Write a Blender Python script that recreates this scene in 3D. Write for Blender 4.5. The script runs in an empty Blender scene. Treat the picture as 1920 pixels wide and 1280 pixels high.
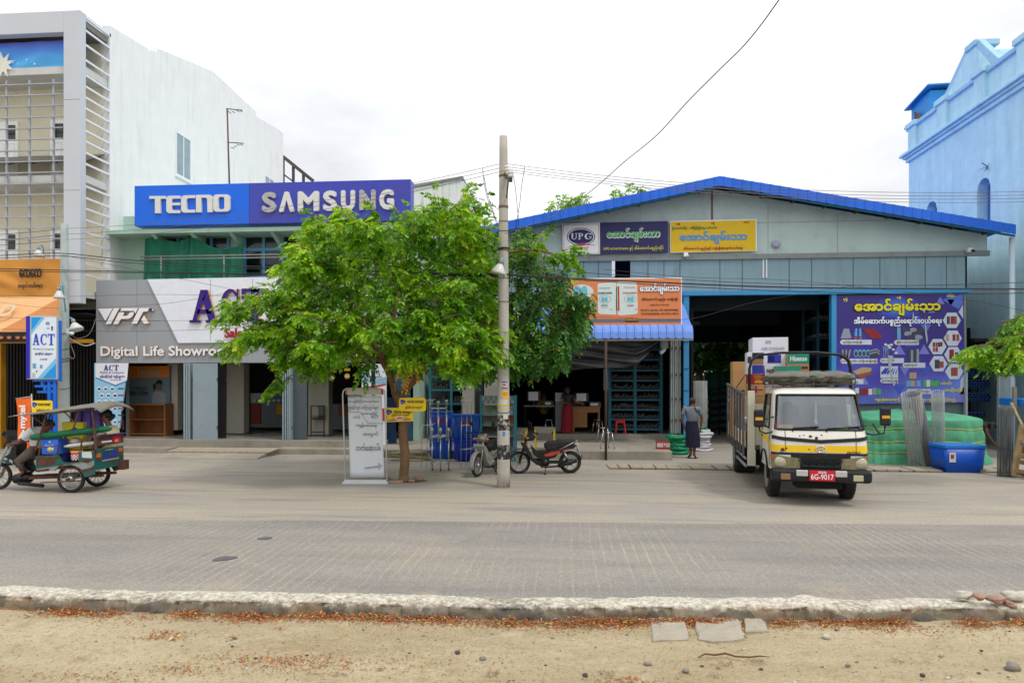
import bpy,bmesh,math,random,re
import numpy as np
from mathutils import Vector,Matrix,noise
rnd=random.Random(7)
nrng=np.random.default_rng(7)
SC=bpy.context.scene
COL=SC.collection
RAD=math.radians
CH=2.0
TH=RAD(4.6)
cam=bpy.data.cameras.new("camera")
cam.lens=24;cam.sensor_width=36;cam.shift_y=80/1920
cam.clip_start=0.1;cam.clip_end=600
camo=bpy.data.objects.new("camera",cam);COL.objects.link(camo)
camo.location=(0,0,CH);camo.rotation_euler=(RAD(90),0,TH)
SC.camera=camo
SUN_EL,SUN_AZ=58,128
w=bpy.data.worlds.new("World");SC.world=w;w.use_nodes=True
nt=w.node_tree;N=nt.nodes;L=nt.links
bg=N["Background"]
sky=N.new("ShaderNodeTexSky");sky.sky_type='NISHITA';sky.sun_disc=False
sky.sun_elevation=RAD(SUN_EL);sky.sun_rotation=RAD(SUN_AZ);sky.dust_density=4;sky.air_density=1.2
hs=N.new("ShaderNodeHueSaturation");hs.inputs['Saturation'].default_value=0.25
L.new(sky.outputs[0],hs.inputs['Color'])
tc=N.new("ShaderNodeTexCoord")
mp=N.new("ShaderNodeMapping");mp.inputs['Scale'].default_value=(1.0,1.0,2.6)
L.new(tc.outputs['Generated'],mp.inputs[0])
nz=N.new("ShaderNodeTexNoise");nz.inputs['Scale'].default_value=2.2;nz.inputs['Detail'].default_value=6;nz.inputs['Roughness'].default_value=.55
L.new(mp.outputs[0],nz.inputs['Vector'])
cr=N.new("ShaderNodeValToRGB")
cr.color_ramp.elements[0].position=.30;cr.color_ramp.elements[0].color=(.80,.815,.85,1)
cr.color_ramp.elements[1].position=.62;cr.color_ramp.elements[1].color=(1.29,1.32,1.37,1)
L.new(nz.outputs['Fac'],cr.inputs[0])
sc10=N.new("ShaderNodeVectorMath");sc10 .operation='SCALE';sc10 .inputs['Scale'].default_value=10.3
L.new(cr.outputs[0],sc10 .inputs[0])
mx=N.new("ShaderNodeMixRGB");mx.inputs[0].default_value=.86
L.new(hs.outputs[0],mx.inputs[1]);L.new(sc10 .outputs[0],mx.inputs[2])
gz=N.new("ShaderNodeSeparateXYZ");L.new(tc.outputs['Generated'],gz.inputs[0])
gr=N.new("ShaderNodeMapRange");gr.inputs['From Min'].default_value=.0;gr.inputs['From Max'].default_value=1.0;gr.inputs['To Min'].default_value=.86;gr.inputs['To Max'].default_value=1.55;L.new(gz.outputs[2],gr.inputs['Value'])
gm=N.new("ShaderNodeVectorMath");gm.operation='SCALE';L.new(mx.outputs[0],gm.inputs[0]);L.new(gr.outputs[0],gm.inputs['Scale'])
L.new(gm.outputs[0],bg.inputs[0]);bg.inputs[1].default_value=0.1
sun=bpy.data.lights.new("sun",'SUN');sun.energy=1.35;sun.angle=RAD(8);sun.color=(1,.965,.91)
suno=bpy.data.objects.new("sun",sun);COL.objects.link(suno)
az=RAD(SUN_AZ);el=RAD(SUN_EL)
sdir=Vector((math.sin(az)*math.cos(el),math.cos(az)*math.cos(el),math.sin(el)))
suno.rotation_euler=sdir.to_track_quat('Z','Y').to_euler();suno.location=sdir*60
SC.view_settings.view_transform='Standard';SC.view_settings.look='None'
SC.view_settings.exposure=-0.08;SC.view_settings.gamma=1
_c,_s=math.cos(TH),math.sin(TH)
def ray(px,py):
 u=(px-960)/1280;v=(720-py)/1280
 return(u*_c-_s,u*_s+_c,v)
def PY(px,py,Y):
 d=ray(px,py);t=Y/d[1];return Vector((d[0]*t,Y,CH+d[2]*t))
def PX(px,py,X):
 d=ray(px,py);t=X/d[0];return Vector((X,d[1]*t,CH+d[2]*t))
def PZ(px,py,z=0.0):
 d=ray(px,py);t=(z-CH)/d[2];return Vector((d[0]*t,d[1]*t,z))
def xY(px,Y):return PY(px,720,Y).x
def zY(px,py,Y):return PY(px,py,Y).z
def PD(px,py,D):
 d=ray(px,py);return Vector((d[0]*D,d[1]*D,CH+d[2]*D))
def lin(c,k=1.0):
 o=[]
 for x in c[:3]:
  x=x/255.0
  o.append(min(1,k*(x/12.92 if x<=.04045 else((x+.055)/1.055)**2.4)))
 return(*o,1)
MATS={}
def mat(name,col,rough=.65,metal=0.,var=.14,scale=3.,bump=0.,bscale=30.,k=.85,grime=0.,gcol=(90,80,65),streak=False,spec=.4,emit=0.,coat=0.,alpha=1.,gscale=1.2,gpos=.55):
 if name in MATS:return MATS[name]
 m=bpy.data.materials.new(name);m.use_nodes=True
 nt=m.node_tree;N=nt.nodes;L=nt.links
 b=N['Principled BSDF']
 b.inputs['Roughness'].default_value=rough;b.inputs['Metallic'].default_value=metal
 b.inputs['Specular IOR Level'].default_value=spec
 if coat:b.inputs['Coat Weight'].default_value=coat;b.inputs['Coat Roughness'].default_value=.15
 c=lin(col,k)
 tc=N.new("ShaderNodeTexCoord")
 if var>0:
  n1=N.new("ShaderNodeTexNoise");n1 .inputs['Scale'].default_value=scale;n1 .inputs['Detail'].default_value=7;n1 .inputs['Roughness'].default_value=.62
  L.new(tc.outputs['Object'],n1 .inputs['Vector'])
  r=N.new("ShaderNodeValToRGB")
  r.color_ramp.elements[0].position=.3;r.color_ramp.elements[1].position=.72
  r.color_ramp.elements[0].color=tuple(min(1,x*(1-var))for x in c[:3])+(1,)
  r.color_ramp.elements[1].color=tuple(min(1,x*(1+var))for x in c[:3])+(1,)
  L.new(n1 .outputs['Fac'],r.inputs[0]);out=r.outputs[0]
  rr=N.new("ShaderNodeMapRange");rr.inputs['To Min'].default_value=max(.03,rough-.12);rr.inputs['To Max'].default_value=min(1,rough+.12)
  L.new(n1 .outputs['Fac'],rr.inputs['Value']);L.new(rr.outputs[0],b.inputs['Roughness'])
 else:
  rgb=N.new("ShaderNodeRGB");rgb.outputs[0].default_value=c;out=rgb.outputs[0]
 if grime>0:
  n2=N.new("ShaderNodeTexNoise");n2 .inputs['Scale'].default_value=gscale;n2 .inputs['Detail'].default_value=9;n2 .inputs['Roughness'].default_value=.7
  mpp=N.new("ShaderNodeMapping");L.new(tc.outputs['Object'],mpp.inputs[0]);L.new(mpp.outputs[0],n2 .inputs['Vector'])
  if streak:mpp.inputs['Scale'].default_value=(3.2,3.2,.35)
  r2=N.new("ShaderNodeValToRGB");r2 .color_ramp.elements[0].position=gpos;r2 .color_ramp.elements[1].position=min(1,gpos+.2)
  r2 .color_ramp.elements[0].color=(0,0,0,1);r2 .color_ramp.elements[1].color=(grime,grime,grime,1)
  L.new(n2 .outputs['Fac'],r2 .inputs[0])
  mm=N.new("ShaderNodeMixRGB");L.new(r2 .outputs[0],mm.inputs[0]);L.new(out,mm.inputs[1]);mm.inputs[2].default_value=lin(gcol,k)
  out=mm.outputs[0]
 L.new(out,b.inputs['Base Color'])
 if bump>0:
  n3=N.new("ShaderNodeTexNoise");n3 .inputs['Scale'].default_value=bscale;n3 .inputs['Detail'].default_value=6
  L.new(tc.outputs['Object'],n3 .inputs['Vector'])
  bp=N.new("ShaderNodeBump");bp.inputs['Strength'].default_value=bump;bp.inputs['Distance'].default_value=.02
  L.new(n3 .outputs['Fac'],bp.inputs['Height']);L.new(bp.outputs[0],b.inputs['Normal'])
 if emit:
  b.inputs['Emission Color'].default_value=c;b.inputs['Emission Strength'].default_value=emit
 if alpha<1:b.inputs['Alpha'].default_value=alpha
 MATS[name]=m;return m
def flat(name,col,k=.85,rough=.5,metal=0.,spec=.4):return mat(name,col,rough,metal,var=.05,scale=6,k=k,spec=spec)
def glassmat(name,tint=(.55,.66,.68),alpha=.45,rough=.03):
 if name in MATS:return MATS[name]
 m=bpy.data.materials.new(name);m.use_nodes=True;N=m.node_tree.nodes;L=m.node_tree.links
 out=N['Material Output'];N.remove(N['Principled BSDF'])
 g=N.new("ShaderNodeBsdfGlossy");g.inputs['Roughness'].default_value=rough;g.inputs['Color'].default_value=(.9,.95,1,1)
 t=N.new("ShaderNodeBsdfTransparent");t.inputs['Color'].default_value=(*tint,1)
 lw=N.new("ShaderNodeLayerWeight");lw.inputs['Blend'].default_value=.25
 mr=N.new("ShaderNodeMapRange");mr.inputs['To Min'].default_value=1-alpha-.35;mr.inputs['To Max'].default_value=.95
 mr.inputs['To Min'].default_value=max(.05,alpha*.26);mr.inputs['To Max'].default_value=.7
 L.new(lw.outputs['Fresnel'],mr.inputs['Value'])
 mxx=N.new("ShaderNodeMixShader");L.new(mr.outputs[0],mxx.inputs[0]);L.new(t.outputs[0],mxx.inputs[1]);L.new(g.outputs[0],mxx.inputs[2])
 L.new(mxx.outputs[0],out.inputs['Surface']);MATS[name]=m;return m
V3=Vector
class MB:
 def __init__(s,world=False):s.v=[];s.f=[];s.m=[];s.sm=[];s.world=world;s.cut=[]
 def add(s,vs,fs,mi=0,sm=False):
  o=len(s.v);s.cut.append((len(s.f),o));s.v.extend(tuple(p)for p in vs)
  for f in fs:s.f.append(tuple(i+o for i in f));s.m.append(mi);s.sm.append(sm)
  return s
 def box(s,x0,x1,y0,y1,z0,z1,mi=0):
  vs=[(x0,y0,z0),(x1,y0,z0),(x1,y1,z0),(x0,y1,z0),(x0,y0,z1),(x1,y0,z1),(x1,y1,z1),(x0,y1,z1)]
  return s.add(vs,[(3,2,1,0),(4,5,6,7),(0,1,5,4),(1,2,6,5),(2,3,7,6),(3,0,4,7)],mi)
 def cbox(s,c,sz,mi=0,M=None):
  a,b,d=sz[0]/2,sz[1]/2,sz[2]/2;c=V3(c)
  vs=[V3((x*a,y*b,z*d))for z in(-1,1)for x,y in((-1,-1),(1,-1),(1,1),(-1,1))]
  if M is not None:vs=[M@v for v in vs]
  return s.add([c+v for v in vs],[(3,2,1,0),(4,5,6,7),(0,1,5,4),(1,2,6,5),(2,3,7,6),(3,0,4,7)],mi)
 def bar(s,p,q,w,h=None,mi=0,up=(0,0,1)):
  p=V3(p);q=V3(q);h=h or w;d=(q-p);
  if d.length<1e-6:return s
  d.normalize();up=V3(up)
  if abs(d.dot(up))>.97:up=V3((0,1,0))if abs(d.y)<.9 else V3((1,0,0))
  a=d.cross(up).normalized()*w/2;b=a.cross(d).normalized()*h/2
  vs=[p-a-b,p+a-b,p+a+b,p-a+b,q-a-b,q+a-b,q+a+b,q-a+b]
  return s.add(vs,[(3,2,1,0),(4,5,6,7),(0,1,5,4),(1,2,6,5),(2,3,7,6),(3,0,4,7)],mi)
 def tube(s,pts,r,n=8,mi=0,closed=False):
  pts=[V3(p)for p in pts];k=len(pts);rs=r if isinstance(r,(list,tuple))else[r]*k
  vs=[];prev=None
  for i,p in enumerate(pts):
   if closed:d=pts[(i+1)%k]-pts[i-1]
   else:d=pts[min(i+1,k-1)]-pts[max(i-1,0)]
   if d.length<1e-9:d=V3((0,0,1))
   d.normalize()
   if prev is None:
    u=V3((0,0,1))if abs(d.z)<.9 else V3((1,0,0))
    a=d.cross(u).normalized()
   else:
    a=(prev-d*prev.dot(d));a=a.normalized()if a.length>1e-6 else d.orthogonal().normalized()
   prev=a;b=d.cross(a)
   for j in range(n):
    t=2*math.pi*j/n;vs.append(p+(a*math.cos(t)+b*math.sin(t))*rs[i])
  fs=[]
  for i in range(k if closed else k-1):
   i2=(i+1)%k
   for j in range(n):fs.append((i*n+j,i*n+(j+1)%n,i2*n+(j+1)%n,i2*n+j))
  if not closed:fs.append(tuple(range(n-1,-1,-1)));fs.append(tuple((k-1)*n+j for j in range(n)))
  return s.add(vs,fs,mi,True)
 def lathe(s,prof,c=(0,0,0),n=20,mi=0,M=None,sm=True):
  c=V3(c);vs=[];k=len(prof)
  for r,z in prof:
   for j in range(n):
    t=2*math.pi*j/n;v=V3((r*math.cos(t),r*math.sin(t),z));vs.append(c+(M@v if M is not None else v))
  fs=[(i*n+j,i*n+(j+1)%n,(i+1)*n+(j+1)%n,(i+1)*n+j)for i in range(k-1)for j in range(n)]
  s.add(vs,fs,mi,sm)
  if prof[0][0]>1e-4:s.f.append(tuple(len(s.v)-k*n+j for j in range(n-1,-1,-1)));s.m.append(mi);s.sm.append(False)
  if prof[-1][0]>1e-4:s.f.append(tuple(len(s.v)-n+j for j in range(n)));s.m.append(mi);s.sm.append(False)
  return s
 def cyl(s,p,q,r,n=16,mi=0,r2=None):
  return s.tube([p,q],[r,r if r2 is None else r2],n,mi)
 def prism(s,poly,a0,a1,ax='y',mi=0):
  def mk(p,a):
   return(p[0],a,p[1])if ax=='y' else((a,p[0],p[1])if ax=='x' else(p[0],p[1],a))
  k=len(poly);vs=[mk(p,a0)for p in poly]+[mk(p,a1)for p in poly]
  fs=[tuple(range(k)),tuple(range(2*k-1,k-1,-1))]+[(i,i+k,(i+1)%k+k,(i+1)%k)for i in range(k)]
  return s.add(vs,fs,mi)
 def sph(s,c,r,n=12,mi=0,M=None):
  rx,ry,rz=(r,r,r)if not isinstance(r,(list,tuple))else r
  k=max(4,n//2+1)
  vs=[];c=V3(c)
  for i in range(k):
   ph=math.pi*i/(k-1)-math.pi/2
   for j in range(n):
    t=2*math.pi*j/n;v=V3((rx*math.cos(ph)*math.cos(t),ry*math.cos(ph)*math.sin(t),rz*math.sin(ph)))
    vs.append(c+(M@v if M is not None else v))
  fs=[(i*n+j,i*n+(j+1)%n,(i+1)*n+(j+1)%n,(i+1)*n+j)for i in range(k-1)for j in range(n)]
  return s.add(vs,fs,mi,True)
 def torus(s,c,R,r,M=None,n=28,m=8,mi=0):
  c=V3(c);pts=[]
  for i in range(n):
   t=2*math.pi*i/n;v=V3((R*math.cos(t),R*math.sin(t),0));pts.append(c+(M@v if M is not None else v))
  return s.tube(pts,r,m,mi,True)
 def grid(s,fn,nu,nv,mi=0,sm=True,mifn=None):
  vs=[fn(i/nu,j/nv)for j in range(nv+1)for i in range(nu+1)]
  o=len(s.v);s.v.extend(tuple(p)for p in vs)
  for j in range(nv):
   for i in range(nu):
    a=j*(nu+1)+i
    s.f.append((o+a,o+a+1,o+a+nu+2,o+a+nu+1));s.m.append(mifn(i,j)if mifn else mi);s.sm.append(sm)
  return s
 def quad(s,a,b,c,d,mi=0):return s.add([a,b,c,d],[(0,1,2,3)],mi)
PM={}
def mtx(loc,rz):return Matrix.Translation(V3(loc))@Matrix.Rotation(rz,4,'Z')
def split_mb(mb):
 out=[];cuts=mb.cut+[(len(mb.f),len(mb.v))]
 for(f0,v0),(f1,v1)in zip(cuts[:-1],cuts[1:]):
  q=MB(mb.world);q.v=mb.v[v0:v1];q.f=[tuple(i-v0 for i in f)for f in mb.f[f0:f1]];q.m=mb.m[f0:f1];q.sm=mb.sm[f0:f1];out.append(q)
 return out
def builds(mb,name,mats,parent=None,**kw):
 return[build(q,name,mats,parent,**kw)for q in split_mb(mb)]
def build(mb,name,mats,parent=None,bevel=0,label=None,sub=0,solid=0,kind=None):
 if not isinstance(mats,(list,tuple)):mats=[mats]
 vs=mb.v
 P=PM.get(parent.name)if parent is not None else None
 if mb.world and P is not None:
  Pi=P.inverted();vs=[tuple(Pi@V3(v))for v in vs]
 me=bpy.data.meshes.new(name);me.from_pydata(vs,[],mb.f)
 for m in mats:me.materials.append(m)
 me.polygons.foreach_set('material_index',mb.m);me.polygons.foreach_set('use_smooth',mb.sm);
 if len(mb.f)<60000:
  bm=bmesh.new();bm.from_mesh(me);bmesh.ops.recalc_face_normals(bm,faces=bm.faces);bm.to_mesh(me);bm.free()
 me.update()
 o=bpy.data.objects.new(name,me);COL.objects.link(o)
 if parent is not None:o.parent=parent;PM[o.name]=P if P is not None else Matrix()
 if bevel:
  b=o.modifiers.new('bevel','BEVEL');b.width=bevel;b.segments=2;b.limit_method='ANGLE';b.angle_limit=RAD(40)
 if solid:b=o.modifiers.new('solid','SOLIDIFY');b.thickness=solid
 if sub:b=o.modifiers.new('sub','SUBSURF');b.levels=sub;b.render_levels=sub
 if label:o['label']=label
 if kind:o['kind']=kind
 return o
def tag(o,label,cat,group=None):
 o['label']=label;o['category']=cat
 if group:o['group']=group
 return o
def thing(name,label,cat,loc=(0,0,0),rz=0.,group=None):
 o=bpy.data.objects.new(name,None);COL.objects.link(o);o.empty_display_size=.1
 o.location=loc;o.rotation_euler=(0,0,rz);PM[o.name]=mtx(loc,rz)
 return tag(o,label,cat,group)
def solo(mb,name,mats,label,cat,group=None,**kw):
 a=np.array(mb.v);lo=a.min(0);hi=a.max(0);org=V3(((lo[0]+hi[0])/2,(lo[1]+hi[1])/2,lo[2]))
 mb.v=[tuple(V3(v)-org)for v in mb.v]
 o=build(mb,name,mats,**kw);o.location=org
 return tag(o,label,cat,group)
def struct(mb,name,mats,kind='structure',**kw):
 o=build(mb,name,mats,**kw);o['kind']=kind;return o
def dup(root,loc,rz,label,group=None):
 r=root.copy();COL.objects.link(r);r.location=loc;r.rotation_euler=(0,0,rz);r['label']=label
 if group:r['group']=group
 for ch in list(root.children):
  c=ch.copy();COL.objects.link(c);c.parent=r
  for g in ch.children:
   d=g.copy();COL.objects.link(d);d.parent=c
 return r
def arc(cx,cy,rx,ry,a0,a1,n):return[(cx+rx*math.cos(RAD(a0+(a1-a0)*i/n)),cy+ry*math.sin(RAD(a0+(a1-a0)*i/n)))for i in range(n+1)]
VIR='\u1039'
def visual(s):
 return re.sub('([\u1000-\u102A\u103F])((?:\u1039[\u1000-\u102A])?)(\u103B?)(\u103C?)(\u103D?\u103E?)(\u1031?)',lambda m:m[6]+m[4]+m[1]+m[2]+m[3]+m[5],s)
_T={}
def raw_text(s,shear=0.):
 key=(s,shear)
 if key in _T:return _T[key]
 c=bpy.data.curves.new('t','FONT');c.body=s;c.size=1;c.resolution_u=3;c.shear=shear
 o=bpy.data.objects.new('t',c);COL.objects.link(o)
 me=o.to_mesh();v=np.zeros(len(me.vertices)*3);me.vertices.foreach_get('co',v);f=[tuple(p.vertices)for p in me.polygons]
 o.to_mesh_clear();bpy.data.objects.remove(o);bpy.data.curves.remove(c)
 _T[key]=(v.reshape(-1,3)[:,:2].copy(),f);return _T[key]
def text_geo(s,shear=0.):
 s=visual(s)
 if VIR not in s:return raw_text(s,shear)
 out='';extra=[]
 i=0
 while i<len(s):
  if s[i]==VIR:
   extra.append((out,s[i+1]));i+=2
  else:out+=s[i];i+=1
 v,f=raw_text(out,shear);vs=[v];fs=list(f);o=len(v)
 for pre,ch in extra:
  b=raw_text(pre,shear)[0];xr=b[:,0].max();bw=np.ptp(raw_text(pre[-1],shear)[0][:,0])
  cv,cf=raw_text(ch,shear);cv2=cv.copy();cx=(cv2[:,0].max()+cv2[:,0].min())/2
  cv2[:,0]=(cv2[:,0]-cx)*.72+xr-bw/2;cv2[:,1]=cv2[:,1]*.62-.42
  vs.append(cv2);fs+=[tuple(k+o for k in q)for q in cf];o+=len(cv2)
 return np.vstack(vs),fs
X=V3((1,0,0));Z=V3((0,0,1));Y=V3((0,1,0))
def put_text(mb,s,O,w=None,h=None,U=X,V=Z,mi=0,bold=0.,ext=0.,off=.004,nb=6,shear=0.,mi_side=None):
 v,f=text_geo(s,shear)
 if len(v)==0:return
 lo=v.min(0);hi=v.max(0);sx=w/(hi[0]-lo[0])if w else None;sy=h/(hi[1]-lo[1])if h else None
 sx=sx or sy;sy=sy or sx
 q=(v-(lo+hi)/2)*np.array([sx,sy]);O=V3(O);Nn=U.cross(V).normalized()
 hh=(hi[1]-lo[1])*sy
 offs=[(0,0)]
 if bold:offs+=[(bold*hh*math.cos(2*math.pi*i/nb),bold*hh*math.sin(2*math.pi*i/nb))for i in range(nb)]
 for k,(dx,dy)in enumerate(offs):
  d=off+ext+k*.0006
  base=len(mb.v)
  mb.v.extend(tuple(O+U*(a+dx)+V*(b+dy)+Nn*d)for a,b in q)
  for p in f:mb.f.append(tuple(i+base for i in p));mb.m.append(mi);mb.sm.append(False)
  if ext:
   cnt={}
   for p in f:
    for i in range(len(p)):
     e=(p[i],p[(i+1)%len(p)]);cnt[tuple(sorted(e))]=cnt.get(tuple(sorted(e)),0)+1
   b2=len(mb.v);mb.v.extend(tuple(O+U*(a+dx)+V*(b+dy))for a,b in q)
   for(i,j),c in cnt.items():
    if c==1:mb.f.append((base+i,base+j,b2+j,b2+i));mb.m.append(mi if mi_side is None else mi_side);mb.sm.append(False)
def ribbon(mb,pts,wd,O,U=X,V=Z,off=.004,mi=0,ext=0.,mi_side=None):
 pts=[np.array(p,float)for p in pts];n=len(pts);O=V3(O);Nn=U.cross(V).normalized();Lf=[];Rt=[]
 for i in range(n):
  a=pts[i]-pts[max(i-1,0)];b=pts[min(i+1,n-1)]-pts[i]
  if i==0:a=b
  if i==n-1:b=a
  a=a/max(1e-9,np.linalg.norm(a));b=b/max(1e-9,np.linalg.norm(b))
  t=a+b;t=t/max(1e-9,np.linalg.norm(t));nn=np.array([-t[1],t[0]]);k=wd/2/max(.4,float(nn@np.array([-a[1],a[0]])))
  Lf.append(pts[i]+nn*k);Rt.append(pts[i]-nn*k)
 def w3(p,d):return O+U*p[0]+V*p[1]+Nn*d
 vs=[w3(p,off+ext)for p in Lf]+[w3(p,off+ext)for p in Rt]
 mb.add(vs,[(i,i+1,n+i+1,n+i)for i in range(n-1)],mi)
 if ext:
  rim=Lf+Rt[::-1];k=len(rim)
  mb.add([w3(p,off+ext)for p in rim]+[w3(p,0)for p in rim],[(i,(i+1)%k,(i+1)%k+k,i+k)for i in range(k)],mi if mi_side is None else mi_side)
def shape(mb,poly,O,U=X,V=Z,off=.004,mi=0,ext=0.,mi_side=None):
 O=V3(O);Nn=U.cross(V).normalized();k=len(poly)
 f=[O+U*p[0]+V*p[1]+Nn*(off+ext)for p in poly];mb.add(f,[tuple(range(k))],mi)
 if ext:mb.add(f+[O+U*p[0]+V*p[1]for p in poly],[(i,(i+1)%k,(i+1)%k+k,i+k)for i in range(k)],mi if mi_side is None else mi_side)
def serif_letter(mb,ch,x,z,w,h,O,**kw):
 t=.24*w;sl=.075*h
 S=lambda poly:shape(mb,[(x+a*w,z+b*h)for a,b in poly],O,**kw)
 if ch=='A':
  S([(.10,.05),(.38,1),(.62,1),(.49,.78)][:3]+[(.46,.60),(.24,.05)]);S([(.46,.62),(.62,1),(.62,1),(.92,.05),(.66,.05),(.45,.72)]);S([(.25,.27),(.75,.27),(.71,.40),(.29,.40)])
  S([(0,0),(.38,0),(.38,.08),(0,.08)]);S([(.56,0),(1,0),(1,.08),(.56,.08)])
 elif ch=='C':
  o=arc(.52,.5,.50,.5,42,318,22);i=arc(.56,.5,.27,.42,318,42,22);S(o+i)
  S([(.84,.66),(.94,.66),(.94,1),(.86,1)])
 elif ch=='T':
  S([(.36,.03),(.64,.03),(.64,1),(.36,1)]);S([(0,.9),(1,.9),(1,1),(0,1)]);S([(0,.68),(.07,.68),(.13,.9),(0,.9)]);S([(.93,.68),(1,.68),(1,.9),(.87,.9)]);S([(.2,0),(.8,0),(.8,.08),(.2,.08)])
 elif ch=='U':
  o=[(.10,1),(.10,.36)]+arc(.5,.36,.40,.36,180,360,14)+[(.90,1)];i=[(.80,1),(.80,.36)]+arc(.53,.36,.27,.28,0,-180,14)[::1]+[(.34,.36),(.34,1)]
  S(o+i);S([(0,.93),(.46,.93),(.46,1),(0,1)]);S([(.66,.93),(1.03,.93),(1.03,1),(.66,1)])
 elif ch=='P':
  S([(.12,.04),(.36,.04),(.36,1),(.12,1)]);S(arc(.46,.73,.46,.27,90,-90,12)+arc(.46,.73,.22,.20,-90,90,12));S([(.3,.93),(.48,.93),(.48,1),(.3,1)]);S([(.3,.46),(.48,.46),(.48,.53),(.3,.53)]);S([(0,0),(.5,0),(.5,.07),(0,.07)]);S([(0,.93),(.2,.93),(.2,1),(0,1)])
 elif ch=='G':
  o=arc(.5,.5,.48,.5,42,330,22);i=arc(.53,.5,.26,.42,330,42,22);S(o+i);S([(.70,.06),(.92,.12),(.92,.45),(.70,.45)]);S([(.56,.40),(1.02,.40),(1.02,.47),(.56,.47)]);S([(.82,.66),(.9,.66),(.9,1),(.84,1)])
def ground_mat(name,c1,c2,c3,fine,bump,kind):
 m=bpy.data.materials.new(name);m.use_nodes=True;N=m.node_tree.nodes;L=m.node_tree.links;b=N['Principled BSDF']
 b.inputs['Roughness'].default_value=.9;b.inputs['Specular IOR Level'].default_value=.2
 tc=N.new("ShaderNodeTexCoord");geo=tc.outputs['Object']
 def noise(sc,det=6,ro=.6,vec=None,dist=0):
  n=N.new("ShaderNodeTexNoise");n.inputs['Scale'].default_value=sc;n.inputs['Detail'].default_value=det;n.inputs['Roughness'].default_value=ro;n.inputs['Distortion'].default_value=dist
  L.new(vec or geo,n.inputs['Vector']);return n.outputs['Fac']
 def ramp(f,p0,p1,a=(0,0,0,1),b_=(1,1,1,1)):
  r=N.new("ShaderNodeValToRGB");r.color_ramp.elements[0].position=p0;r.color_ramp.elements[1].position=p1
  r.color_ramp.elements[0].color=a;r.color_ramp.elements[1].color=b_;L.new(f,r.inputs[0]);return r.outputs[0]
 def mix(f,a,b_,ty='MIX'):
  x=N.new("ShaderNodeMixRGB");x.blend_type=ty
  if isinstance(f,float):x.inputs[0].default_value=f
  else:L.new(f,x.inputs[0])
  for i,q in((1,a),(2,b_)):
   if isinstance(q,tuple):x.inputs[i].default_value=q
   else:L.new(q,x.inputs[i])
  return x.outputs[0]
 def math_(op,a,b_=0.):
  x=N.new("ShaderNodeMath");x.operation=op
  for i,q in((0,a),(1,b_)):
   if isinstance(q,(int,float)):x.inputs[i].default_value=q
   else:L.new(q,x.inputs[i])
  return x.outputs[0]
 C1,C2,C3=lin(c1),lin(c2),lin(c3)
 stretch=N.new("ShaderNodeMapping");stretch.inputs['Scale'].default_value=(.35,1.3,1);L.new(geo,stretch.inputs[0])
 col=mix(ramp(noise(.55,8,.68,stretch.outputs[0]),.42,.60),C1,C2)
 col=mix(ramp(noise(1.3,8,.7,None,.6),.56,.74),col,C3)
 grain=noise(fine,4,.7)
 col=mix(1.0,col,ramp(grain,.25,.75,(.74,.74,.74,1),(1.22,1.22,1.22,1)),'MULTIPLY')
 if kind=='apron':
  sx=N.new("ShaderNodeSeparateXYZ");L.new(geo,sx.inputs[0])
  vor=N.new("ShaderNodeTexVoronoi");vor.feature='DISTANCE_TO_EDGE';vor.inputs['Scale'].default_value=.33
  dn=N.new("ShaderNodeVectorMath");dn.operation='ADD'
  nn=N.new("ShaderNodeTexNoise");nn.inputs['Scale'].default_value=2.5;nn.inputs['Detail'].default_value=5;L.new(geo,nn.inputs['Vector'])
  L.new(geo,dn.inputs[0]);L.new(nn.outputs['Color'],dn.inputs[1]);L.new(dn.outputs[0],vor.inputs['Vector'])
  crack=ramp(vor.outputs['Distance'],.004,.012,(.62,.58,.53,1),(1,1,1,1))
  gate=ramp(noise(.4,3),.60,.66)
  col=mix(gate,col,mix(1.0,col,crack,'MULTIPLY'))
  spot=ramp(noise(3.1,5,.6,None,1.2),.68,.76)
  col=mix(math_('MULTIPLY',spot,.42),col,lin((96,84,70)))
  arcn=N.new("ShaderNodeTexNoise");arcn.inputs['Scale'].default_value=.8;arcn.inputs['Detail'].default_value=8
  ms=N.new("ShaderNodeMapping");ms.inputs['Scale'].default_value=(.5,5,1);ms.inputs['Rotation'].default_value=(0,0,.35);L.new(geo,ms.inputs[0]);L.new(ms.outputs[0],arcn.inputs['Vector'])
  col=mix(math_('MULTIPLY',ramp(arcn.outputs['Fac'],.52,.68),.42),col,lin((118,112,108)))
 if kind=='road':
  ml=N.new("ShaderNodeMapping");ml.inputs['Scale'].default_value=(.12,1.6,1);L.new(geo,ml.inputs[0])
  col=mix(math_('MULTIPLY',ramp(noise(1.0,6,.6,ml.outputs[0]),.48,.64),.38),col,lin((118,113,107)))
  col=mix(math_('MULTIPLY',ramp(noise(1.1,7,.65,None,1.0),.62,.74),.40),col,lin((112,104,94)))
  col=mix(math_('MULTIPLY',ramp(noise(.5,7,.65,None,.8),.58,.72),.45),col,lin((176,160,134)))
  sx=N.new("ShaderNodeSeparateXYZ");L.new(geo,sx.inputs[0])
  wob=math_('MULTIPLY',math_('SUBTRACT',noise(.9,4),.5),.09)
  xx=math_('DIVIDE',math_('ADD',sx.outputs[0],wob),.124)
  fr=math_('ABSOLUTE',math_('SUBTRACT',math_('FRACT',xx),.5))
  line=math_('MULTIPLY',math_('LESS_THAN',fr,.10),math_('GREATER_THAN',sx.outputs[1],6.05))
  st2=N.new("ShaderNodeMapping");st2 .inputs['Scale'].default_value=(8,.9,1);L.new(geo,st2 .inputs[0]);brk=ramp(noise(1.0,5,.6,st2 .outputs[0]),.34,.52)
  br2=ramp(noise(.35,4),.42,.62)
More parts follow.
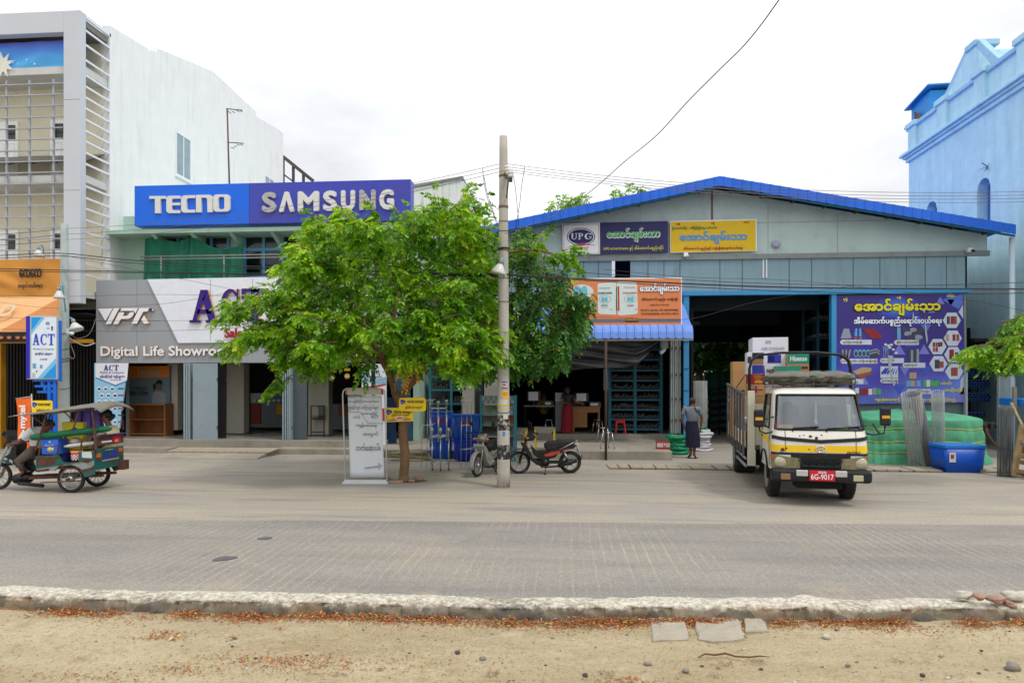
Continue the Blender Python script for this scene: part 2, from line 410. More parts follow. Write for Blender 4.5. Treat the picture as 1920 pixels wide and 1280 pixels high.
  g=math_('MULTIPLY',math_('MULTIPLY',line,brk),br2)
  col=mix(math_('MULTIPLY',g,.31),col,lin((196,182,158)))
  vv=N.new("ShaderNodeTexVoronoi");vv.inputs['Scale'].default_value=95;L.new(geo,vv.inputs['Vector'])
  agg=ramp(vv.outputs['Color'],.15,.85,(.78,.77,.76,1),(1.17,1.16,1.14,1))
  col=mix(1.0,col,agg,'MULTIPLY')
  edge=ramp(sx.outputs[1],0,1)
 if kind=='dirt':
  col=mix(math_('MULTIPLY',ramp(noise(22,6,.7),.56,.70),.6),col,lin((96,74,50)))
  col=mix(math_('MULTIPLY',ramp(noise(5,6,.7),.54,.70),.5),col,lin((130,104,72)))
 L.new(col,b.inputs['Base Color'])
 bp=N.new("ShaderNodeBump");bp.inputs['Strength'].default_value=bump;bp.inputs['Distance'].default_value=.01
 L.new(grain,bp.inputs['Height']);L.new(bp.outputs[0],b.inputs['Normal'])
 return m
M_apron=ground_mat("sandy_concrete",(166,156,140),(152,146,137),(172,158,136),26,.25,'apron')
M_road=ground_mat("worn_asphalt",(150,144,135),(136,132,127),(154,146,134),60,.5,'road')
M_dirt=ground_mat("dry_dirt",(174,160,130),(150,134,104),(186,172,144),48,.6,'dirt')
g=MB();g.quad((-120,-40,0),(120,-40,0),(120,160,0),(-120,160,0));struct(g,'ground',M_apron)
g=MB()
def kerbY(x):return 5.49+(.02*x if x<0 else.075*x)
nx=160
far=[];near=[]
for i in range(nx+1):
 x=-32+64*i/nx;far.append((x,9.9+.05*x+.05*noise.noise(V3((x*.8,0,0)))+.025*noise.noise(V3((x*4,3,0))),.006));near.append((x,5.0,.006))
g.add(far+near,[(i,i+1,nx+2+i,nx+1+i)for i in range(nx)]);struct(g,'road',M_road)
for px,py,a,b,rz in((421,1046,.13,.03,.5),(498,1008,.09,.022,.2)):
 o=PZ(px,py,.012);mb=MB();k=18;pts=[]
 for i in range(k):
  t=2*math.pi*i/k;r=1+.28*noise.noise(V3((math.cos(t)*1.7+px,math.sin(t)*1.7,0)))
  x=a*r*math.cos(t);y=b*4*r*math.sin(t)*.8;pts.append(o+V3((x*math.cos(rz)-y*math.sin(rz),x*math.sin(rz)+y*math.cos(rz),0)))
 mb.add(pts,[tuple(range(k))]);struct(mb,'road_patch',mat('tar_patch',(104,102,104),.9,bump=.4,bscale=90))
def dz(x,y):return.10+.018*noise.noise(V3((x*.9,y*.9,0)))+.012*noise.noise(V3((x*3.1,y*3.1,4)))+.006*noise.noise(V3((x*11,y*11,9)))
g=MB();g.grid(lambda u,v:(lambda x,y:(x,y,dz(x,y)))(-7+14*u,1.6+(kerbY(-7+14*u)+.12-1.6)*v),260,90)
g.quad((-40,-12,.06),(40,-12,.06),(40,3.6,.06),(-40,3.6,.06));g.quad((-40,1.7,.08),(-6.9,1.7,.08),(-6.9,5.3,.08),(-40,5,.08));g.quad((6.9,1.7,.08),(40,1.7,.08),(40,6.5,.08),(6.9,5.6,.08))
struct(g,'dirt_verge',M_dirt)
def kerb_mat():
 m=bpy.data.materials.new('old_kerb');m.use_nodes=True;N=m.node_tree.nodes;L=m.node_tree.links;b=N['Principled BSDF'];b.inputs['Roughness'].default_value=.92
 tc=N.new("ShaderNodeTexCoord");sx=N.new("ShaderNodeSeparateXYZ");L.new(tc.outputs['Object'],sx.inputs[0])
 st=N.new("ShaderNodeTexVoronoi");st.inputs['Scale'].default_value=4.2
 mp=N.new("ShaderNodeMapping");mp.inputs['Scale'].default_value=(1,.6,1.2);L.new(tc.outputs['Object'],mp.inputs[0]);L.new(mp.outputs[0],st.inputs['Vector'])
 r=N.new("ShaderNodeValToRGB");e=r.color_ramp.elements
 e[0].position=0;e[0].color=lin((104,98,88));e[1].position=1;e[1].color=lin((165,150,125))
 for p,c in((.25,(120,108,90)),(.5,(150,136,112)),(.72,(128,120,106)),(.88,(134,112,88))):q=e.new(p);q.color=lin(c)
 sp=N.new("ShaderNodeSeparateColor");L.new(st.outputs['Color'],sp.inputs[0]);L.new(sp.outputs[0],r.inputs[0])
 n=N.new("ShaderNodeTexNoise");n.inputs['Scale'].default_value=15;n.inputs['Detail'].default_value=9;n.inputs['Roughness'].default_value=.72;L.new(tc.outputs['Object'],n.inputs['Vector'])
 ms=N.new("ShaderNodeMath");ms.operation='MULTIPLY_ADD';L.new(n.outputs['Fac'],ms.inputs[0]);ms.inputs[1].default_value=.17;L.new(sx.outputs[2],ms.inputs[2])
 wr=N.new("ShaderNodeValToRGB");wr.color_ramp.elements[0].position=.262;wr.color_ramp.elements[1].position=.30;L.new(ms.outputs[0],wr.inputs[0])
 n2=N.new("ShaderNodeTexNoise");n2 .inputs['Scale'].default_value=26;n2 .inputs['Detail'].default_value=9;n2 .inputs['Roughness'].default_value=.78;L.new(tc.outputs['Object'],n2 .inputs['Vector'])
 wc=N.new("ShaderNodeValToRGB");wc.color_ramp.elements[0].position=.37;wc.color_ramp.elements[1].position=.58;wc.color_ramp.elements[0].color=lin((142,132,112));wc.color_ramp.elements[1].color=lin((218,211,194));L.new(n2 .outputs['Fac'],wc.inputs[0])
 gr=N.new("ShaderNodeMixRGB");gr.blend_type='MULTIPLY';gr.inputs[0].default_value=.8
 g2=N.new("ShaderNodeValToRGB");g2 .color_ramp.elements[0].position=.3;g2 .color_ramp.elements[1].position=.6;g2 .color_ramp.elements[0].color=(.5,.48,.45,1);L.new(n2 .outputs['Fac'],g2 .inputs[0])
 L.new(r.outputs[0],gr.inputs[1]);L.new(g2 .outputs[0],gr.inputs[2])
 mx=N.new("ShaderNodeMixRGB");L.new(wr.outputs[0],mx.inputs[0]);L.new(gr.outputs[0],mx.inputs[1]);L.new(wc.outputs[0],mx.inputs[2]);L.new(mx.outputs[0],b.inputs['Base Color'])
 bp=N.new("ShaderNodeBump");bp.inputs['Strength'].default_value=.9;bp.inputs['Distance'].default_value=.015;L.new(n2 .outputs['Fac'],bp.inputs['Height']);L.new(bp.outputs[0],b.inputs['Normal'])
 return m
prof=[(-.01,.04),(0,.08),(.0,.12),(.006,.155),(.02,.185),(.05,.205),(.09,.213),(.14,.216),(.2,.216),(.25,.212),(.285,.20),(.30,.17),(.305,.1),(.305,0)]
JT=[]
q_=-7.2
while q_<7.3:JT.append(q_);q_+=rnd.uniform(.17,.42)
def kp(u,v):
 x=-7+14*u;k=v*(len(prof)-1);i=min(int(k),len(prof)-2);t=k-i
 y=prof[i][0]*(1-t)+prof[i+1][0]*t;z=prof[i][1]*(1-t)+prof[i+1][1]*t
 nse=noise.noise(V3((x*2.2,y*3,z*5)))*.022+noise.noise(V3((x*6.5,y*7,z*9+3)))*.014+noise.noise(V3((x*16,y*16,z*16)))*.007
 jj=min(range(len(JT)),key=lambda i:abs(JT[i]-x));fr_=1 if y<.03 and z<.20 else 0
 cell=fr_*(noise.cell(V3((math.floor(jj if JT[jj]<x else jj-1)*1.7+.3,0,0)))*.02-(.006+.022*abs(noise.noise(V3((jj*1.9,0,5)))))*math.exp(-((x-JT[jj])/.014)**2)-.012+.02*noise.noise(V3((x*9,z*14,2))))
 lump=.035*math.exp(-((x-2.0)/.13)**2)*(z>.15)
 return(x,kerbY(x)+y-(nse+cell)*(1 if y<.15 else-.7),max(-.02,z+nse*.6*(z>.1)+lump+.02*noise.noise(V3((x*.7,0,0)))*(z>.1)))
g=MB();g.grid(kp,1300,26)
for sx in(-1,1):g.box(min(6.9*sx,40*sx),max(6.9*sx,40*sx),5.35 if sx<0 else 6.0,5.65 if sx<0 else 6.3,0,.2)
M_kerb=kerb_mat();struct(g,'kerb',M_kerb)
def stone(mb,c,r,seed,mi=0,n=12):
 c=V3(c);k=n//2+2;vs=[]
 for i in range(k):
  ph=math.pi*i/(k-1)-math.pi/2
  for j in range(n):
   t=2*math.pi*j/n;d=V3((math.cos(ph)*math.cos(t),math.cos(ph)*math.sin(t),math.sin(ph)))
   q=1+.45*noise.noise(d*1.3+V3((seed*3.7,seed,0)))+.15*noise.noise(d*4+V3((seed,0,0)))
   vs.append(c+V3((d.x*r[0],d.y*r[1],d.z*r[2]))*q)
 mb.add(vs,[(i*n+j,i*n+(j+1)%n,(i+1)*n+(j+1)%n,(i+1)*n+j)for i in range(k-1)for j in range(n)],mi,True)
M_stone=mat('grey_stone',(150,138,118),.9,var=.3,scale=9,bump=.8,bscale=30)
M_brick=mat('red_brick',(176,140,120),.9,var=.25,scale=10,bump=.8,bscale=40,grime=.6,gcol=(190,175,150),gscale=6)
M_flag=mat('flagstone',(172,162,144),.88,var=.12,scale=7,bump=.9,bscale=14)
for k,(pts,lab)in enumerate((([(1218,1158),(1284,1157),(1292,1197),(1222,1199)],'rough square grey flagstone, first of three beside the kerb'),([(1299,1155),(1386,1153),(1394,1195),(1336,1201),(1310,1196)],'largest of the three flat grey flagstones beside the kerb'),([(1394,1158),(1428,1157),(1442,1181),(1397,1183)],'smallest of the three flagstones in the dirt beside the kerb'))):
 P=[PZ(x,y,.118)for x,y in pts];c=sum(P,V3())/len(P);ring=[]
 for i in range(len(P)):
  a,b=P[i],P[(i+1)%len(P)]
  for t in range(6):
   q=a.lerp(b,t/6);ring.append(q+V3((noise.noise(q*9),noise.noise(q*9+V3((5,0,0))),0))*.012)
 mb=MB();n=len(ring)
 vs=[(p.x,p.y,.06)for p in ring]+[(p.x,p.y,.114+.004*noise.noise(p*6))for p in ring]+[tuple(c+(p-c)*.93+V3((0,0,.006+.007*noise.noise(p*14))))for p in ring]+[tuple(c+(p-c)*.5+V3((0,0,.004+.006*noise.noise(p*20))))for p in ring]
 fs=[(r*n+i,r*n+(i+1)%n,(r+1)*n+(i+1)%n,(r+1)*n+i)for r in range(3)for i in range(n)]+[tuple(3*n+i for i in range(n))]
 mb.add(vs,fs,0);solo(mb,'flagstone',M_flag,lab,'flagstone','flagstones beside the kerb')
KB=[(1806,1114,.16,.05,'pale',"pale rough stone lying on the kerb, leftmost of the loose stones"),(1835,1118,.09,.035,'brick','small brown brick lump on the kerb beside the pale stone'),(1868,1122,.17,.045,'brick','broken reddish brick lying on top of the kerb'),(1905,1116,.22,.06,'pale','big whitewashed stone on the kerb at the photo edge'),(1893,1132,.1,.04,'brick','brick end sticking out below the whitewashed kerb stone')]
for i,(px,py,sx,sz,kd,lab)in enumerate(KB):
 p=PD(px,py,5.62 if kd=='pale' else 5.52);mb=MB();stone(mb,p,(sx*.42,.055,sz*.7),i*7.3+2,n=20)
 solo(mb,'loose_stone' if kd=='pale' else 'loose_brick',mat('pale_rubble',(206,198,182),.9,var=.2,scale=12,bump=.8,bscale=30,grime=.6,gcol=(140,120,100),gscale=8)if kd=='pale' else M_brick,lab,'stone' if kd=='pale' else 'brick','loose stones on the kerb')
mb=MB();pts=[]
for i,(px,py)in enumerate([(1308,1232),(1322,1225),(1340,1227),(1360,1224),(1380,1230),(1405,1231),(1425,1229),(1445,1231)]):pts.append(PZ(px,py,.125+.006*(i%2)))
mb.tube(pts,[.003,.006,.007,.007,.006,.006,.005,.002],6);solo(mb,'twig',mat('twig_bark',(110,78,48),.9),'thin crooked brown twig lying on the dirt','twig')
def litter_mat():
 m=bpy.data.materials.new('fallen_petals');m.use_nodes=True;N=m.node_tree.nodes;L=m.node_tree.links;b=N['Principled BSDF'];b.inputs['Roughness'].default_value=.8
 gi=N.new("ShaderNodeNewGeometry");r=N.new("ShaderNodeValToRGB");r.color_ramp.interpolation='CONSTANT';e=r.color_ramp.elements
 e[0].color=lin((176,98,48));e[1].position=.96;e[1].color=lin((120,150,50))
 for p,c in((.25,(156,84,40)),(.48,(132,78,46)),(.66,(190,118,62)),(.78,(120,80,50)),(.86,(214,180,84)),(.92,(196,176,140))):q=e.new(p);q.color=lin(c)
 L.new(gi.outputs['Random Per Island'],r.inputs[0]);L.new(r.outputs[0],b.inputs['Base Color']);return m
mb=MB()
def petal(x,y,z,s):
 a=rnd.uniform(0,6.28);t=rnd.uniform(-.5,.5);l=s*rnd.uniform(.6,1.5);wd=s*rnd.uniform(.16,.4)
 d=V3((math.cos(a),math.sin(a),t));e=V3((-math.sin(a),math.cos(a),rnd.uniform(-.4,.4)))
 p=V3((x,y,z));mb.add([p-d*l*.5,p+e*wd*.5+V3((0,0,.004)),p+d*l*.5,p-e*wd*.5],[(0,1,2,3)])
cl=[(xx,w_)for xx,w_ in((-4.1,.35),(-3.75,.12),(-2.6,.4),(-2.0,.5),(-1.5,.35),(-1.05,.5),(-.45,.3),(.1,.55),(.35,.35),(.75,.5),(1.2,.35),(1.72,.2),(2.05,.18),(2.35,.3),(2.6,.2),(3.2,.2),(3.6,.3),(4.4,.25),(-3.1,.2),(.95,.4))]
for xx,w_ in cl:
 for i in range(int(1900*w_)):
  x=rnd.gauss(xx,w_*.42);d=abs(rnd.gauss(0,.07));y=kerbY(x)-.015-d
  h=.05*math.exp(-d/.06)*max(.2,1-abs(x-xx)/w_/1.2)
  petal(x,y,dz(x,y)+.004+rnd.uniform(0,h),.024)
for px,py,sx,sy,nn in((530,1242,.35,.08,420),(300,1196,.1,.04,70),(345,1256,.12,.05,80),(318,1188,.1,.03,60),(470,1150,.5,.1,160),(1355,1175,.05,.05,150),(1330,1195,.03,.03,80),(220,1160,.3,.1,120),(180,1270,.3,.06,110),(60,1130,.2,.06,100),(1180,1278,.1,.04,80),(700,1160,.6,.12,200),(780,1245,.5,.15,120),(1480,1160,.4,.1,160),(1700,1180,.4,.08,120)):
 c=PZ(px,py,.1)
 for i in range(int(nn*1.7)):
  x=rnd.gauss(c.x,sx);y=min(rnd.gauss(c.y,sy),kerbY(x)-.02);petal(x,y,dz(x,y)+.006,.02)
for i in range(6000):
 x=rnd.uniform(-5,5);y=kerbY(x)-rnd.uniform(0,1.9)**1.3;petal(x,y,dz(x,y)+.005,rnd.choice((.005,.007,.009,.013,.016)))
for px,py in((520,1177),(333,1191),(320,1197),(437,1196),(715,1254),(1715,1170),(1350,1250),(52,1156),(270,1155)):
 c=PZ(px,py,.11)
 for q in range(2):petal(c.x+rnd.uniform(-.03,.03),c.y,dz(c.x,c.y)+.012,.06)
litter=struct(mb,'leaf_litter',litter_mat(),kind='stuff')
mb=MB()
for i in range(380):
 x=rnd.uniform(-5.2,5.2);y=kerbY(x)-.03-rnd.uniform(0,1.0)**1.0*1.9;s=rnd.choice((.004,.005,.006,.008,.011))*rnd.uniform(.7,1.3)
 stone(mb,(x,y,dz(x,y)+s*.3),(s*1.2,s,s*.7),i,mi=rnd.choice((0,0,1,2)),n=6)
for px,py,s,mi in((1550,1195,.026,1),(1568,1180,.012,0),(1898,1253,.04,0),(1730,1266,.014,2),(1097,1266,.016,2),(1840,1220,.01,2),(905,1235,.02,0),(1286,1258,.02,0),(858,1223,.016,2),(1213,1245,.02,0),(1390,1190,.02,1),(1590,1247,.015,0),(1835,1262,.01,2)):
 p=PZ(px,py,.105);stone(mb,p+V3((0,0,s*.3)),(s*1.2,s,s*.75),px,mi,10)
struct(mb,'pebbles',[mat('pebble_grey',(140,132,120),.9,scale=30),mat('pebble_pale',(196,188,170),.9,scale=30),mat('pebble_dark',(84,80,76),.9,scale=30)],kind='stuff')
mb=MB()
for px,py in((1340,1268),(1790,1270),(1680,1240),(640,1265),(920,1265),(1140,1262),(1420,1240),(1360,1245)):
 c=PZ(px,py,.1)
 for i in range(40):
  a=rnd.uniform(0,6.28);d=V3((math.cos(a)*rnd.uniform(.02,.06),math.sin(a)*rnd.uniform(.02,.06),rnd.uniform(.005,.03)));b=c+V3((rnd.uniform(-.05,.05),rnd.uniform(-.04,.04),0))
  mb.add([b-V3((.0015,0,0)),b+V3((.0015,0,0)),b+d],[(0,1,2)])
struct(mb,'dry_grass',mat('dry_grass',(128,106,66),.9,scale=20),kind='stuff')
M_slab=mat('slab_concrete',(176,163,142),.9,var=.2,scale=5,bump=.4,bscale=25,grime=.4,gcol=(120,105,88))
M_gap=mat('drain_shadow',(52,46,40),1,var=.1)
Yd0,Yd1=16.25,17.0
g=MB();g.quad((1.0,Yd0-.03,.006),(11.6,Yd0-.03,.006),(11.6,Yd1+.03,.006),(1.0,Yd1+.03,.006));struct(g,'drain_channel',M_gap)
x=1.0;k=0
while x<11.5:
 wd=rnd.uniform(.22,.30);gp=rnd.choice((.015,.022,.03,.05));mb=MB()
 dx=rnd.uniform(-.03,.03);z1=.035+rnd.uniform(-.008,.012)
 vs=[(x,Yd0,.008),(x+wd,Yd0,.008),(x+wd+dx,Yd1,.008),(x+dx,Yd1,.008)];vs+=[(a,b,z1+rnd.uniform(-.004,.004))for a,b,c in vs]
 mb.add(vs,[(3,2,1,0),(4,5,6,7),(0,1,5,4),(1,2,6,5),(2,3,7,6),(3,0,4,7)])
 solo(mb,'drain_cover_slab',M_slab,'small concrete cover slab in the long drain before the warehouse platform','drain cover','drain covers along the warehouse',bevel=.004)
 x+=wd+gp
M_ramp=mat('ramp_concrete',(168,158,142),.9,var=.15,scale=2,bump=.35,grime=.4,gcol=(120,108,92))
xa,xb=xY(318,18.4),xY(505,18.4)
g=MB();g.prism([(17.55,.006),(18.15,.10),(19.0,.16),(19.0,0)],xY(318,18.2),xY(500,18.2),ax='x');struct(g,'ramp',M_ramp)
x=xa+.05
while x<xb-.05:
 wd=rnd.uniform(.13,.24);mb=MB()
 sl=(.16-.10)/.85
 vs=[(x,18.17,.108),(x+wd,18.17,.108),(x+wd,18.85,.108+sl*.68),(x,18.85,.108+sl*.68)];vs+=[(a,b,c+.03)for a,b,c in vs]
 mb.add(vs,[(3,2,1,0),(4,5,6,7),(0,1,5,4),(1,2,6,5),(2,3,7,6),(3,0,4,7)])
 solo(mb,'drain_cover_slab',M_slab,'narrow concrete cover slab on the ramp up to the phone showroom','drain cover','drain covers on the showroom ramp',bevel=.004)
 x+=wd+rnd.choice((.012,.02,.03))
M_plat=mat('platform_concrete',(158,150,136),.9,var=.18,scale=2.2,bump=.3,grime=.55,gcol=(96,88,74),gscale=1.5)
M_tile=mat('pale_tile',(170,168,160),.25,var=.08,scale=1.5)
XL=-14.5
g=MB();g.box(xY(196,19.7),-6.0,19.6,21.2,0,.33);g.box(xY(215,19.2),xY(322,19.2),18.95,19.6,0,.13);g.box(xY(520,19.2),-6.0,18.9,19.6,0,.15)
struct(g,'showroom_platform',M_plat)
g=MB();g.quad((-14.2,20.1,.336),(-6.05,20.1,.336),(-6.05,25.5,.336),(-14.2,25.5,.336));g.box(-14.2,-6.0,21.2,25.5,0,.334);struct(g,'showroom_floor',M_tile)
g=MB()
xr=xY(1262,18.3)
g.prism([(-5.8,18.2),(xr-.25,18.2)]+arc(xr-.25,18.45,.25,.25,-90,0,6)+[(xr,22.6),(-5.8,22.6)],0,.22,ax='z');g.box(-5.9,xY(1285,22.6),22.5,28,0,.36)
struct(g,'shop_platform',M_plat,bevel=.01)
M_white=mat('white_render',(246,246,244),.8,var=.04,scale=1.5,k=.87,bump=.12,bscale=8,grime=.22,gcol=(170,178,178),streak=True,gpos=.5)
M_alu=mat('grey_composite',(204,208,214),.45,var=.03,scale=1,k=.9)
M_alu_l=flat('pale_composite',(228,230,234),k=.95)
M_steel=mat('steel_bar',(176,180,186),.5,var=.15,scale=6,grime=.4,gcol=(140,110,80),gscale=5,gpos=.6)
M_cream=mat('cream_wall',(226,220,196),.8,k=1,var=.06,scale=1.2,grime=.2)
M_cream_d=mat('cream_door',(250,250,246),.5,var=.04,k=1,grime=.2)
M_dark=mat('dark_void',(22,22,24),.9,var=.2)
M_dgrey=mat('dark_panel',(70,74,80),.6)
M_glass_d=mat('dark_glass',(26,34,38),.06,var=.1,spec=.6)
M_pipe=flat('blue_pipe',(64,150,190))
bl=thing('apartment_building','tall white apartment block with grey framed balconies and a sloping side wall','building',(XL,20,0))
def B(mb,name,m,par=bl,**k):return builds(mb,name,m,par,**k)[0]if name in('drain_pipe','moulding','rear_wall')else build(mb,name,m,par,**k)
W=lambda:MB(True)
Yf,Yb=19.3,19.55
zt=zY(150,19,Yf);zb=zY(140,568,Yf);zi=zY(130,60,Yf)
x0=xY(119,Yf)
g=W();g.box(x0,XL,Yf,Yb,zb,zt);g.box(-24,x0,Yf,Yb,zi,zt);g.box(-24,x0,Yf,Yb,zb-.25,zb+.3)
B(g,'front_frame',M_alu,bevel=.01)
g=W()
for zz in(zY(140,186,Yf),zY(140,356,Yf),zY(140,525,Yf)):g.box(x0+.005,XL-.005,Yf-.004,Yf-.001,zz-.012,zz)
B(g,'panel_joint',flat('joint_grey',(150,154,160)))
prof=[(206,48),(278,92),(278.2,95),(295,97),(295.2,91),(400,135),(478,208),(481,219),(524,244),(531,252)]
pp=[PX(a,b,XL)for a,b in prof]
poly=[(p.y,p.z)for p in pp]+[(pp[-1].y,0),(pp[0].y,0)]
g=W();g.prism(poly,XL-.25,XL,ax='x');g.prism([(p.y,p.z)for p in pp]+[(p.y,p.z+.05)for p in pp[::-1]],XL-.27,XL+.02,ax='x')if False else None
B(g,'side_wall',M_white)
Ybk=pp[-1].y
g=W();g.box(-26,XL-.25,33.6,Ybk,0,13);g.box(-26,-25.7,21.3,Ybk,0,13);g.box(-26,XL-.25,21.2,33,11.9,12.1);B(g,'rear_wall',M_white)
g=W();a=PX(278,93,XL);b=PX(295,96,XL);g.box(XL-1.2,XL-.26,a.y,b.y+.3,a.z-1.2,a.z+.12);B(g,'roof_curb',mat('stained_concrete',(150,148,138),.9,grime=.6,gcol=(90,86,76)))
def wnd(par,Xp,px0,px1,py0,py1,n=2):
 a=PX(px0,py0,Xp);b=PX(px1,py1,Xp);y0,y1=a.y,b.y;z1=a.z;z0=PX(px0,py1,Xp).z
 f=W();fw=.06
 f.box(Xp,Xp+.03,y0,y1,z0,z0+fw);f.box(Xp,Xp+.03,y0,y1,z1-fw,z1)
 for i in range(n+1):
  yy=y0+(y1-y0-fw)*i/n;f.box(Xp,Xp+.028,yy,yy+fw,z0+fw,z1-fw)
 w_=B(f,'window',M_alu_l,par)
 f=W();f.box(Xp,Xp+.012,y0+.02,y1-.02,z0+.03,z1-.03);B(f,'pane',mat('pale_glass',(150,172,180),.08,var=.12),w_)
 f=W();f.box(Xp,Xp+.05,y0-.05,y1+.05,z0-.07,z0-.002);B(f,'sill',M_white,w_)
wnd(bl,XL,329,357,245,327);wnd(bl,XL,496,513,327,352)
p1=PX(161,57,XL);p2=PX(208,82,XL)
g=W();z=p1 .z;ys=[57,84,112.6,141,162,182.5,203,224,245,265,286,307,349,371,391,412,435,455,494,515]
for py in ys:
 zz=PX(161,py,XL).z;g.box(XL-.045,XL-.005,Yb,p2 .y,zz-.03,zz+.03)
g.box(XL-.06,XL,p2 .y-.06,pp[0].y-.002,zb,PX(208,50,XL).z-.05);g.box(XL-.06,XL,Yb,p2 .y,zt-.12,zt-.02);
B(g,'balcony_grille',M_alu_l)
g=W();yy=PX(199,200,XL-.3).y;g.tube([(XL-.3,yy,3.4),(XL-.3,yy,zt-.4)],.055,10);g.tube([(XL-.3,yy,zt-.4),(XL-.32,yy-.12,zt-.1)],.05,8);B(g,'drain_pipe',M_pipe)
sl=[(zY(100,340,20.4),'x'),(zY(100,148,20.4),'y'),(zY(100,545,20.4),'z')]
zs=[PX(170,330,XL).z,PX(170,128,XL).z,PX(170,545,XL).z]
for zz in zs:
 g=W();g.box(-24,XL-.07,Yb+.02,20.6,zz-.22,zz);B(g,'balcony_slab',mat('slab_white',(214,214,210),.8,var=.08,grime=.3))
g=W();g.box(-24,XL-.26,20.6,20.75,zb,zt-.2);B(g,'balcony_wall',M_cream)
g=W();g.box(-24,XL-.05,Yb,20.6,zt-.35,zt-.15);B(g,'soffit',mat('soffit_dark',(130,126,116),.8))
g=W();g.quad((-24,19.7,zs[0]+.45),(XL-.1,19.7,zs[0]+.45),(XL-.1,20.58,zs[0]+.95),(-24,20.58,zs[0]+.95));g.quad((-24,19.7,zs[0]+.43),(XL-.1,19.7,zs[0]+.43),(XL-.1,20.58,zs[0]+.93),(-24,20.58,zs[0]+.93))
for k in range(9):x=XL-.5-k*.75;g.bar((x,19.72,zs[0]+.40),(x,20.58,zs[0]+.88),.06,.06)
B(g,'balcony_canopy',mat('canopy_sheet',(122,120,112),.6))
for zz,top in((zs[0]+.02,'a'),(zs[2]+.02,'b')):
 for xa_,xb_ in((xY(-28,20.6),xY(36,20.6)),(xY(97,20.6),xY(150,20.6))):
  g=W();z1=zz+2.05;g.box(xa_,xb_,20.54,20.6,zz,z1);d=B(g,'door',M_cream_d)
  g=W();n=2 if xb_-xa_>.9 else 1
  for q in range(n):
   u0=xa_+(xb_-xa_)*q/n;u1=xa_+(xb_-xa_)*(q+1)/n
   for za,zc in((zz+.15,zz+.8),(zz+.9,zz+1.35)):
    for bx in((u0+.1,u1-.1,za,za+.03),(u0+.1,u1-.1,zc-.03,zc)):g.box(bx[0],bx[1],20.52,20.54,bx[2],bx[3])
    g.box(u0+.1,u0+.13,20.52,20.54,za+.03,zc-.03);g.box(u1-.13,u1-.1,20.52,20.54,za+.03,zc-.03)
  B(g,'moulding',M_cream_d,d)
  for q in range(n):
   c=xa_+(xb_-xa_)*(q+.62)/n;g=W();g.box(c-.14,c+.14,20.515,20.54,zz+1.45,zz+1.92);wn=B(g,'door_window',M_glass_d,d)
   g=W()
   for t in(-.07,0,.07):g.box(c+t-.008,c+t+.008,20.505,20.515,zz+1.5,zz+1.9)
   g.box(c-.14,c+.14,20.50,20.505,zz+1.69,zz+1.71)
g=W();zz=zs[2]-.4
zrow=zb+.3
z=zrow
while z<zi-1.3:
 if not(zs[0]-.15<z<zs[0]+.05):g.box(-24,x0,Yb-.1,Yb-.06,z-.016,z+.016)
 z+=.335
for px in(-40,12,55,100):
 xx=xY(px,Yb-.05);g.box(xx-.024,xx+.024,Yb-.06,Yb-.01,zb,zi-1.3)
B(g,'balcony_rail',M_steel)
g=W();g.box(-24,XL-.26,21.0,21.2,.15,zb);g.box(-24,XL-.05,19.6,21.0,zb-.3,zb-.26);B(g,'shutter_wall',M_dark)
g=W();x=-24.
while x<XL-.3:g.box(x,x+.05,20.96,21.0,.15,zb-.3);x+=.11
B(g,'roller_shutter',mat('shutter_black',(26,24,24),.7))
g=W();g.box(-24,XL-.05,19.9,21.0,0,.16);g.box(-24,XL-.5,20.5,21.0,.16,.34);g.box(-24,XL-.5,20.75,21.0,.34,.5);B(g,'steps',mat('dark_step',(74,70,66),.9))
M_yel=mat('ochre_paint',(206,148,26),.55,var=.1,grime=.3,gcol=(150,100,30))
g=W()
for px,w_ in((-4,12),(111,5)):g.box(xY(px-w_,19.9),xY(px+w_*.9,19.9),19.8,20.0,0,zY(20,637,19.8))
g.box(xY(-20,19.9),XL-.05,19.82,19.96,zY(150,643,19.9),zY(150,636,19.9));builds(g,'shop_frame',M_yel,bl)
g=MB()
xa,xb=-22.0,x0-.02;za,zb_=zY(100,66,Yf),zY(100,122,Yf)
def bf(u,v):
 x=xa+(xb-xa)*u;bot=zb_-(.75-u)*.75*(u<.75)+.12*math.sin(u*17)*.3;z=za+(bot-za)*v
 return(x,Yb+.08+.05*math.sin(v*9+u*14)*v+.035*math.sin(u*40+v*5)*v+.05*noise.noise(V3((u*11,v*3,1))),z)
g.grid(bf,60,14);
def banner_mat():
 m=bpy.data.materials.new('blue_banner_cloth');m.use_nodes=True;N=m.node_tree.nodes;L=m.node_tree.links;b=N['Principled BSDF'];b.inputs['Roughness'].default_value=.7
 tc=N.new("ShaderNodeTexCoord");sx=N.new("ShaderNodeSeparateXYZ");L.new(tc.outputs['Generated'],sx.inputs[0]);r=N.new("ShaderNodeValToRGB");e=r.color_ramp.elements
 e[0].color=lin((120,205,240));e[1].color=lin((90,90,190));q=e.new(.6);q.color=lin((84,176,242));q=e.new(.88);q.color=lin((80,130,226));L.new(sx.outputs[2],r.inputs[0]);L.new(r.outputs[0],b.inputs['Base Color']);return m
ban=solo(g,'banner',banner_mat(),'blue cloth banner with a white star tied across the top balcony','banner')
PM[ban.name]=mtx(ban.location,0)
g=MB(True);so=PY(4,122,Yb-.02);k=9;st=[]
for i in range(2*k):t=math.pi*i/k+.3;r=.42 if i%2==0 else.2;st.append((r*math.cos(t),r*math.sin(t)))
shape(g,st,so,off=.0);
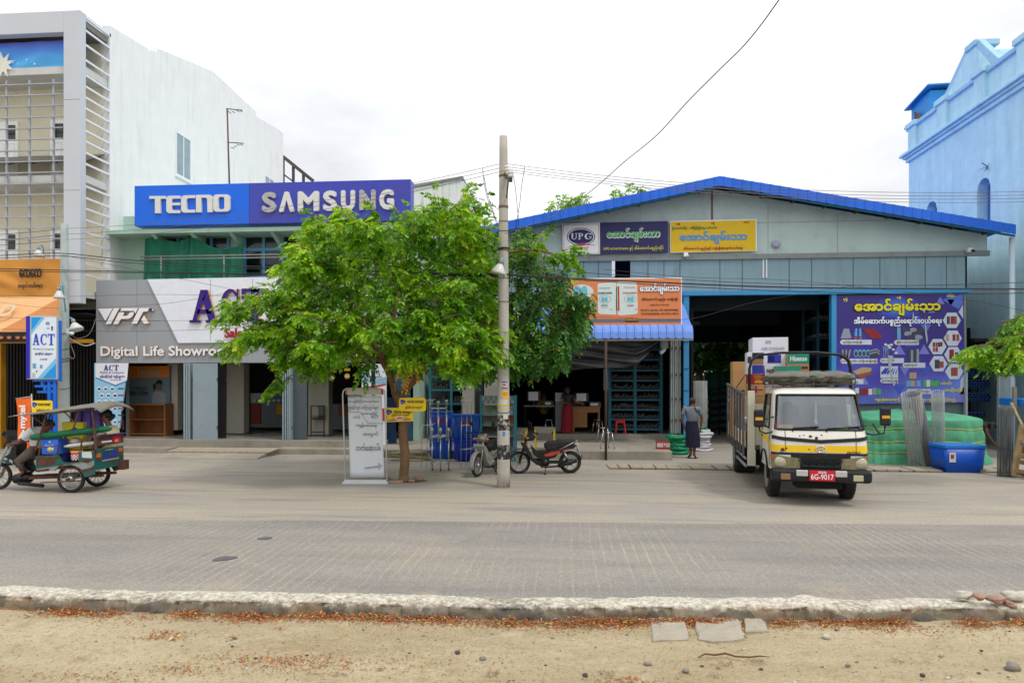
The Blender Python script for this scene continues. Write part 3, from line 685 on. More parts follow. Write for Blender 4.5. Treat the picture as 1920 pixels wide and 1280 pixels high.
for px,py,r in((23,117,.05),(33,119,.03),(50,112,.04),(65,120,.05)):
 o=PY(px,py,Yb-.02);shape(g,[(r*(1 if i%2==0 else.35)*math.cos(math.pi*i/4),r*(1 if i%2==0 else.35)*math.sin(math.pi*i/4))for i in range(8)],o,off=0)
build(g,'star_print',flat('print_white',(235,235,220)),ban)
M_or1=mat('orange_cloth',(214,146,60),.75,var=.08,scale=1.5,k=.9)
t=thing('cloth_sign','faded orange cloth shop sign with black lettering above the café awning','sign',PY(60,555,19.05))
def cs(u,v):
 x=xY(-60,19.05)+(xY(115,19.05)-xY(-60,19.05))*u;z=zY(60,555,19.05)+(zY(60,486,19.05)-zY(60,555,19.05))*v
 return(x,19.05+.02*math.sin(u*23+v*6)*(.3+v*(1-v)*2)+.03*math.exp(-((u-.35)**2+(v-.55+u*.3)**2)*9)*math.sin(14*(v+u)),z)
g=W();g.grid(cs,60,20);build(g,'cloth',M_or1,t)
g=W();put_text(g,'ကေကေ',PY(57,512,19.0),w=xY(77,19)-xY(36.5,19),h=.24,bold=.05);put_text(g,'(ရောင်းဝယ်ရေး)',PY(57,536,19.0),w=xY(80,19)-xY(34,19),h=.21,bold=.022)
build(g,'lettering',flat('ink_black',(24,20,20)),t)
t=thing('awning','sloping peach and orange café awning with a black crown valance','awning',PY(60,640,18.4))
za,zc=zY(60,556,18.95),zY(60,622,18.3)
xl,xr_=xY(-60,18.9),xY(115,18.9);xr2=xY(114,18.3)
g=W();g.grid(lambda u,v:(xl+(xr_-xl)*u,18.95-.65*v,za+(zc-za)*v+.02*math.sin(u*40)*v*(1-v)),30,6,sm=True);
g.add([(xr_,18.95,za),(xr_,18.95,zc),(xr_,18.3,zc)],[(0,1,2)]);cl=build(g,'canvas',mat('peach_canvas',(242,184,128),.75,var=.05,k=.92),t)
nrm_U=X;nrm_V=V3((0,.65,za-zc)).normalized();O=V3((xr_,18.3,zc));Ls=math.hypot(.65,za-zc)
g=W();shape(g,[(-1.45,0),(0,0),(0,Ls)],O,U=nrm_U,V=nrm_V,off=.006);build(g,'dark_corner',mat('tan_canvas',(214,142,84),.75),t)
g=W();put_text(g,'D',PY(14,582,18.55),h=.42,U=nrm_U,V=nrm_V,shear=.3,bold=.035,off=.03);build(g,'lettering',flat('letter_cream',(226,208,170)),t)
g=W();zv=zY(60,641,18.3)
g.grid(lambda u,v:(xl+(xr2-xl)*u,18.29-.02*math.sin(u*30)*v,zc+(zv-zc)*v),60,3);build(g,'valance',mat('black_canvas',(36,34,34),.8),t)
g=W()
for px in(-13,2,17,33,46,62,78,94):
 o=PY(px,632.5,18.24);shape(g,[(-.05,-.04),(.05,-.04),(.075,.05),(.03,.01),(0,.06),(-.03,.01),(-.075,.05)],o,off=0)
build(g,'crown_print',flat('crown_orange',(214,130,60)),t)
t=thing('tv_aerial','rusty television aerial mast standing on the roof behind the big sign','aerial',PY(431,345,23.5))
g=W();a=PY(431,345,23.5);b=PY(426,204,23.5);a.z-=.6;g.tube([a,b],.03,8);build(g,'mast',mat('rusty_pipe',(112,84,74),.8),t)
for pa,pb,el_ in(((424,204),(454,207),((430,-4,6),(438,-5,5),(446,-3,3),(452,-3,3))),((427,267),(457,269),((436,-10,10),(441,-9,4),(447,-3,3),(453,-3,3)))):
 g=W();A=PY(*pa,23.5);Bq=PY(*pb,23.5);g.tube([A,Bq],.018,6)
 for px,u,d in el_:
  c=PY(px,pa[1]+2,23.5);g.tube([c+V3((-.02,-.07,u/60.)),c+V3((.02,.07,-d/60.))],.014,5)
 build(g,'antenna',mat('grey_aerial',(110,106,104),.6,metal=.3),t)
t=thing('shed_roof','open sided dark sheet roof seen past the end of the white block','roof',PY(560,345,36))
g=W();a=PY(531,292,36);b=PY(588,338,36);A2=a+V3((-2,6,.2));
for o in(0,.12):g.quad(a+V3((0,0,-o)),b+V3((0,0,-o)),b+V3((0,8,-o)),a+V3((0,8,-o)))
g.bar(a+V3((0,-.05,-.06)),b+V3((0,-.05,-.06)),.1,.18);build(g,'roof_sheet',mat('rust_sheet',(84,76,72),.8),t)
g=W()
for k in range(4):
 p=a.lerp(b,k/3);g.bar(p+V3((0,0,-.1)),V3((p.x,p.y,0)),.12)
g.bar(a+V3((0,0,-1.0)),b+V3((0,0,-.9)),.08);builds(g,'post',M_dgrey,t)
def SP(mb,pts,Yp,org=(0,0),sc=1.,mi=0,off=0.,ext=0.,mi_side=None):
 P=[PY(x/sc+org[0],y/sc+org[1],Yp)for x,y in pts];O=V3((0,Yp,0))
 shape(mb,[(p.x,p.z)for p in P],O,off=off,mi=mi,ext=ext,mi_side=mi_side)
def ST(mb,s,x0,x1,y0,y1,Yp,org=(0,0),sc=1.,**k):
 a=PY(x0/sc+org[0],(y0+y1)/2/sc+org[1],Yp);b=PY(x1/sc+org[0],(y0+y1)/2/sc+org[1],Yp)
 xm=(x0+x1)/2/sc+org[0];h=PY(xm,y0/sc+org[1],Yp).z-PY(xm,y1/sc+org[1],Yp).z;c=PY(xm,(y0+y1)/2/sc+org[1],Yp)
 put_text(mb,s,c,w=b.x-a.x,h=h,**k)
def ell(cx,cy,rx,ry,n=28):return[(cx+rx*math.cos(2*math.pi*i/n),cy+ry*math.sin(2*math.pi*i/n))for i in range(n)]
def PB(mb,px0,px1,py0,py1,Y0,Y1,mi=0,Yr=None):
 Yr=Yr or Y0;xm=(px0+px1)/2
 mb.box(xY(px0,Yr),xY(px1,Yr),Y0,Y1,zY(xm,py1,Yr),zY(xm,py0,Yr),mi)
M_mint=mat('mint_wall',(182,214,196),.8,var=.06,scale=1.3,grime=.35,gcol=(120,140,128),streak=True)
M_blue_fr=mat('blue_frame',(92,164,204),.55,var=.08,grime=.3,gcol=(90,120,140),gscale=4)
M_gfas=mat('grey_fascia',(166,169,174),.4,var=.03,scale=.8,k=.85)
M_wfas=flat('white_fascia',(232,234,242),k=.95,rough=.4)
bs=thing('showroom_building','two storey mint building with a grey and white phone showroom front','building',(-9.5,20,0))
XR=-4.7
def B2(mb,name,m,par=bs,**k):return build(mb,name,m,par,**k)
g=W();g.box(XL,XR,21.3,21.5,3.2,7.5);g.box(XR-.2,XR,21.5,32,0,7.5);g.box(XL,XR,31.8,32,0,7.5);g.box(XL,XR,21.5,31.8,7.3,7.5);g.box(XL,XR,20.4,21.3,6.72,6.84);B2(g,'upper_wall',M_mint)
g=W()
for px in(300,372,444,520,596,672,745):xx=xY(px,20.9);g.prism([(20.45,6.72),(21.3,6.72),(21.3,6.42),(21.1,6.42)],xx-.06,xx+.06,ax='x')
builds(g,'bracket',M_mint,bs)
for(a,b,c,d,n,m_)in((302,432,432,520,4,.42),(458,570,432,522,3,.40),(575,690,432,522,3,.4)):
 f=W();Yw=21.3;x0_,x1_=xY(a,Yw),xY(b,Yw);z1_,z0_=zY((a+b)/2,c,Yw),zY((a+b)/2,d,Yw);zm=z1_-(z1_-z0_)*m_;fw=.09
 for i in range(n+1):
  xx=x0_+(x1_-x0_-fw)*i/n;f.box(xx,xx+fw,Yw-.07,Yw,z0_,z1_)
 f.box(x0_+fw,x1_-fw,Yw-.06,Yw,z1_-fw,z1_);f.box(x0_+fw,x1_-fw,Yw-.06,Yw,zm-fw/2,zm+fw/2);f.box(x0_+fw,x1_-fw,Yw-.06,Yw,z0_,z0_+fw)
 wn=B2(f,'window',M_blue_fr)
 f=W();f.box(x0_+.02,x1_-.02,Yw-.03,Yw-.002,z0_+.02,z1_-.02);B2(f,'pane',M_glass_d,wn)
YF=20.0
zf0,zf1=zY(400,680,YF),zY(300,524,YF)
xf0,xf1=xY(180,YF),xY(682,YF)
fa=None
g=W();g.box(xf0,xf1,YF,YF+.5,zf0,zf1);fa=B2(g,'fascia',M_gfas,bevel=.008)
g=W();SP(g,[(278,524),(690,516),(690,640),(336,643)],YF,ext=.05);B2(g,'white_panel',M_wfas,fa)
g=W()
for px in(257,336+60,475,555,632):xx=xY(px,YF);g.box(xx-.006,xx+.006,YF-.053 if px>300 else YF-.003,YF-.0505 if px>300 else YF-.0005,zf0+.02 if px<300 else zY(px,640,YF),zf1-.02)
g.box(xf0+.02,xY(300,YF),YF-.003,YF-.0005,zY(250,602,YF),zY(250,601,YF));B2(g,'panel_joint',flat('joint_dark',(130,132,138)),fa)
M_gold=flat('gold_return',(206,150,60),rough=.35);M_lw=flat('letter_white',(236,238,242),k=.98);M_purp=flat('letter_purple',(50,12,132),k=.9);M_red=flat('letter_red',(182,24,32))
o,s_=(180,560),13.714
g=W()
for poly in([(105,262),(475,258),(305,560),(280,560)],[(500,250),(650,250),(430,655),(300,655)],[(640,358),(778,355),(735,448),(840,448),(880,420),(920,355),(1025,352),(1010,420),(960,480),(890,520),(690,525),(612,655),(490,655)],[(705,250),(1125,248),(1062,385),(1020,318),(675,318)],[(1160,248),(1415,245),(1370,335),(1262,340),(1095,645),(962,645)],[(1280,430),(1405,645),(1280,645),(1210,545)]):
 SP(g,poly,YF,o,s_,ext=.09,mi_side=1)
B2(g,'emblem',[M_lw,M_gold],fa)
g=W();SP(g,ell(1462,290,42,42),YF,o,s_,ext=.08,mi_side=1,mi=2);ST(g,'R',1445,1482,268,312,YF-.09,o,s_,off=.003,bold=.06);B2(g,'trade_mark',[M_lw,M_gold,M_purp],fa)
g=W();ST(g,'Digital Life Showroom',190,443,649,672,YF,bold=.028,ext=.05,nb=8,mi_side=1);B2(g,'lettering',[M_lw,M_gold],fa)
g=W();O=V3((0,YF-.05,0))
for ch,a,b,t_,bt in(('A',359.5,414,543.9,605.5),('C',416.9,453,542.5,604),('T',456.7,506,541.5,603.5),):
 p=PY(a,bt,YF);q=PY(b,t_,YF);serif_letter(g,ch,p.x,p.z,q.x-p.x,q.z-p.z,O,ext=.08,mi_side=1)
B2(g,'lettering',[M_purp,M_gold],fa)
g=W();ST(g,'Sale & Service',422,545,615,632,YF-.05,bold=.035,ext=.03,nb=8);B2(g,'lettering',M_red,fa)
M_inw=mat('shop_interior_wall',(120,112,100),.8,var=.08);M_inb=mat('shop_interior_shade',(48,48,50),.8,var=.2)  # second colour is near black: shade of the unlit room put into the walls
M_beige=mat('beige_pillar',(188,182,168),.7,var=.05,scale=2)
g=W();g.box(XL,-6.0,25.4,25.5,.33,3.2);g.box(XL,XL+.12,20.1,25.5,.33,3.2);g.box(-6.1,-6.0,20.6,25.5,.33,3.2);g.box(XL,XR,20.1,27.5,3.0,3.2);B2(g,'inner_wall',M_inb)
g=W();PB(g,425,457,682,812,21.9,22.3);PB(g,578,616,682,815,21.5,21.9);PB(g,314,333,682,806,21.3,21.6);builds(g,'pillar',M_beige,bs)
g=W();PB(g,334,352,683,806,21.9,22.2);PB(g,236,240,684,822,20.4,20.46);builds(g,'door_jamb',mat('jamb_grey',(110,112,114),.6),bs)
M_leaf=mat('door_leaf_grey',(150,166,172),.45,var=.06,scale=3,grime=.2)
def leaf(px0,px1,py0,py1,Yl,thick=.04,name='folding_door',m=M_leaf,turn=0.):
 a=xY(px0,Yl);b=xY(px1,Yl);z0=zY((px0+px1)/2,py1,Yl);z1=zY((px0+px1)/2,py0,Yl);f=W()
 M_=Matrix.Rotation(turn,3,'Z');c=V3(((a+b)/2,Yl,(z0+z1)/2));f.cbox(c,(b-a,thick,z1-z0),0,M_);d=B2(f,name,m,bevel=.004)
 f=W()
 for t in(.2,.8):
  f.cbox(c+M_@V3(((b-a)/2+.005,-.02,(t-.5)*(z1-z0))),(.03,.03,.09))
 B2(f,'hinge',M_dgrey,d);return d
leaf(362,408,681,831,19.75)
for i,px in enumerate((349,353.5,358)):leaf(px,px+3,681,831,19.9+.01*i,.3)
M_leaf2=mat('door_leaf_dark',(84,94,98),.5,var=.06)
for i,px in enumerate((532.5,537,541.5,545)):leaf(px,px+2.6,681,831,19.85,.25)
leaf(547,576,681,832,19.95,m=M_leaf2)
leaf(410,424,684,822,20.3,m=mat('door_leaf_black',(44,42,40),.5))
M_wood=mat('counter_wood',(150,96,50),.55,var=.2,scale=4)
M_shelfw=mat('shelf_back',(110,70,40),.6)
t=thing('display_counter','low wooden display counter with two shelves below the phone poster','counter',PY(275,826,21.0))
a,b=xY(241,20.8),xY(309,20.8);z0,z1=.335,zY(275,757,20.8)
g=W();g.box(a,b,20.8,21.3,z1-.04,z1);g.box(a,a+.04,20.82,21.3,z0,z1-.04);g.box(b-.04,b,20.82,21.3,z0,z1-.04);g.box(a+.04,b-.04,21.26,21.3,z0,z1-.04);build(g,'carcass',M_wood,t)
g=W();g.box(a+.04,b-.04,20.84,21.26,z0+.05,z0+.09);g.box(a+.04,b-.04,20.84,21.26,(z0+z1)/2,(z0+z1)/2+.03);builds(g,'shelf',M_wood,t)
t=thing('phone_poster','backlit phone poster with orange top and a man holding a handset','poster',PY(276,757,21.2))
g=W();PB(g,238,318,686,758,21.2,21.3);build(g,'board',mat('poster_blue',(112,128,134),.5,var=.05),t)
g=W();SP(g,[(238,686),(318,686),(317,706),(238,709)],21.19);build(g,'header',flat('poster_orange',(224,128,30)),t)
g=W();ST(g,'realme',259,300,690,704,21.18,bold=.03);build(g,'lettering',flat('letter_grey',(180,168,150)),t)
g=W();ST(g,'realme 6',248,275,723,731,21.18);ST(g,'Unleash The Power',243,279,732,739,21.18,bold=.01);SP(g,[(243,740.3),(279,739.3),(279,740),(243,741)],21.18);build(g,'lettering',flat('ink_dark',(30,36,40)),t)
g=W();SP(g,[(284,757),(286,738),(293,733),(300,733),(309,737),(312,757)],21.18,mi=0);SP(g,ell(298.5,724,5,8),21.18,off=.003,mi=1);SP(g,[(293,722),(293,716),(296,712),(301,712),(304,716),(304,721),(298,718)],21.18,off=.006,mi=2);SP(g,[(287,722),(291,717),(292.5,727),(288.5,734)],21.18,off=.006,mi=2);build(g,'figure_print',[flat('shirt_print',(150,150,156)),flat('skin_print',(120,88,72)),flat('hair_print',(24,24,26))],t)
def act_poster(x0,x1,xt,y0,y1,Yp,lab):
 t=thing('shop_poster',lab,'poster',PY((x0+x1)/2,y1,Yp))
 g=W();SP(g,[(x0,y0),(x1,y0),(xt,y1),(x0,y1)],Yp,ext=.05);build(g,'board',flat('poster_sky',(150,206,236),k=.9),t)
 w_=x1-x0;f=lambda a,b:(x0+w_*a,y0+w_*b)
 g=W();SP(g,[f(0,0),f(1,0),f(.95,.52),f(.6,.66),f(0,.42)],Yp-.055);build(g,'header',M_wfas,t)
 g=W();a=PY(*f(.29,.23),Yp);wd=xY(x0+w_*.14,Yp)-xY(x0,Yp)
 for i,ch in enumerate('ACT'):serif_letter(g,ch,a.x+wd*1.1*i,a.z,wd,wd*1.15,V3((0,Yp-.06,0)))
 ST(g,'Mobile & Computer',x0+w_*.14,x0+w_*.88,y0+w_*.25,y0+w_*.33,Yp-.06);ST(g,'ဖုန်းဆိုင်နှင့် ကွန်ပျူတာ',x0+w_*.14,x0+w_*.88,y0+w_*.35,y0+w_*.46,Yp-.06,bold=.02);ST(g,'အရောင်းဆိုင်',x0+w_*.45,x0+w_*.8,y0+w_*.47,y0+w_*.54,Yp-.06)
 build(g,'lettering',flat('letter_navy',(30,50,150)),t)
 g=W();SP(g,[f(0,.42),f(.6,.66),f(.95,.52),f(.95,.55),f(.6,.69),f(0,.45)],Yp-.058);build(g,'chevron',flat('chevron_blue',(24,120,214)),t)
 g=W();q=W();lg=W()
 for r in range(7):
  for c in range(3):
   cx,cy=f(.11+.2*c+.08*(r%2),.78+.2*r)
   if cy>y1-4:continue
   SP(g,ell(cx,cy,w_*.075,w_*.075,14),Yp-.058);SP(q,[(cx-w_*.045,cy-w_*.03),(cx+w_*.045,cy-w_*.03),(cx+w_*.045,cy+w_*.035),(cx-w_*.045,cy+w_*.035)],Yp-.061,mi=(r+c)%3)
  cy=f(0,.75+.2*r)[1]
  if cy<y1-4:SP(lg,[(x0+w_*.68,cy),(x0+w_*.86,cy),(x0+w_*.86,cy+w_*.04),(x0+w_*.68,cy+w_*.04)],Yp-.058,mi=r%2)
 build(g,'icon_disc',M_wfas,t);build(q,'icon_print',[flat('icon_a',(40,52,70)),flat('icon_b',(90,110,130)),flat('icon_c',(30,110,120))],t);build(lg,'logo_print',[flat('logo_a',(70,80,110)),flat('logo_b',(170,60,60))],t)
 return t
act_poster(179,241,226,680.5,803,19.93,'tall tapered sky blue poster with round product icons at the left end of the showroom')
t=thing('shop_poster','white poster with a blue swoosh and red band behind the whiteboard','poster',PY(702,835,19.7))
g=W();PB(g,678,724,682,836,19.7,19.76);build(g,'board',M_wfas,t)
g=W();SP(g,[(674+4,726),(724,719),(724,721),(700,727),(678,727)],19.69,mi=0);SP(g,[(690,716),(724,706),(724,718),(700,719)],19.69,mi=1);SP(g,[(678,760),(724,766),(724,790),(678,780)],19.69,mi=0);SP(g,[(678,690),(692,684),(690,712),(678,718)],19.69,mi=1);build(g,'swoosh_print',[flat('swoosh_red',(200,34,38)),flat('swoosh_blue',(150,196,226))],t)
g=W();ST(g,'ကွန်ပျူတာ',690,716,703,709,19.685,bold=.03);ST(g,'အရောင်းဆိုင်',676+3,700,711,716,19.685,bold=.02);build(g,'lettering',flat('letter_navy',(30,50,150)),t)
t=thing('shop_sign','small orange logo sign hung under the showroom fascia','sign',PY(669,676,19.9))
g=W();PB(g,660.5,679,654,676,19.88,19.98);build(g,'board',flat('mi_orange',(242,140,76)),t)
g=W();ST(g,'m',664,673,659,667,19.87,bold=.06);PB(g,675,677,659,667,19.862,19.868);build(g,'lettering',M_lw,t)
t=thing('glass_counter','long glass topped phone counter with red and yellow panels inside the showroom','counter',PY(500,800,23.6))
g=W();PB(g,470,540,755,801,23.6,24.3);PB(g,615,660,757,805,23.6,24.3);builds(g,'cabinet',mat('counter_grey',(120,132,130),.5),t)
g=W();PB(g,470,488,757,794,23.55,23.6,0);PB(g,518,534,757,776,23.55,23.6,1);PB(g,634,656,757,780,23.55,23.6,2);builds(g,'front_panel',[flat('panel_red',(150,40,26)),flat('panel_yellow',(220,160,30)),M_wood],t)
g=W();PB(g,470,540,737,755,23.6,24.3);build(g,'glass_case',mat('case_glass',(120,140,142),.08,var=.3,scale=5),t)
g=W()
for px in range(474,538,9):PB(g,px,px+6,748,753,23.5,23.59)
builds(g,'phone_box',flat('box_white',(210,214,214)),t)
def stool(px,py,z,sc=1.0,lab='',mtop=None,top=True,h=.47):
 o=PZ(px,py,z);t=thing('stool',lab,'stool',o,rnd.uniform(0,1))
 M_chr=mat('chrome',(205,206,208),.18,metal=.9,var=.03,k=1)
 if top:g=MB();g.lathe([(.0,h-.03),(.15,h-.03),(.165,h-.015),(.16,h),(0,h+.008)],n=20);build(g,'seat',mtop or mat('stool_vinyl',(50,46,44),.4),t)
 for i in range(4):
  a=RAD(45+90*i);d=V3((math.cos(a),math.sin(a),0));g=MB();g.tube([d*.13+V3((0,0,h-.03)),d*.19+V3((0,0,.02))],.011,8);g.cyl(d*.19,d*.19+V3((0,0,.03)),.014,8,1);build(g,'leg',[M_chr,M_dark],t)
 g=MB()
 if top:g.torus((0,0,h-.03),.155,.01,n=24)
 else:
  c=[V3((math.cos(RAD(45+90*i))*.13,math.sin(RAD(45+90*i))*.13,h-.02))for i in range(4)];g.tube(c,.011,8,closed=True)
 build(g,'seat_ring',M_chr,t);return t
stool(438,812,.336,lab='chrome stool with a dark round seat inside the showroom doorway')
t=thing('glass_cabinet','small glass box cabinet on thin dark legs beside the beige pillar','cabinet',PY(595,820,21.3))
a,b=xY(582,21.3),xY(608,21.3);zt_,zm_=zY(595,760,21.3),zY(595,787,21.3);g=W()
for xx in(a,b-.03):
 for yy in(21.3,21.6):g.box(xx,xx+.03,yy,yy+.03,.335,zt_)
for zz in(zt_-.03,zm_,.45):
 for yy in(21.3,21.6):g.box(a+.03,b-.03,yy+.002,yy+.028,zz,zz+.03)
build(g,'frame',mat('cabinet_brown',(70,46,36),.5),t)
g=W();g.box(a+.01,b-.01,21.32,21.61,zm_+.03,zt_-.03);build(g,'glass_box',glassmat('clear_glass',(.75,.82,.82),.4),t)
g=W();g.box(a+.06,b-.06,21.36,21.56,zm_+.035,zm_+.14);build(g,'goods',flat('goods_grey',(110,106,100)),t)
for i,(px,py,lab)in enumerate(((530,708,'round yellow dangler below the leaves, leftmost in the showroom doorway'),(559,708,'round yellow dangler with a blue ear hung before the dark door leaf'),(622,708,'round yellow dangler with a blue ear hung right of the beige pillar'),(651,705,'blue eared yellow dangler nearest the whiteboard top'))):
 o=PY(px,py,20.25);t=thing('paper_dangler',lab,'dangler',o,0,'paper danglers in the doorway')
 g=MB();g.cyl((0,-.004,0),(0,.004,0),.085,20,0);g.box(-.09,.09,-.003,.003,.16,.24);build(g,'yellow_card',flat('card_yellow',(240,205,30)),t)
 g=MB();g.cyl((0,-.005,.36),(0,.005,.36),.09,18,0);g.cyl((0,-.008,.36),(0,-.0055,.36),.035,12,1);build(g,'blue_ear',[flat('wave_blue',(30,90,210)),flat('wave_navy',(10,20,70))],t)
 g=MB();g.tube([(0,0,.08),(0,0,.6)],.004,4);build(g,'string',M_dgrey,t)
 g=MB();g.box(-.06,.06,-.007,-.0045,-.03,.02);build(g,'print',flat('card_white',(235,225,215)),t)
M_tecb=mat('sign_blue',(0,102,226),.35,var=.05,scale=.6,k=1);M_samb=mat('sign_violet',(62,70,178),.4,var=.05,scale=1.5,k=.95,grime=.25,gcol=(52,50,130),gscale=4,gpos=.6)
YS=20.3
zs0,zs1=zY(400,421,YS),zY(400,345,YS)
t=thing('roof_sign','bright blue rooftop sign with rounded white letters','sign',V3((xY(360,YS),YS,zs0)))
g=W();g.box(xY(252,YS),xY(467,YS)-.003,YS,YS+.45,zs0,zs1);build(g,'panel',M_tecb,t,bevel=.01)
o,s_=(250,340),7.111;g=W()
polys=[[(230,205),(448,203),(448,240),(378,240),(378,432),(305,432),(305,240),(230,240)],[(640,200)]+[(500,200)]+arc(500,245,43,44,-90,-180,5)+arc(500,388,43,43,180,90,5)+[(640,430),(640,392),(545,392),(528,378),(528,328),(640,326),(640,292),(528,294),(528,255),(545,238),(640,236)],[(840,193),(700,196)]+arc(700,240,46,44,-90,-180,5)+arc(700,382,46,43,180,90,5)+[(840,422),(840,385),(745,387),(725,370),(725,248),(745,232),(840,230)],[(850,190),(1020,187)]+arc(1025,230,44,43,-90,0,5)+[(1072,418),(1003,418),(1000,245),(985,225),(920,226),(922,420),(852,420)],[(1190,183)]+[(1125,184)]+arc(1125,228,46,44,-90,-180,5)+arc(1125,368,46,44,180,90,5)+[(1190,412),(1190,380),(1165,380),(1148,362),(1148,232),(1165,215),(1190,215)],[(1190,183),(1255,182)]+arc(1255,226,46,44,-90,0,5)+arc(1255,366,46,44,0,90,5)+[(1190,412),(1190,380),(1212,380),(1228,362),(1228,232),(1212,215),(1190,215)]]
for p in polys:SP(g,p,YS,o,s_,ext=.07)
build(g,'lettering',flat('letter_silver',(226,224,220),k=.92),t)
t=thing('roof_sign','violet rooftop sign with weathered white capital letters, partly behind the tree','sign',V3((xY(620,YS),YS,zs0)))
g=W();g.box(xY(467,YS)+.003,xY(770,YS),YS,YS+.45,zs0,zs1);build(g,'panel',M_samb,t,bevel=.01)
g=W();o,s_=(400,330),3.43
M_hol=mat('letter_perforated',(190,190,186),.7,var=.55,scale=26)
for ch,a,b,mi in(('S',318,410,1),('Λ',428,525,0),('M',548,684,0),('S',710,800,0),('U',825,915,0),('N',943,1047,1),('G',1070,1165,0)):
 sl=-.0235*(a-318);ST(g,ch,a+8,b-8,115+sl,230+sl,YS,o,s_,bold=.068,ext=.07,nb=10,mi=mi)
build(g,'lettering',[flat('letter_silver',(226,224,220)),M_hol],t)
g=MB()
top=[(272,447),(290,444),(310,450),(335,454),(352,446),(359,437),(372,449),(395,462),(420,468),(440,463),(457,456)]
def net(u,v):
 k=u*(len(top)-1);i=min(int(k),len(top)-2);f=k-i;a=PY(top[i][0],top[i][1],20.7);b=PY(top[i+1][0],top[i+1][1],20.7);p=a.lerp(b,f)
 z0=zY(360,523,20.6);q=V3((p.x,20.7-.15*v+.05*math.sin(u*31+v*2)*(.3+v)+.03*math.sin(u*70),p.z+(z0-p.z)*v));return q
g.grid(net,80,16);solo(g,'shade_net',mat('green_net',(10,100,74),.8,var=.3,scale=2.5,k=.9),'sagging dark green shade net hung before the upper windows','net')
t=thing('guard_rail','thin grey pipe railing along the showroom canopy edge','railing',PY(400,520,20.35))
g=W();zr=zY(400,479,20.35)
for dz_ in(0,-.09):g.tube([(xY(264,20.35),20.35,zr+dz_),(xY(690,20.35),20.35,zr+dz_)],.022,8)
build(g,'rail',mat('rail_grey',(150,152,150),.5,metal=.4,grime=.4),t)
for px in(302,420,545,670):
 xx=xY(px,20.35);g=W();g.tube([(xx,20.35,zf1),(xx,20.35,zr)],.02,8);build(g,'post',MATS['rail_grey'],t)
t=thing('old_building','old rendered wall with black mould streaks seen behind the tree top','building',PY(830,700,30))
g=W();a=PY(772,352,29);b=PY(862,336,33.5);c=PY(905,420,41)
M_old=mat('mouldy_wall',(216,213,200),.9,var=.08,scale=2,k=1,grime=.8,gcol=(70,66,58),streak=True,gpos=.52)
xx=a.x
base=[(xY(772,30),30,PY(772,353,30).z),(xY(866,30),30,PY(866,336,30).z),(xY(873,30),30,PY(873,345,30).z),(xY(905,30),30,PY(905,432,30).z),(xY(905,30),30,0),(xY(772,30),30,0)]
g.prism([(p[0],p[2])for p in base],30,34,ax='y');build(g,'wall',M_old,t)
g=W();g.prism([(base[0][0]-.1,base[0][2]+.002),(base[1][0]+.05,base[1][2]+.002),(base[1][0]+.05,base[1][2]+.12),(base[0][0]-.1,base[0][2]+.12)],29.92,34.1,ax='y');build(g,'coping',mat('mouldy_coping',(150,146,132),.9,grime=.8,gcol=(60,56,48),gscale=3),t)
bw=thing('warehouse','wide grey sheet metal warehouse with a low blue gable roof','warehouse',(4.8,22,0))
def B3(mb,name,m,par=bw,**k):return build(mb,name,m,par,**k)
YW=22.0
M_gable=mat('pale_sheet',(182,200,198),.6,var=.06,scale=.9,k=1,grime=.5,gcol=(140,140,126),gscale=.7,gpos=.48,bump=.25,bscale=1.3)
M_panel=mat('bluegrey_sheet',(138,166,178),.55,var=.05,scale=.8,k=.84,grime=.4,gcol=(112,124,124),streak=True,gpos=.5,bump=.25,bscale=1.2)
M_wblue=mat('steel_blue_paint',(58,150,206),.5,var=.08,scale=2,grime=.25,gcol=(70,110,140),gscale=4)
M_roof=mat('blue_roof_sheet',(28,104,220),.5,var=.14,scale=1.3,k=.95,grime=.3,gcol=(90,120,180),gscale=2,bump=.2,bscale=2)
M_teal=mat('teal_edge',(30,96,110),.6)
ap=PY(1350,344,YW);xR_=13.35;xA=ap.x;zA=ap.z+.12
Yfa=21.2
apf=PY(1350,330,Yfa);rgt=PY(1905,421,Yfa);slope=(apf.z-rgt.z)/(rgt.x-apf.x);xLft=apf.x-(rgt.x-apf.x)
def roofz(x,top):return top-slope*abs(x-apf.x)
hb=apf.z-PY(1350,351,Yfa).z
zw0=zY(1400,478,YW)
xgl,xgr=-2.9,xY(1851,YW)
g=W();zz=lambda x:roofz(x,apf.z-hb*.55)
g.prism([(xgl,zw0),(xgr,zw0),(xgr,zz(xgr)),(apf.x,zz(apf.x)),(xgl,zz(xgl))],YW,YW+.1,ax='y');B3(g,'gable_wall',M_gable)
g=W();zc0=zY(1400,486,YW);g.box(xgl,xgr+.05,YW-.06,YW+.05,zc0,zw0+.02);B3(g,'steel_channel',mat('galvanised',(140,146,146),.5,metal=.3,var=.15,grime=.5,gcol=(100,80,66)))
xpr=xY(1810,YW);zl0=zY(1400,551,YW)
ow0,ow1=xY(1152,YW),xY(1182,YW);owz=zY(1165,521,YW)
g=W();g.box(xgl,ow0,YW+.01,YW+.08,2.6,zc0);g.box(ow1,xpr,YW+.01,YW+.08,zl0,zc0);g.box(ow0,ow1,YW+.01,YW+.08,zl0,owz);B3(g,'front_cladding',M_panel)
g=W()
for px in(1025,1047,1085,1094,1122,1215,1245,1275,1350,1392,1480,1522,1600,1650,1700,1735,1775):
 xx=xY(px,YW)
 if not ow0-.05<xx<ow1+.05:g.box(xx-.012,xx+.012,YW+.002,YW+.0095,zl0 if xx>ow1 else 4.2,zc0-.002)
builds(g,'cladding_seam',mat('seam_grey',(92,108,116),.6),bw)
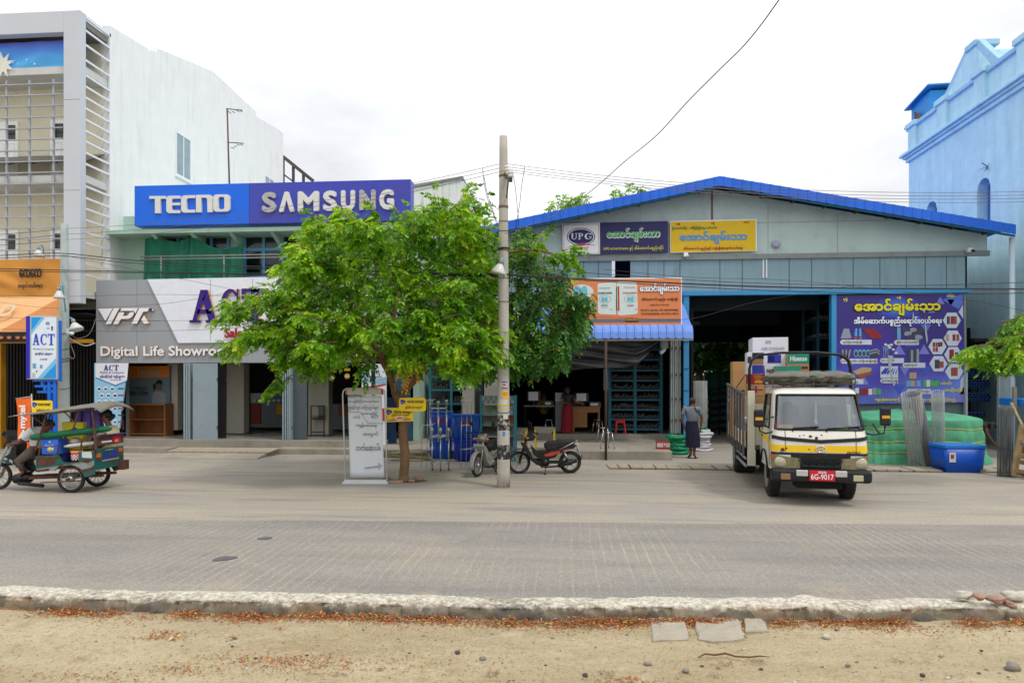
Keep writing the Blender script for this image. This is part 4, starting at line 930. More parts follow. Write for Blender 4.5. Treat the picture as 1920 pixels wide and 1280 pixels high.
g=W();xx=xY(1434,YW);g.box(xx-.07,xx-.03,YW-.02,YW+.009,zl0+.5,zc0);g.box(xx+.03,xx+.07,YW-.02,YW+.009,zl0+.5,zc0);g.box(ow0-.1,ow0-.002,YW-.3,YW-.26,owz,zc0-.05);builds(g,'shutter_frame',M_alu_l,bw)
g=W();px_=xY(1335,YW);g.box(px_-.02,px_+.02,YW-.03,YW-.001,zY(1335,412,YW),zz(px_));B3(g,'downpipe',mat('rusty_pipe',(112,84,74),.8))
g=W()
for a_,b_ in((1000,1020),):pass
for px in(1200,1440,1570):
 xx=xY(px,YW);g.box(xx-.006,xx+.006,YW-.006,YW-.001,zw0+.05,zz(xx)-.1)
g.box(xgl+.3,xgr-.1,YW-.006,YW-.001,zw0+1.0,zw0+1.012);B3(g,'sheet_joint',mat('joint_gable',(140,150,146),.6))
for sgn in(-1,1):
 xe=apf.x+sgn*(rgt.x-apf.x);nn=46;g=W();vs=[]
 for i in range(nn*4+1):
  x=apf.x+(xe-apf.x)*i/(nn*4);z=roofz(x,apf.z)-.02;vs.append((x,z))
 g.prism([(apf.x+.0*sgn,apf.z-.02),(xe,roofz(xe,apf.z)-.02),(xe,roofz(xe,apf.z)-.07),(apf.x,apf.z-.07)],Yfa+.05,42,ax='y');B3(g,'roof',M_roof)
 g=W();n=int(abs(xe-apf.x)/.27)
 pl=[(apf.x,0)]
 for i in range(n):
  a_=apf.x+(xe-apf.x)*i/n;d_=(xe-apf.x)/n
  pl+=[(a_+d_*.35,0),(a_+d_*.42,-.022),(a_+d_*.58,-.022),(a_+d_*.65,0),(a_+d_,0)]
 v1=[(x,Yfa+dy,roofz(x,apf.z))for x,dy in pl];v2=[(x,Yfa+dy,roofz(x,apf.z)-hb*.86)for x,dy in pl];k=len(pl)
 g.add(v1+v2,[(i,i+1,k+i+1,k+i)for i in range(k-1)]);B3(g,'barge_strip',M_roof)
 g=W();g.prism([(apf.x,apf.z-hb*.87),(xe,roofz(xe,apf.z)-hb*.87),(xe,roofz(xe,apf.z)-hb*1.02),(apf.x,apf.z-hb*1.02)],Yfa+.03,Yfa+.09,ax='y')
 B3(g,'edge_beam',M_teal)
 g=W()
 for i in range(9):
  x=apf.x+(xe-apf.x)*(i+.5)/9;g.bar((x,Yfa+.1,roofz(x,apf.z)-.16),(x,YW,roofz(x,apf.z)-.16),.06,.12)
 builds(g,'purlin',mat('purlin_dark',(70,72,74),.7),bw)
g=W();xx=xY(1902,21.3);g.tube([(xx,21.4,0),(xx,21.4,roofz(xx,apf.z)-hb)],.075,12);B3(g,'eaves_post',mat('white_post',(206,222,232),.5,var=.06))
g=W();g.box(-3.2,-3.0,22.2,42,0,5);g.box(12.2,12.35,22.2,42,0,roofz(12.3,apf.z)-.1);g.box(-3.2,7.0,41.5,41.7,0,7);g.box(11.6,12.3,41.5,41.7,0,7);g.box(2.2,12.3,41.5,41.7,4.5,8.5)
M_wdark=mat('warehouse_inner_shade',(26,28,30),.9);builds(g,'inner_wall',M_wdark,bw)  # shade under the closed roof is put into this dark wall colour
zb0,zb1=zY(1400,553,21.8),zY(1400,545,21.8)
g=W();g.box(xY(1280,21.8),xY(1820,21.8),21.75,21.95,zb0,zb1);B3(g,'lintel',M_wblue)
g=W();
for a_,b_ in((1281,1291),(1557,1566)):g.box(xY(a_,21.9),xY(b_,21.9),21.8,22.0,0,zb0)
builds(g,'gate_post',M_wblue,bw)
g=W()
for py in(640,690,731):PB(g,1280.6,1291.4,py,py+1.6,21.78,21.795)
B3(g,'post_seam',mat('post_seam',(30,90,130),.6))
xg0,xg1=xY(1291,21.9),xY(1557,21.9)
g=W();g.box(xg0,xg1,23,23.1,zb0-.35,zb0+1.0);g.box(xg0,xg1,27,27.1,zb0-.5,zb0+1.2);g.box(xg0,xg1,33,33.1,zb0-.7,zb0+1.4);builds(g,'roof_truss',mat('truss_blue',(24,40,52),.8),bw)
g=W();g.box(xY(1566,21.95),xpr,21.95,22.1,0,zb0);B3(g,'side_wall',mat('grey_panel',(116,138,142),.6,var=.08,k=.75,grime=.3))
g=W();
for a_,b_ in((1562,1566),(1806,1811)):g.box(xY(a_,21.85),xY(b_,21.85),21.82,21.9,zY(1700,800,21.85),zb0-.02)
builds(g,'poster_frame',mat('frame_grey',(130,140,142),.5,metal=.3),bw)
t=thing('steel_rack','dark teal storage rack with stacked goods just inside the gate right side','rack',PY(1545,820,23.4))
g=W()
for px in(1534,1556):
 for yy in(23.2,24.6):g.box(xY(px,23.2)-.04,xY(px,23.2)+.04,yy,yy+.06,0,5)
for k in range(8):g.box(xY(1534,23.2),xY(1556,23.2),23.27,24.59,.5+k*.6,.55+k*.6)
build(g,'frame',mat('rack_teal',(28,78,100),.6),t)
g=W()
for k in range(7):
 for q in range(3):xx=xY(1538,23.3)+q*.14;g.cyl((xx,23.24,.62+k*.6),(xx,24.5,.62+k*.6),.055,10,q%2)
builds(g,'goods',[flat('goods_pale',(120,118,108)),flat('goods_rust',(120,80,56))],t)
t=thing('tarped_stack','dark green tarpaulin over stacked material deep inside the warehouse','stack',(5.3,31,0))
g=W();a_,b_=xY(1325,31),xY(1480,31)
g.grid(lambda u,v:(a_+(b_-a_)*u+.1*math.sin(v*9),31+3*max(0,v-.5)*2+.06*math.sin(u*23),(zY(1380,698,31)*min(1,v*2)+.12*noise.noise(V3((u*5,v*4,0)))*min(1,v*3))),30,14);build(g,'tarpaulin',mat('tarp_dkgreen',(22,104,78),.7,var=.3),t)
t=thing('bed_frame','black tubular metal bed end leaning inside the warehouse','frame',PY(1375,800,27))
g=W();p=lambda x,y:PY(x,y,27)
g.tube([p(1349,815),p(1349,705),p(1352,699),p(1358,697),p(1400,697)],.04,8);g.tube([p(1349,722),p(1400,722)],.03,8);g.tube([p(1362,697),p(1362,722)],.02,6);g.tube([p(1385,697),p(1385,722)],.02,6);build(g,'tube_frame',M_dark,t)
for i in range(6):
 mb=MB(True);c0=PY(1330,800-i*13,28.5);c1=PY(1420,797-i*14,28.5);mb.tube([c0,c0 .lerp(c1,.5)+V3((0,.3,.05)),c1],.13,8)
 solo(mb,'pipe_bundle',mat('bundle_green',(20,60,58),.6),'dark green bundle of pipes stacked inside the gate below the tarpaulin','pipe bundle','pipe bundles in the warehouse')
t=thing('back_wall','beige boundary wall at the far end of the warehouse yard','wall',(5,46,0))
g=W();g.box(-6,18,46,46.2,0,2.6);build(g,'wall',mat('yard_wall',(170,160,130),.9,grime=.5),t)
t=thing('paint_sign','white square sign with a navy oval and pink brush stroke on the gable','sign',PY(1089,477,21.94))
YG=21.92;o,s_=(1050,400),5.053
g=W();SP(g,[(22,104),(376,92),(378,388),(28,398)],YG,o,s_,ext=.06);build(g,'board',flat('sign_white',(236,236,234),k=1),t)
g=W()
for q in([(32,108),(368,100),(368,104),(32,112)],[(38,384),(372,376),(372,380),(38,388)],[(32,108),(36,108),(42,388),(38,388)],[(364,100),(368,100),(372,380),(368,380)]):SP(g,q,YG-.062,o,s_)
build(g,'border',flat('border_red',(170,50,60)),t)
g=W();SP(g,ell(198,222,135,84),YG-.062,o,s_);SP(g,ell(198,222,127,77),YG-.064,o,s_,mi=1);SP(g,ell(198,222,118,70),YG-.066,o,s_);build(g,'emblem',[flat('navy',(34,34,96)),M_lw],t)
g=W()
for ch,a_,b_ in(('U',104,162),('P',172,222),('G',232,302)):
 p=PY(a_/s_+o[0],252/s_+o[1],YG);q=PY(b_/s_+o[0],192/s_+o[1],YG);serif_letter(g,ch,p.x,p.z,q.x-p.x,q.z-p.z,V3((0,YG-.07,0)))
build(g,'lettering',M_lw,t)
g=W();SP(g,[(40,330),(150,296),(200,280),(255,278),(235,290),(345,298),(230,302),(170,306),(110,314)],YG-.068,o,s_);build(g,'brush_stroke',flat('pink',(190,50,120)),t)
g=W();ST(g,'Paint',112,272,306,348,YG-.07,o,s_,shear=.35,bold=.03);build(g,'lettering',flat('script_gold',(220,180,50)),t)
t=thing('shop_sign','navy sign board with green outlined lettering on the gable','sign',PY(1190,476,21.94))
g=W();SP(g,[(378,92),(1020,76),(1020,372),(380,388)],YG,o,s_,ext=.05);build(g,'board',flat('sign_navy',(44,38,98),k=.9),t)
g=W();ST(g,'အောင်ချမ်းသာ',448,944,140,268,YG-.055,o,s_,bold=.055,nb=10);build(g,'letter_outline',M_lw,t)
g=W();ST(g,'အောင်ချမ်းသာ',448,940,136,264,YG-.068,o,s_,bold=.02);build(g,'lettering',flat('letter_green',(50,176,60)),t)
g=W();ST(g,'UPG သ\u1031ဘောဆေး နှင့် အိမ်ဆောက်ပစ္စည်းဆိုင်',412,980,308,358,YG-.058,o,s_,bold=.015);build(g,'lettering',flat('letter_yellow',(232,222,60)),t)
t=thing('shop_sign','yellow sign board with light blue and red lettering on the gable','sign',PY(1336,472,21.94))
g=W();SP(g,[(1042,76),(1860,56),(1862,358),(1044,376)],YG,o,s_,ext=.04);build(g,'frame',M_lw,t)
g=W();SP(g,[(1048,82),(1854,62),(1856,352),(1050,370)],YG-.043,o,s_);build(g,'board',flat('sign_yellow',(236,194,12)),t)
g=W();ST(g,'အောင်ချမ်းသာ',1138,1768,168,290,YG-.047,o,s_,bold=.04,nb=8);build(g,'lettering',flat('letter_sky',(96,160,214)),t)
g=W();ST(g,'အိမ်ဆောက်ပစ္စည်းနှင့် ကုန်မျိုးစုံရောင်းဝယ်ရေး',1168,1730,312,352,YG-.047,o,s_,bold=.025);ST(g,'ဗုဒ္ဓံ',1102,1138,88,116,YG-.047,o,s_,bold=.02);ST(g,'ဓမ္မံ',1430,1464,80,108,YG-.047,o,s_,bold=.02);ST(g,'သံဃံ',1736,1794,72,92,YG-.047,o,s_,bold=.02);build(g,'lettering',flat('letter_crimson',(190,36,40)),t)
g=W();ST(g,'ဦးအောင်ထိန်း - ဒေါ်မြင့်မြင့်ဌေး (မင်းမင်း)',1062,1486,122,158,YG-.047,o,s_,bold=.02);build(g,'lettering',flat('letter_dkgreen',(40,120,70)),t)
for px,py,lab in((1455,458,'small round white lamp on the gable right of the yellow sign'),):
 mb=MB(True);c=PY(px,py,21.95);mb.sph(c,(.14,.08,.12),14);mb.cyl(c+V3((0,.05,0)),c+V3((0,.1,0)),.08,12);solo(mb,'wall_lamp',flat('lamp_lilac',(176,176,200)),lab,'lamp')
for px,py,lab in((1286,478,'white security camera under the yellow gable sign'),(1819,469,'dark dome security camera at the right end of the gable')):
 t=thing('security_camera',lab,'camera',PY(px,py,21.8));g=MB();g.box(-.06,.06,-.02,.1,-.05,.07);build(g,'mount',M_lw,t);g=MB();g.cyl((.03,-.14,-.05),(.05,0,-.01),.035,12);build(g,'camera_body',M_dark if px>1500 else M_lw,t)
aw=thing('awning','faded blue ribbed sheet awning over the hardware shop front','awning',(0,21,3.5))
zt_=zY(1290,566,22.0);z1=zY(1200,609,20.5);z2=zY(1200,634.5,20.2);xe=xY(1299.5,20.25);xs=xY(990,20.25)
pr=[(22.0,zt_),(20.55,z1),(20.4,z1-.03),(20.29,z1-.11),(20.23,z1-.23),(20.2,z2)]
g=W();xs_=[];x=xs
while x<xe-.2:xs_+=[(x,0),(x+.10,0),(x+.12,.035),(x+.15,.035),(x+.17,0)];x+=.232
xs_.append((xe,0));vs=[]
for(y,z)in pr:
 for(x,d)in xs_:vs.append((x,y-d*.8,z+d*.6+(.018*noise.noise(V3((x*2.5,0,0)))if y<20.25 else 0)))
k=len(xs_);g.add(vs,[(r*k+i,r*k+i+1,(r+1)*k+i+1,(r+1)*k+i)for r in range(len(pr)-1)for i in range(k-1)],sm=False)
build(g,'roof_sheet',mat('faded_blue_sheet',(112,150,226),.55,var=.12,scale=1.2,k=.95,grime=.35,gcol=(150,160,190),gscale=1.4),aw)
g=W();g.prism([(22.0,zt_-.03),(20.55,z1-.03),(20.25,z2+.02),(20.25,z2-.02),(20.6,z1-.12),(22.0,zt_-.16)],xe-.05,xe-.01,ax='x');build(g,'end_plate',mat('plate_grey',(176,180,180),.6,grime=.5),aw)
g=W();g.box(xs,xe,20.22,20.3,z2-.06,z2-.01);g.box(xs,xe,21.9,22.0,zt_-.2,zt_-.05)
for i in range(7):xx=xs+(xe-xs)*i/6-.05*(i==6)*2;g.bar((xx+.03,20.3,z2-.04),(xx+.03,22,zt_-.15),.05)
builds(g,'bracket',mat('bracket_grey',(150,150,146),.6,grime=.5),aw)
t=thing('cement_sign','orange cement advertising sign with two white bags above the awning','sign',PY(1160,610,20.56))
YO=20.52;o,s_=(1050,510),7.385
g=W();SP(g,[(-130,90),(1684,80),(1684,738),(-130,748)],YO,o,s_,ext=.05);build(g,'frame',M_lw,t)
g=W();SP(g,[(-120,100),(1676,90),(1676,728),(-120,738)],YO-.053,o,s_);build(g,'board',mat('sign_orange',(238,140,84),.6,var=.05,scale=1.5),t)
g=W();SP(g,[(-120,652),(1676,645),(1676,694),(-120,700)],YO-.056,o,s_);build(g,'stripe',flat('stripe_grey',(112,118,128)),t)
g=W();M_bag=flat('bag_print',(226,236,232))
SP(g,[(522,172),(530,158),(760,136),(778,142),(778,580),(765,590),(560,582),(524,562)],YO-.056,o,s_);SP(g,[(786,150),(820,126),(1050,146),(1066,160),(1078,560),(1050,582),(840,600),(800,592)],YO-.056,o,s_);SP(g,ell(306,270,158,98),YO-.056,o,s_);build(g,'bag_print',M_bag,t)
g=W();SP(g,[(776,200),(790,200),(792,532),(776,532)],YO-.06,o,s_,mi=0);SP(g,[(798,196),(820,198),(824,536),(804,536)],YO-.06,o,s_,mi=1)
M_rg=flat('print_green',(20,110,80));M_rr=flat('print_red',(206,40,44));M_rb=flat('print_cyan',(110,200,220));M_rk=flat('print_black',(46,34,40))
ST(g,'PORTLAND CEMENT',545,695,212,232,YO-.06,o,s_,mi=0);ST(g,'DOUBLE RHINOS',532,720,278,300,YO-.06,o,s_,mi=0,bold=.05);ST(g,'CEMENT',568,664,450,468,YO-.06,o,s_,mi=0,bold=.03);ST(g,'for all works',570,664,484,496,YO-.06,o,s_,mi=0);ST(g,'50 kg',680,730,510,528,YO-.06,o,s_,mi=0)
ST(g,'PORTLAND CEMENT',892,1044,204,224,YO-.06,o,s_,mi=1);ST(g,'DOUBLE RHINOS',872,1064,278,296,YO-.06,o,s_,mi=1,bold=.05);ST(g,'CEMENT',930,1026,452,470,YO-.06,o,s_,mi=1,bold=.03);ST(g,'50',1040,1070,506,524,YO-.06,o,s_,mi=1)
for cx,cy,w_ in((622,374,82),(972,372,82),):
 ri=ell(cx,cy,w_,56)
 for i in range(28):a_,b_=ri[i],ri[(i+1)%28];SP(g,[a_,b_,(cx+(b_[0]-cx)*.96,cy+(b_[1]-cy)*.96),(cx+(a_[0]-cx)*.96,cy+(a_[1]-cy)*.96)],YO-.06,o,s_,mi=3)
for cx,cy,k_ in((618,372,1.),(978,370,1.),(290,258,2.1)):
 for d in(-24,22):SP(g,[(cx+(d-24)*k_,cy+36*k_),(cx+(d-26)*k_,cy-6*k_),(cx+(d-8)*k_,cy-30*k_),(cx+(d+8)*k_,cy-34*k_),(cx+(d+20)*k_,cy-12*k_),(cx+(d+20)*k_,cy+38*k_)],YO-.06,o,s_,mi=2)
ST(g,'DOUBLE RHINOS',60,502,428,468,YO-.06,o,s_,mi=3,bold=.05);ST(g,'CEMENT',160,392,506,542,YO-.06,o,s_,mi=3,bold=.05)
build(g,'bag_lettering',[M_rg,M_rr,M_rb,M_rk],t)
g=W();ST(g,'အောင်ချမ်းသာ',1106,1652,156,312,YO-.06,o,s_,bold=.055,nb=8);build(g,'letter_outline',flat('print_blue',(60,70,130)),t)
g=W();ST(g,'အောင်ချမ်းသာ',1108,1650,158,310,YO-.07,o,s_,bold=.03);build(g,'lettering',M_lw,t)
g=W();ST(g,'အိမ်ဆောက်ပစ္စည်း အမျိုးမျိုး',1128,1632,350,404,YO-.06,o,s_,bold=.02);ST(g,'ရောင်းဝယ်ရေး',1248,1510,436,470,YO-.06,o,s_,bold=.02);ST(g,'Ph:071-26192, 09-400494068,',1120,1642,512,542,YO-.06,o,s_,bold=.02);ST(g,'09-976202800, 09-952110941',1126,1640,564,592,YO-.06,o,s_,bold=.02);build(g,'lettering',M_rk,t)
g=W();ST(g,'IDEAL',908,1080,634,676,YO-.06,o,s_,shear=.2,bold=.07);SP(g,[(906,680),(1082,678),(1082,692),(906,694)],YO-.058,o,s_);build(g,'letter_outline',M_rk,t)
g=W();ST(g,'IDEAL',914,1074,638,672,YO-.068,o,s_,shear=.2,bold=.025);build(g,'lettering',flat('ideal_orange',(244,166,60)),t)
g=MB(True);lo=[(900,672),(962,690),(1000,699),(1040,696),(1085,693),(1120,690),(1146,690),(1176,686),(1196,684),(1215,664),(1236,640)]
def tf(u,v):
 k=u*(len(lo)-1);i=min(int(k),len(lo)-2);f=k-i;px=lo[i][0]+(lo[i+1][0]-lo[i][0])*f;py=lo[i][1]+(lo[i+1][1]-lo[i][1])*f
 yy=20.35+.5*v*(1-v)+.16*math.sin(u*9+v*5)*v+.12*math.sin((u-v)*19)*v;a=PY(px-25*(1-v),637,yy);b=PY(px,py,yy);q=a.lerp(b,v)
 q.z+=.05*noise.noise(V3((u*8,v*3,0)))*v;return q
g.grid(tf,60,20)
solo(g,'tarpaulin',mat('black_tarp',(52,52,54),.5,var=.35,scale=3,bump=.4,bscale=6),'slack black tarpaulin hanging under the blue awning','tarpaulin')
mb=MB(True);p=PZ(1136,861,.0);p.y=18.12;p=V3((xY(1136,18.12),18.12,.0));mb.tube([p,V3((p.x,18.12,zY(1136,634,18.12)))],.035,10);solo(mb,'steel_post',mat('rust_brown',(84,62,54),.8,var=.2,scale=8),'slim rusty brown steel post standing at the shop platform edge','post')
t=thing('folding_shutter','grey folding steel shutter pushed open beside the bright blue gate post','shutter',PY(1267,812,22.0))
for i,px in enumerate((1257.5,1261.5,1265.5,1269.5,1273.5)):
 g=W();PB(g,px,px+3.1,634,812,21.9+.02*(i%2),22.15);build(g,'leaf',mat('shutter_grey',(150,158,156),.5,var=.12,scale=3,grime=.4,gcol=(120,90,66),gscale=5),t)
g=W()
for py in(650,700,745,785):
 for px in(1260,1267,1275):PB(g,px,px+1.6,py,py+5,21.87,21.895)
builds(g,'hinge',mat('rust_hinge',(104,66,52),.8),t)
mb=MB(True);c=PY(1246,650,21.2)
t=thing('security_camera','white security camera hanging under the awning corner','camera',c);g=W();g.box(c.x-.12,c.x+.1,21.1,21.3,c.z-.05,c.z+.3);build(g,'bracket_box',mat('box_cream',(170,168,158),.6),t);g=W();g.cyl(c+V3((-.12,-.15,-.18)),c+V3((0,.05,-.08)),.06,12);build(g,'camera_body',M_lw,t)
M_col=mat('pale_column',(176,172,160),.85,var=.08,grime=.3)
g=W();g.box(-9,xY(1284,28),28,28.1,0,4.4);g.box(-6.0,-5.9,21.5,28,0,3.0);B3(g,'shop_back_wall',mat('black_and_shade',(20,20,22),.9))  # shop walls would be mid-toned; the missing light is painted as near black
g=W();g.box(-3.0,xY(1284,25),22.2,28.2,3.9,4.0);B3(g,'shop_ceiling',MATS['black_and_shade'])
g=W();PB(g,867,889,600,845,20.9,21.2);PB(g,908,934,600,835,21.0,21.3);PB(g,937,951,640,840,21.4,21.7);builds(g,'column',M_col,bw)
g=W()
for i in range(6):PB(g,890+i*2.7,891.6+i*2.7,640,838,21.1,21.2)
builds(g,'gate_bar',M_dgrey,bw)
g=W();xs1=xY(1288,23);g.box(xs1-.02,xs1+.06,22.15,28,0,4.4);B3(g,'partition_wall',MATS['black_and_shade'])
t=thing('storage_rack','dark teal storage rack in the unlit shop left of the pale columns','rack',PY(842,840,22.5))
M_tealr=mat('rack_teal2',(50,128,144),.55,var=.1,grime=.3)
g=W()
for px in(806,846,884):xx=xY(px,22.2);g.box(xx-.04,xx+.04,22.2,22.28,.1,3.0)
for py in(706,731,757,783,808):zz=zY(845,py,22.2);g.box(xY(806,22.2),xY(884,22.2),22.21,22.8,zz-.03,zz+.03)
build(g,'frame',M_tealr,t)
g=W()
for py in(706,731,757,783,808):
 for i in range(14):xx=xY(810+i*5.2,22.3);zz=zY(845,py,22.25)+.035;h=rnd.uniform(.08,.25);g.box(xx,xx+.07,22.3,22.6,zz,zz+h)
build(g,'goods',mat('goods_dark',(70,68,66),.7,var=.5,scale=3),t,kind='stuff')
for(pts,lab)in(([(738,698),(768,706),(775,826),(752,828)],'dark teal board with white lettering leaning in the shadow behind the tree'),([(726,745),(741,745),(744,830),(728,832)],'blue framed panel leaning beside the teal board')):
 t=thing('sign_board',lab,'board',PY(pts[2][0],pts[2][1]+8,19.9));Yp=19.9 if pts[0][0]>730 else 20.05
 g=W();SP(g,pts,Yp,ext=.05);build(g,'board',mat('board_teal',(28,78,98),.6)if pts[0][0]>730 else mat('board_blue',(36,60,104),.6),t)
 if pts[0][0]>730:
  g=W();ST(g,'အောင်',752,766,716,724,Yp-.055);ST(g,'ချမ်း',753,767,732,742,Yp-.055);build(g,'lettering',flat('chalk',(170,170,170)),t)
t=thing('post_sign','dark box sign on a square blue post half hidden by the tree limbs','sign',PZ(700,872,0))
b=PZ(700,872,0);g=W();g.box(b.x-.04,b.x+.04,b.y-.04,b.y+.04,0,3.6);build(g,'post',mat('post_blue',(36,84,160),.5),t)
g=W();M_=Matrix.Rotation(.35,3,'Z');g.cbox((b.x+.06,b.y-.15,3.1),(.62,.24,1.0),0,M_);build(g,'sign_box',mat('box_dark',(46,44,42),.5),t,bevel=.05)
g=W();U_=M_@X;put_text(g,'ACT',V3((b.x+.06,b.y-.15,2.85))+M_@V3((.05,-.125,0)),w=.4,h=.2,U=U_,bold=.04);build(g,'lettering',flat('letter_white',(0,0,0)),t)
def wave_sign(px0,px1,py0,py1,D,rz,lab,kind):
 c=PD((px0+px1)/2,(py0+py1)/2,D);w_=(px1-px0)*D/1280;h=(py1-py0)*D/1280
 t=thing('payment_sign',lab,'sign',c,TH+rz)
 g=MB()
 if kind=='round':
  r=.05;pl=arc(w_/2-r,h/2-r,r,r,0,90,4)+arc(-w_/2+r,h/2-r,r,r,90,180,4)+arc(-w_/2+r,-h/2+r,r,r,180,270,4)+arc(w_/2-r,-h/2+r,r,r,270,360,4)
 else:pl=[(-w_/2,-h/2),(w_/2,-h/2+.02),(w_/2,h/2),(-w_/2,h/2)]
 g.prism(pl,-.012,.012,ax='y');build(g,'board',flat('wave_yellow',(244,208,30),k=.95),t)
 k=h/.33
 g=MB();cx,cz=-w_*.36,h*.2
 bl_=[(cx+.065*k*(1+.16*math.sin(3*q+1))*math.cos(q),cz+.06*k*(1+.16*math.sin(3*q+1))*math.sin(q))for q in[2*math.pi*i/20 for i in range(20)]]
 shape(g,bl_,(0,-.012,0),off=.002,mi=0);shape(g,[(cx+.012+(x-cx)*.55,cz-.005+(z-cz)*.55)for x,z in bl_],(0,-.012,0),off=.004,mi=1);shape(g,[(cx+.008+(x-cx)*.22,cz-.012+(z-cz)*.22)for x,z in bl_],(0,-.012,0),off=.006,mi=2)
 build(g,'emblem',[flat('wave_blue',(30,90,210)),flat('wave_navy',(10,20,70)),flat('wave_yellow',(0,0,0))],t)
 g=MB();put_text(g,'WAVE MONEY',(w_*.12,-.012,h*.2),w=w_*.62,h=.062*k,off=.002,bold=.03)
 put_text(g,'ဤဆိုင်တွင် ငွေလွှဲပါ',(w_*.04,-.012,-h*.22 if kind=='round' else-.0),w=w_*.62,h=.085*k,off=.002,bold=.01);build(g,'lettering',flat('ink_brown',(40,36,30)),t)
 if kind!='round':
  g=MB();shape(g,[(-w_*.46,-h*.42),(-w_*.2,-h*.46),(w_*.1,-h*.30),(-w_*.1,-h*.2),(-w_*.3,-h*.28)],(0,-.012,0),off=.002,mi=0);shape(g,[(w_*.45,-h*.36),(w_*.2,-h*.42),(w_*.02,-h*.3),(w_*.2,-h*.18),(w_*.38,-h*.24)],(0,-.012,0),off=.0025,mi=0);shape(g,[(-w_*.14,-h*.34),(w_*.16,-h*.3),(w_*.14,-h*.1),(-w_*.12,-h*.14)],(0,-.012,0),off=.004,mi=1);shape(g,[(-w_*.1,-h*.28),(w_*.13,-h*.25),(w_*.12,-h*.16),(-w_*.09,-h*.19)],(0,-.012,0),off=.006,mi=2)
  build(g,'hand_print',[flat('hand_skin',(196,140,96)),flat('note_white',(226,222,220)),flat('note_red',(190,60,70))],t)
 return t
wave_sign(748,799,745.5,770.5,13.75,-.05,'rounded yellow payment sign nailed to the tree trunk','round')
wave_sign(722.5,775,764,791,13.9,.05,'square cornered yellow payment sign with two hands, behind the rounded one','sq')
D=13.75
b=PZ(687,906,0);t=thing('banner_stand','white handwritten notice board on a tube stand beside the tree trunk','notice board',b,TH)
k=D/1280;h=(906-728)*k;w_=(730-646)*k
g=MB();g.tube([(-w_*.47,0,.03),(-w_*.53,0,h-.12),(-w_*.51,0,h-.04),(-w_*.45,0,h),(w_*.33,0,h),(w_*.40,0,h-.04),(w_*.41,0,h-.1),(w_*.46,0,.03)],.014,8);build(g,'tube_frame',flat('white_tube',(214,214,212)),t)
g=MB();g.prism([(-w_*.52,-.10),(w_*.5,-.10),(w_*.5,.06),(-w_*.52,.06)],0,.04,ax='z');g.prism([(-w_*.48,-.07),(w_*.46,-.07),(w_*.46,.05),(-w_*.48,.05)],.04,.075,ax='z');build(g,'base',flat('base_white',(220,222,222)),t,bevel=.006)
xl_,xr2_=-w_*.40,w_*.36
g=MB();g.grid(lambda u,v:(xl_+(xr2_-xl_)*u+(.05*(1-v)-.01),-.02-.012*math.sin(u*7+v*3)*(1-v),.13+(h-.14-.13)*v),14,14);build(g,'vinyl_sheet',flat('vinyl_white',(214,218,222),k=.95,rough=.45),t,solid=.004)
g=MB();g.box(xl_-.01,xr2_+.02,-.028,.0,h-.13,h-.012);g.box(xl_-.05,xl_-.012,-.02,0,h-.12,h-.02,1);g.box(xr2_-.02,xr2_+.015,-.036,-.03,h-.11,h-.02,2);build(g,'header',[flat('vinyl_grey',(196,192,180)),flat('tag_orange',(214,150,50)),flat('tag_red',(200,40,44))],t)
M_pen=flat('pen_ink',(40,40,74))
def zz_(py):return(906-py)*k
g=MB()
Lns=(('ပစ္စည်းများ',648,686,745,738),('မှာယူနိုင်ပြီးလာထုတ်ပေး',654,712,756,749),('ဤဆိုင်တွင် ဝင်ကြည့်ပါများ',653,710,769,759),('လေးစားစွာဖြင့်',678,708,779,771),('သင့်',662,676,785,778),('ကျန်းမာရေး',668,708,802,792),('အတွက်',681,710,819,808),('လက်ဆေးပါ။',668,714,844,830))
for s_,a_,b_,y0_,y1_ in Lns:put_text(g,s_,((((a_+b_)/2-687)*k),-.034,zz_((y0_+y1_)/2)),w=(b_-a_)*k,h=(y0_-y1_)*k,off=.002)
put_text(g,'ACT',((703-687)*k,-.034,zz_(781)),w=14*k,h=5.5*k,off=.002)
ribbon(g,[((x-687)*k,zz_(y))for x,y in((653,772),(676,772),(690,792),(722,793.5))],.006,(0,-.034,0),off=.002)
ribbon(g,[((x-687)*k,zz_(y))for x,y in((685,876),(712,872.5),(710,867),(717,872),(711,879),(712,874),(685,878),(685,876))],.007,(0,-.036,0),off=.002)
build(g,'handwriting',M_pen,t)
for i,(px,py,sx,sy,sz,lab)in enumerate(((742,905,.2,.09,.055,'long red brick laid in front of the tree trunk'),(772,903,.09,.07,.05,'short broken brick right of the tree trunk'),(784,899,.14,.09,.06,'dark brick end right of the tree pit'),(726,899,.1,.07,.05,'brick left of the tree trunk beside the notice board'))):
 p=PZ(px,py,0);mb=MB();mb.cbox((p.x,p.y,sz/2),(sx*1.4,sy,sz),0,Matrix.Rotation(rnd.uniform(-.4,.4),3,'Z'));solo(mb,'brick',M_brick,lab,'brick','bricks round the tree',bevel=.008)
p=PZ(760,902,.004);g=MB();g.add([(p.x+.42*math.cos(a)*(1+.15*math.sin(3*a)),p.y+.05+.24*math.sin(a),.009)for a in[2*math.pi*i/24 for i in range(24)]],[tuple(range(24))]);struct(g,'tree_pit',mat('pit_soil',(110,84,62),1,var=.3,scale=20,bump=.8))
M_bin=mat('blue_plastic',(0,84,190),.38,var=.08,scale=2,k=.9);M_bin2=mat('blue_plastic_dark',(14,50,168),.4,var=.08,scale=2,k=.9)
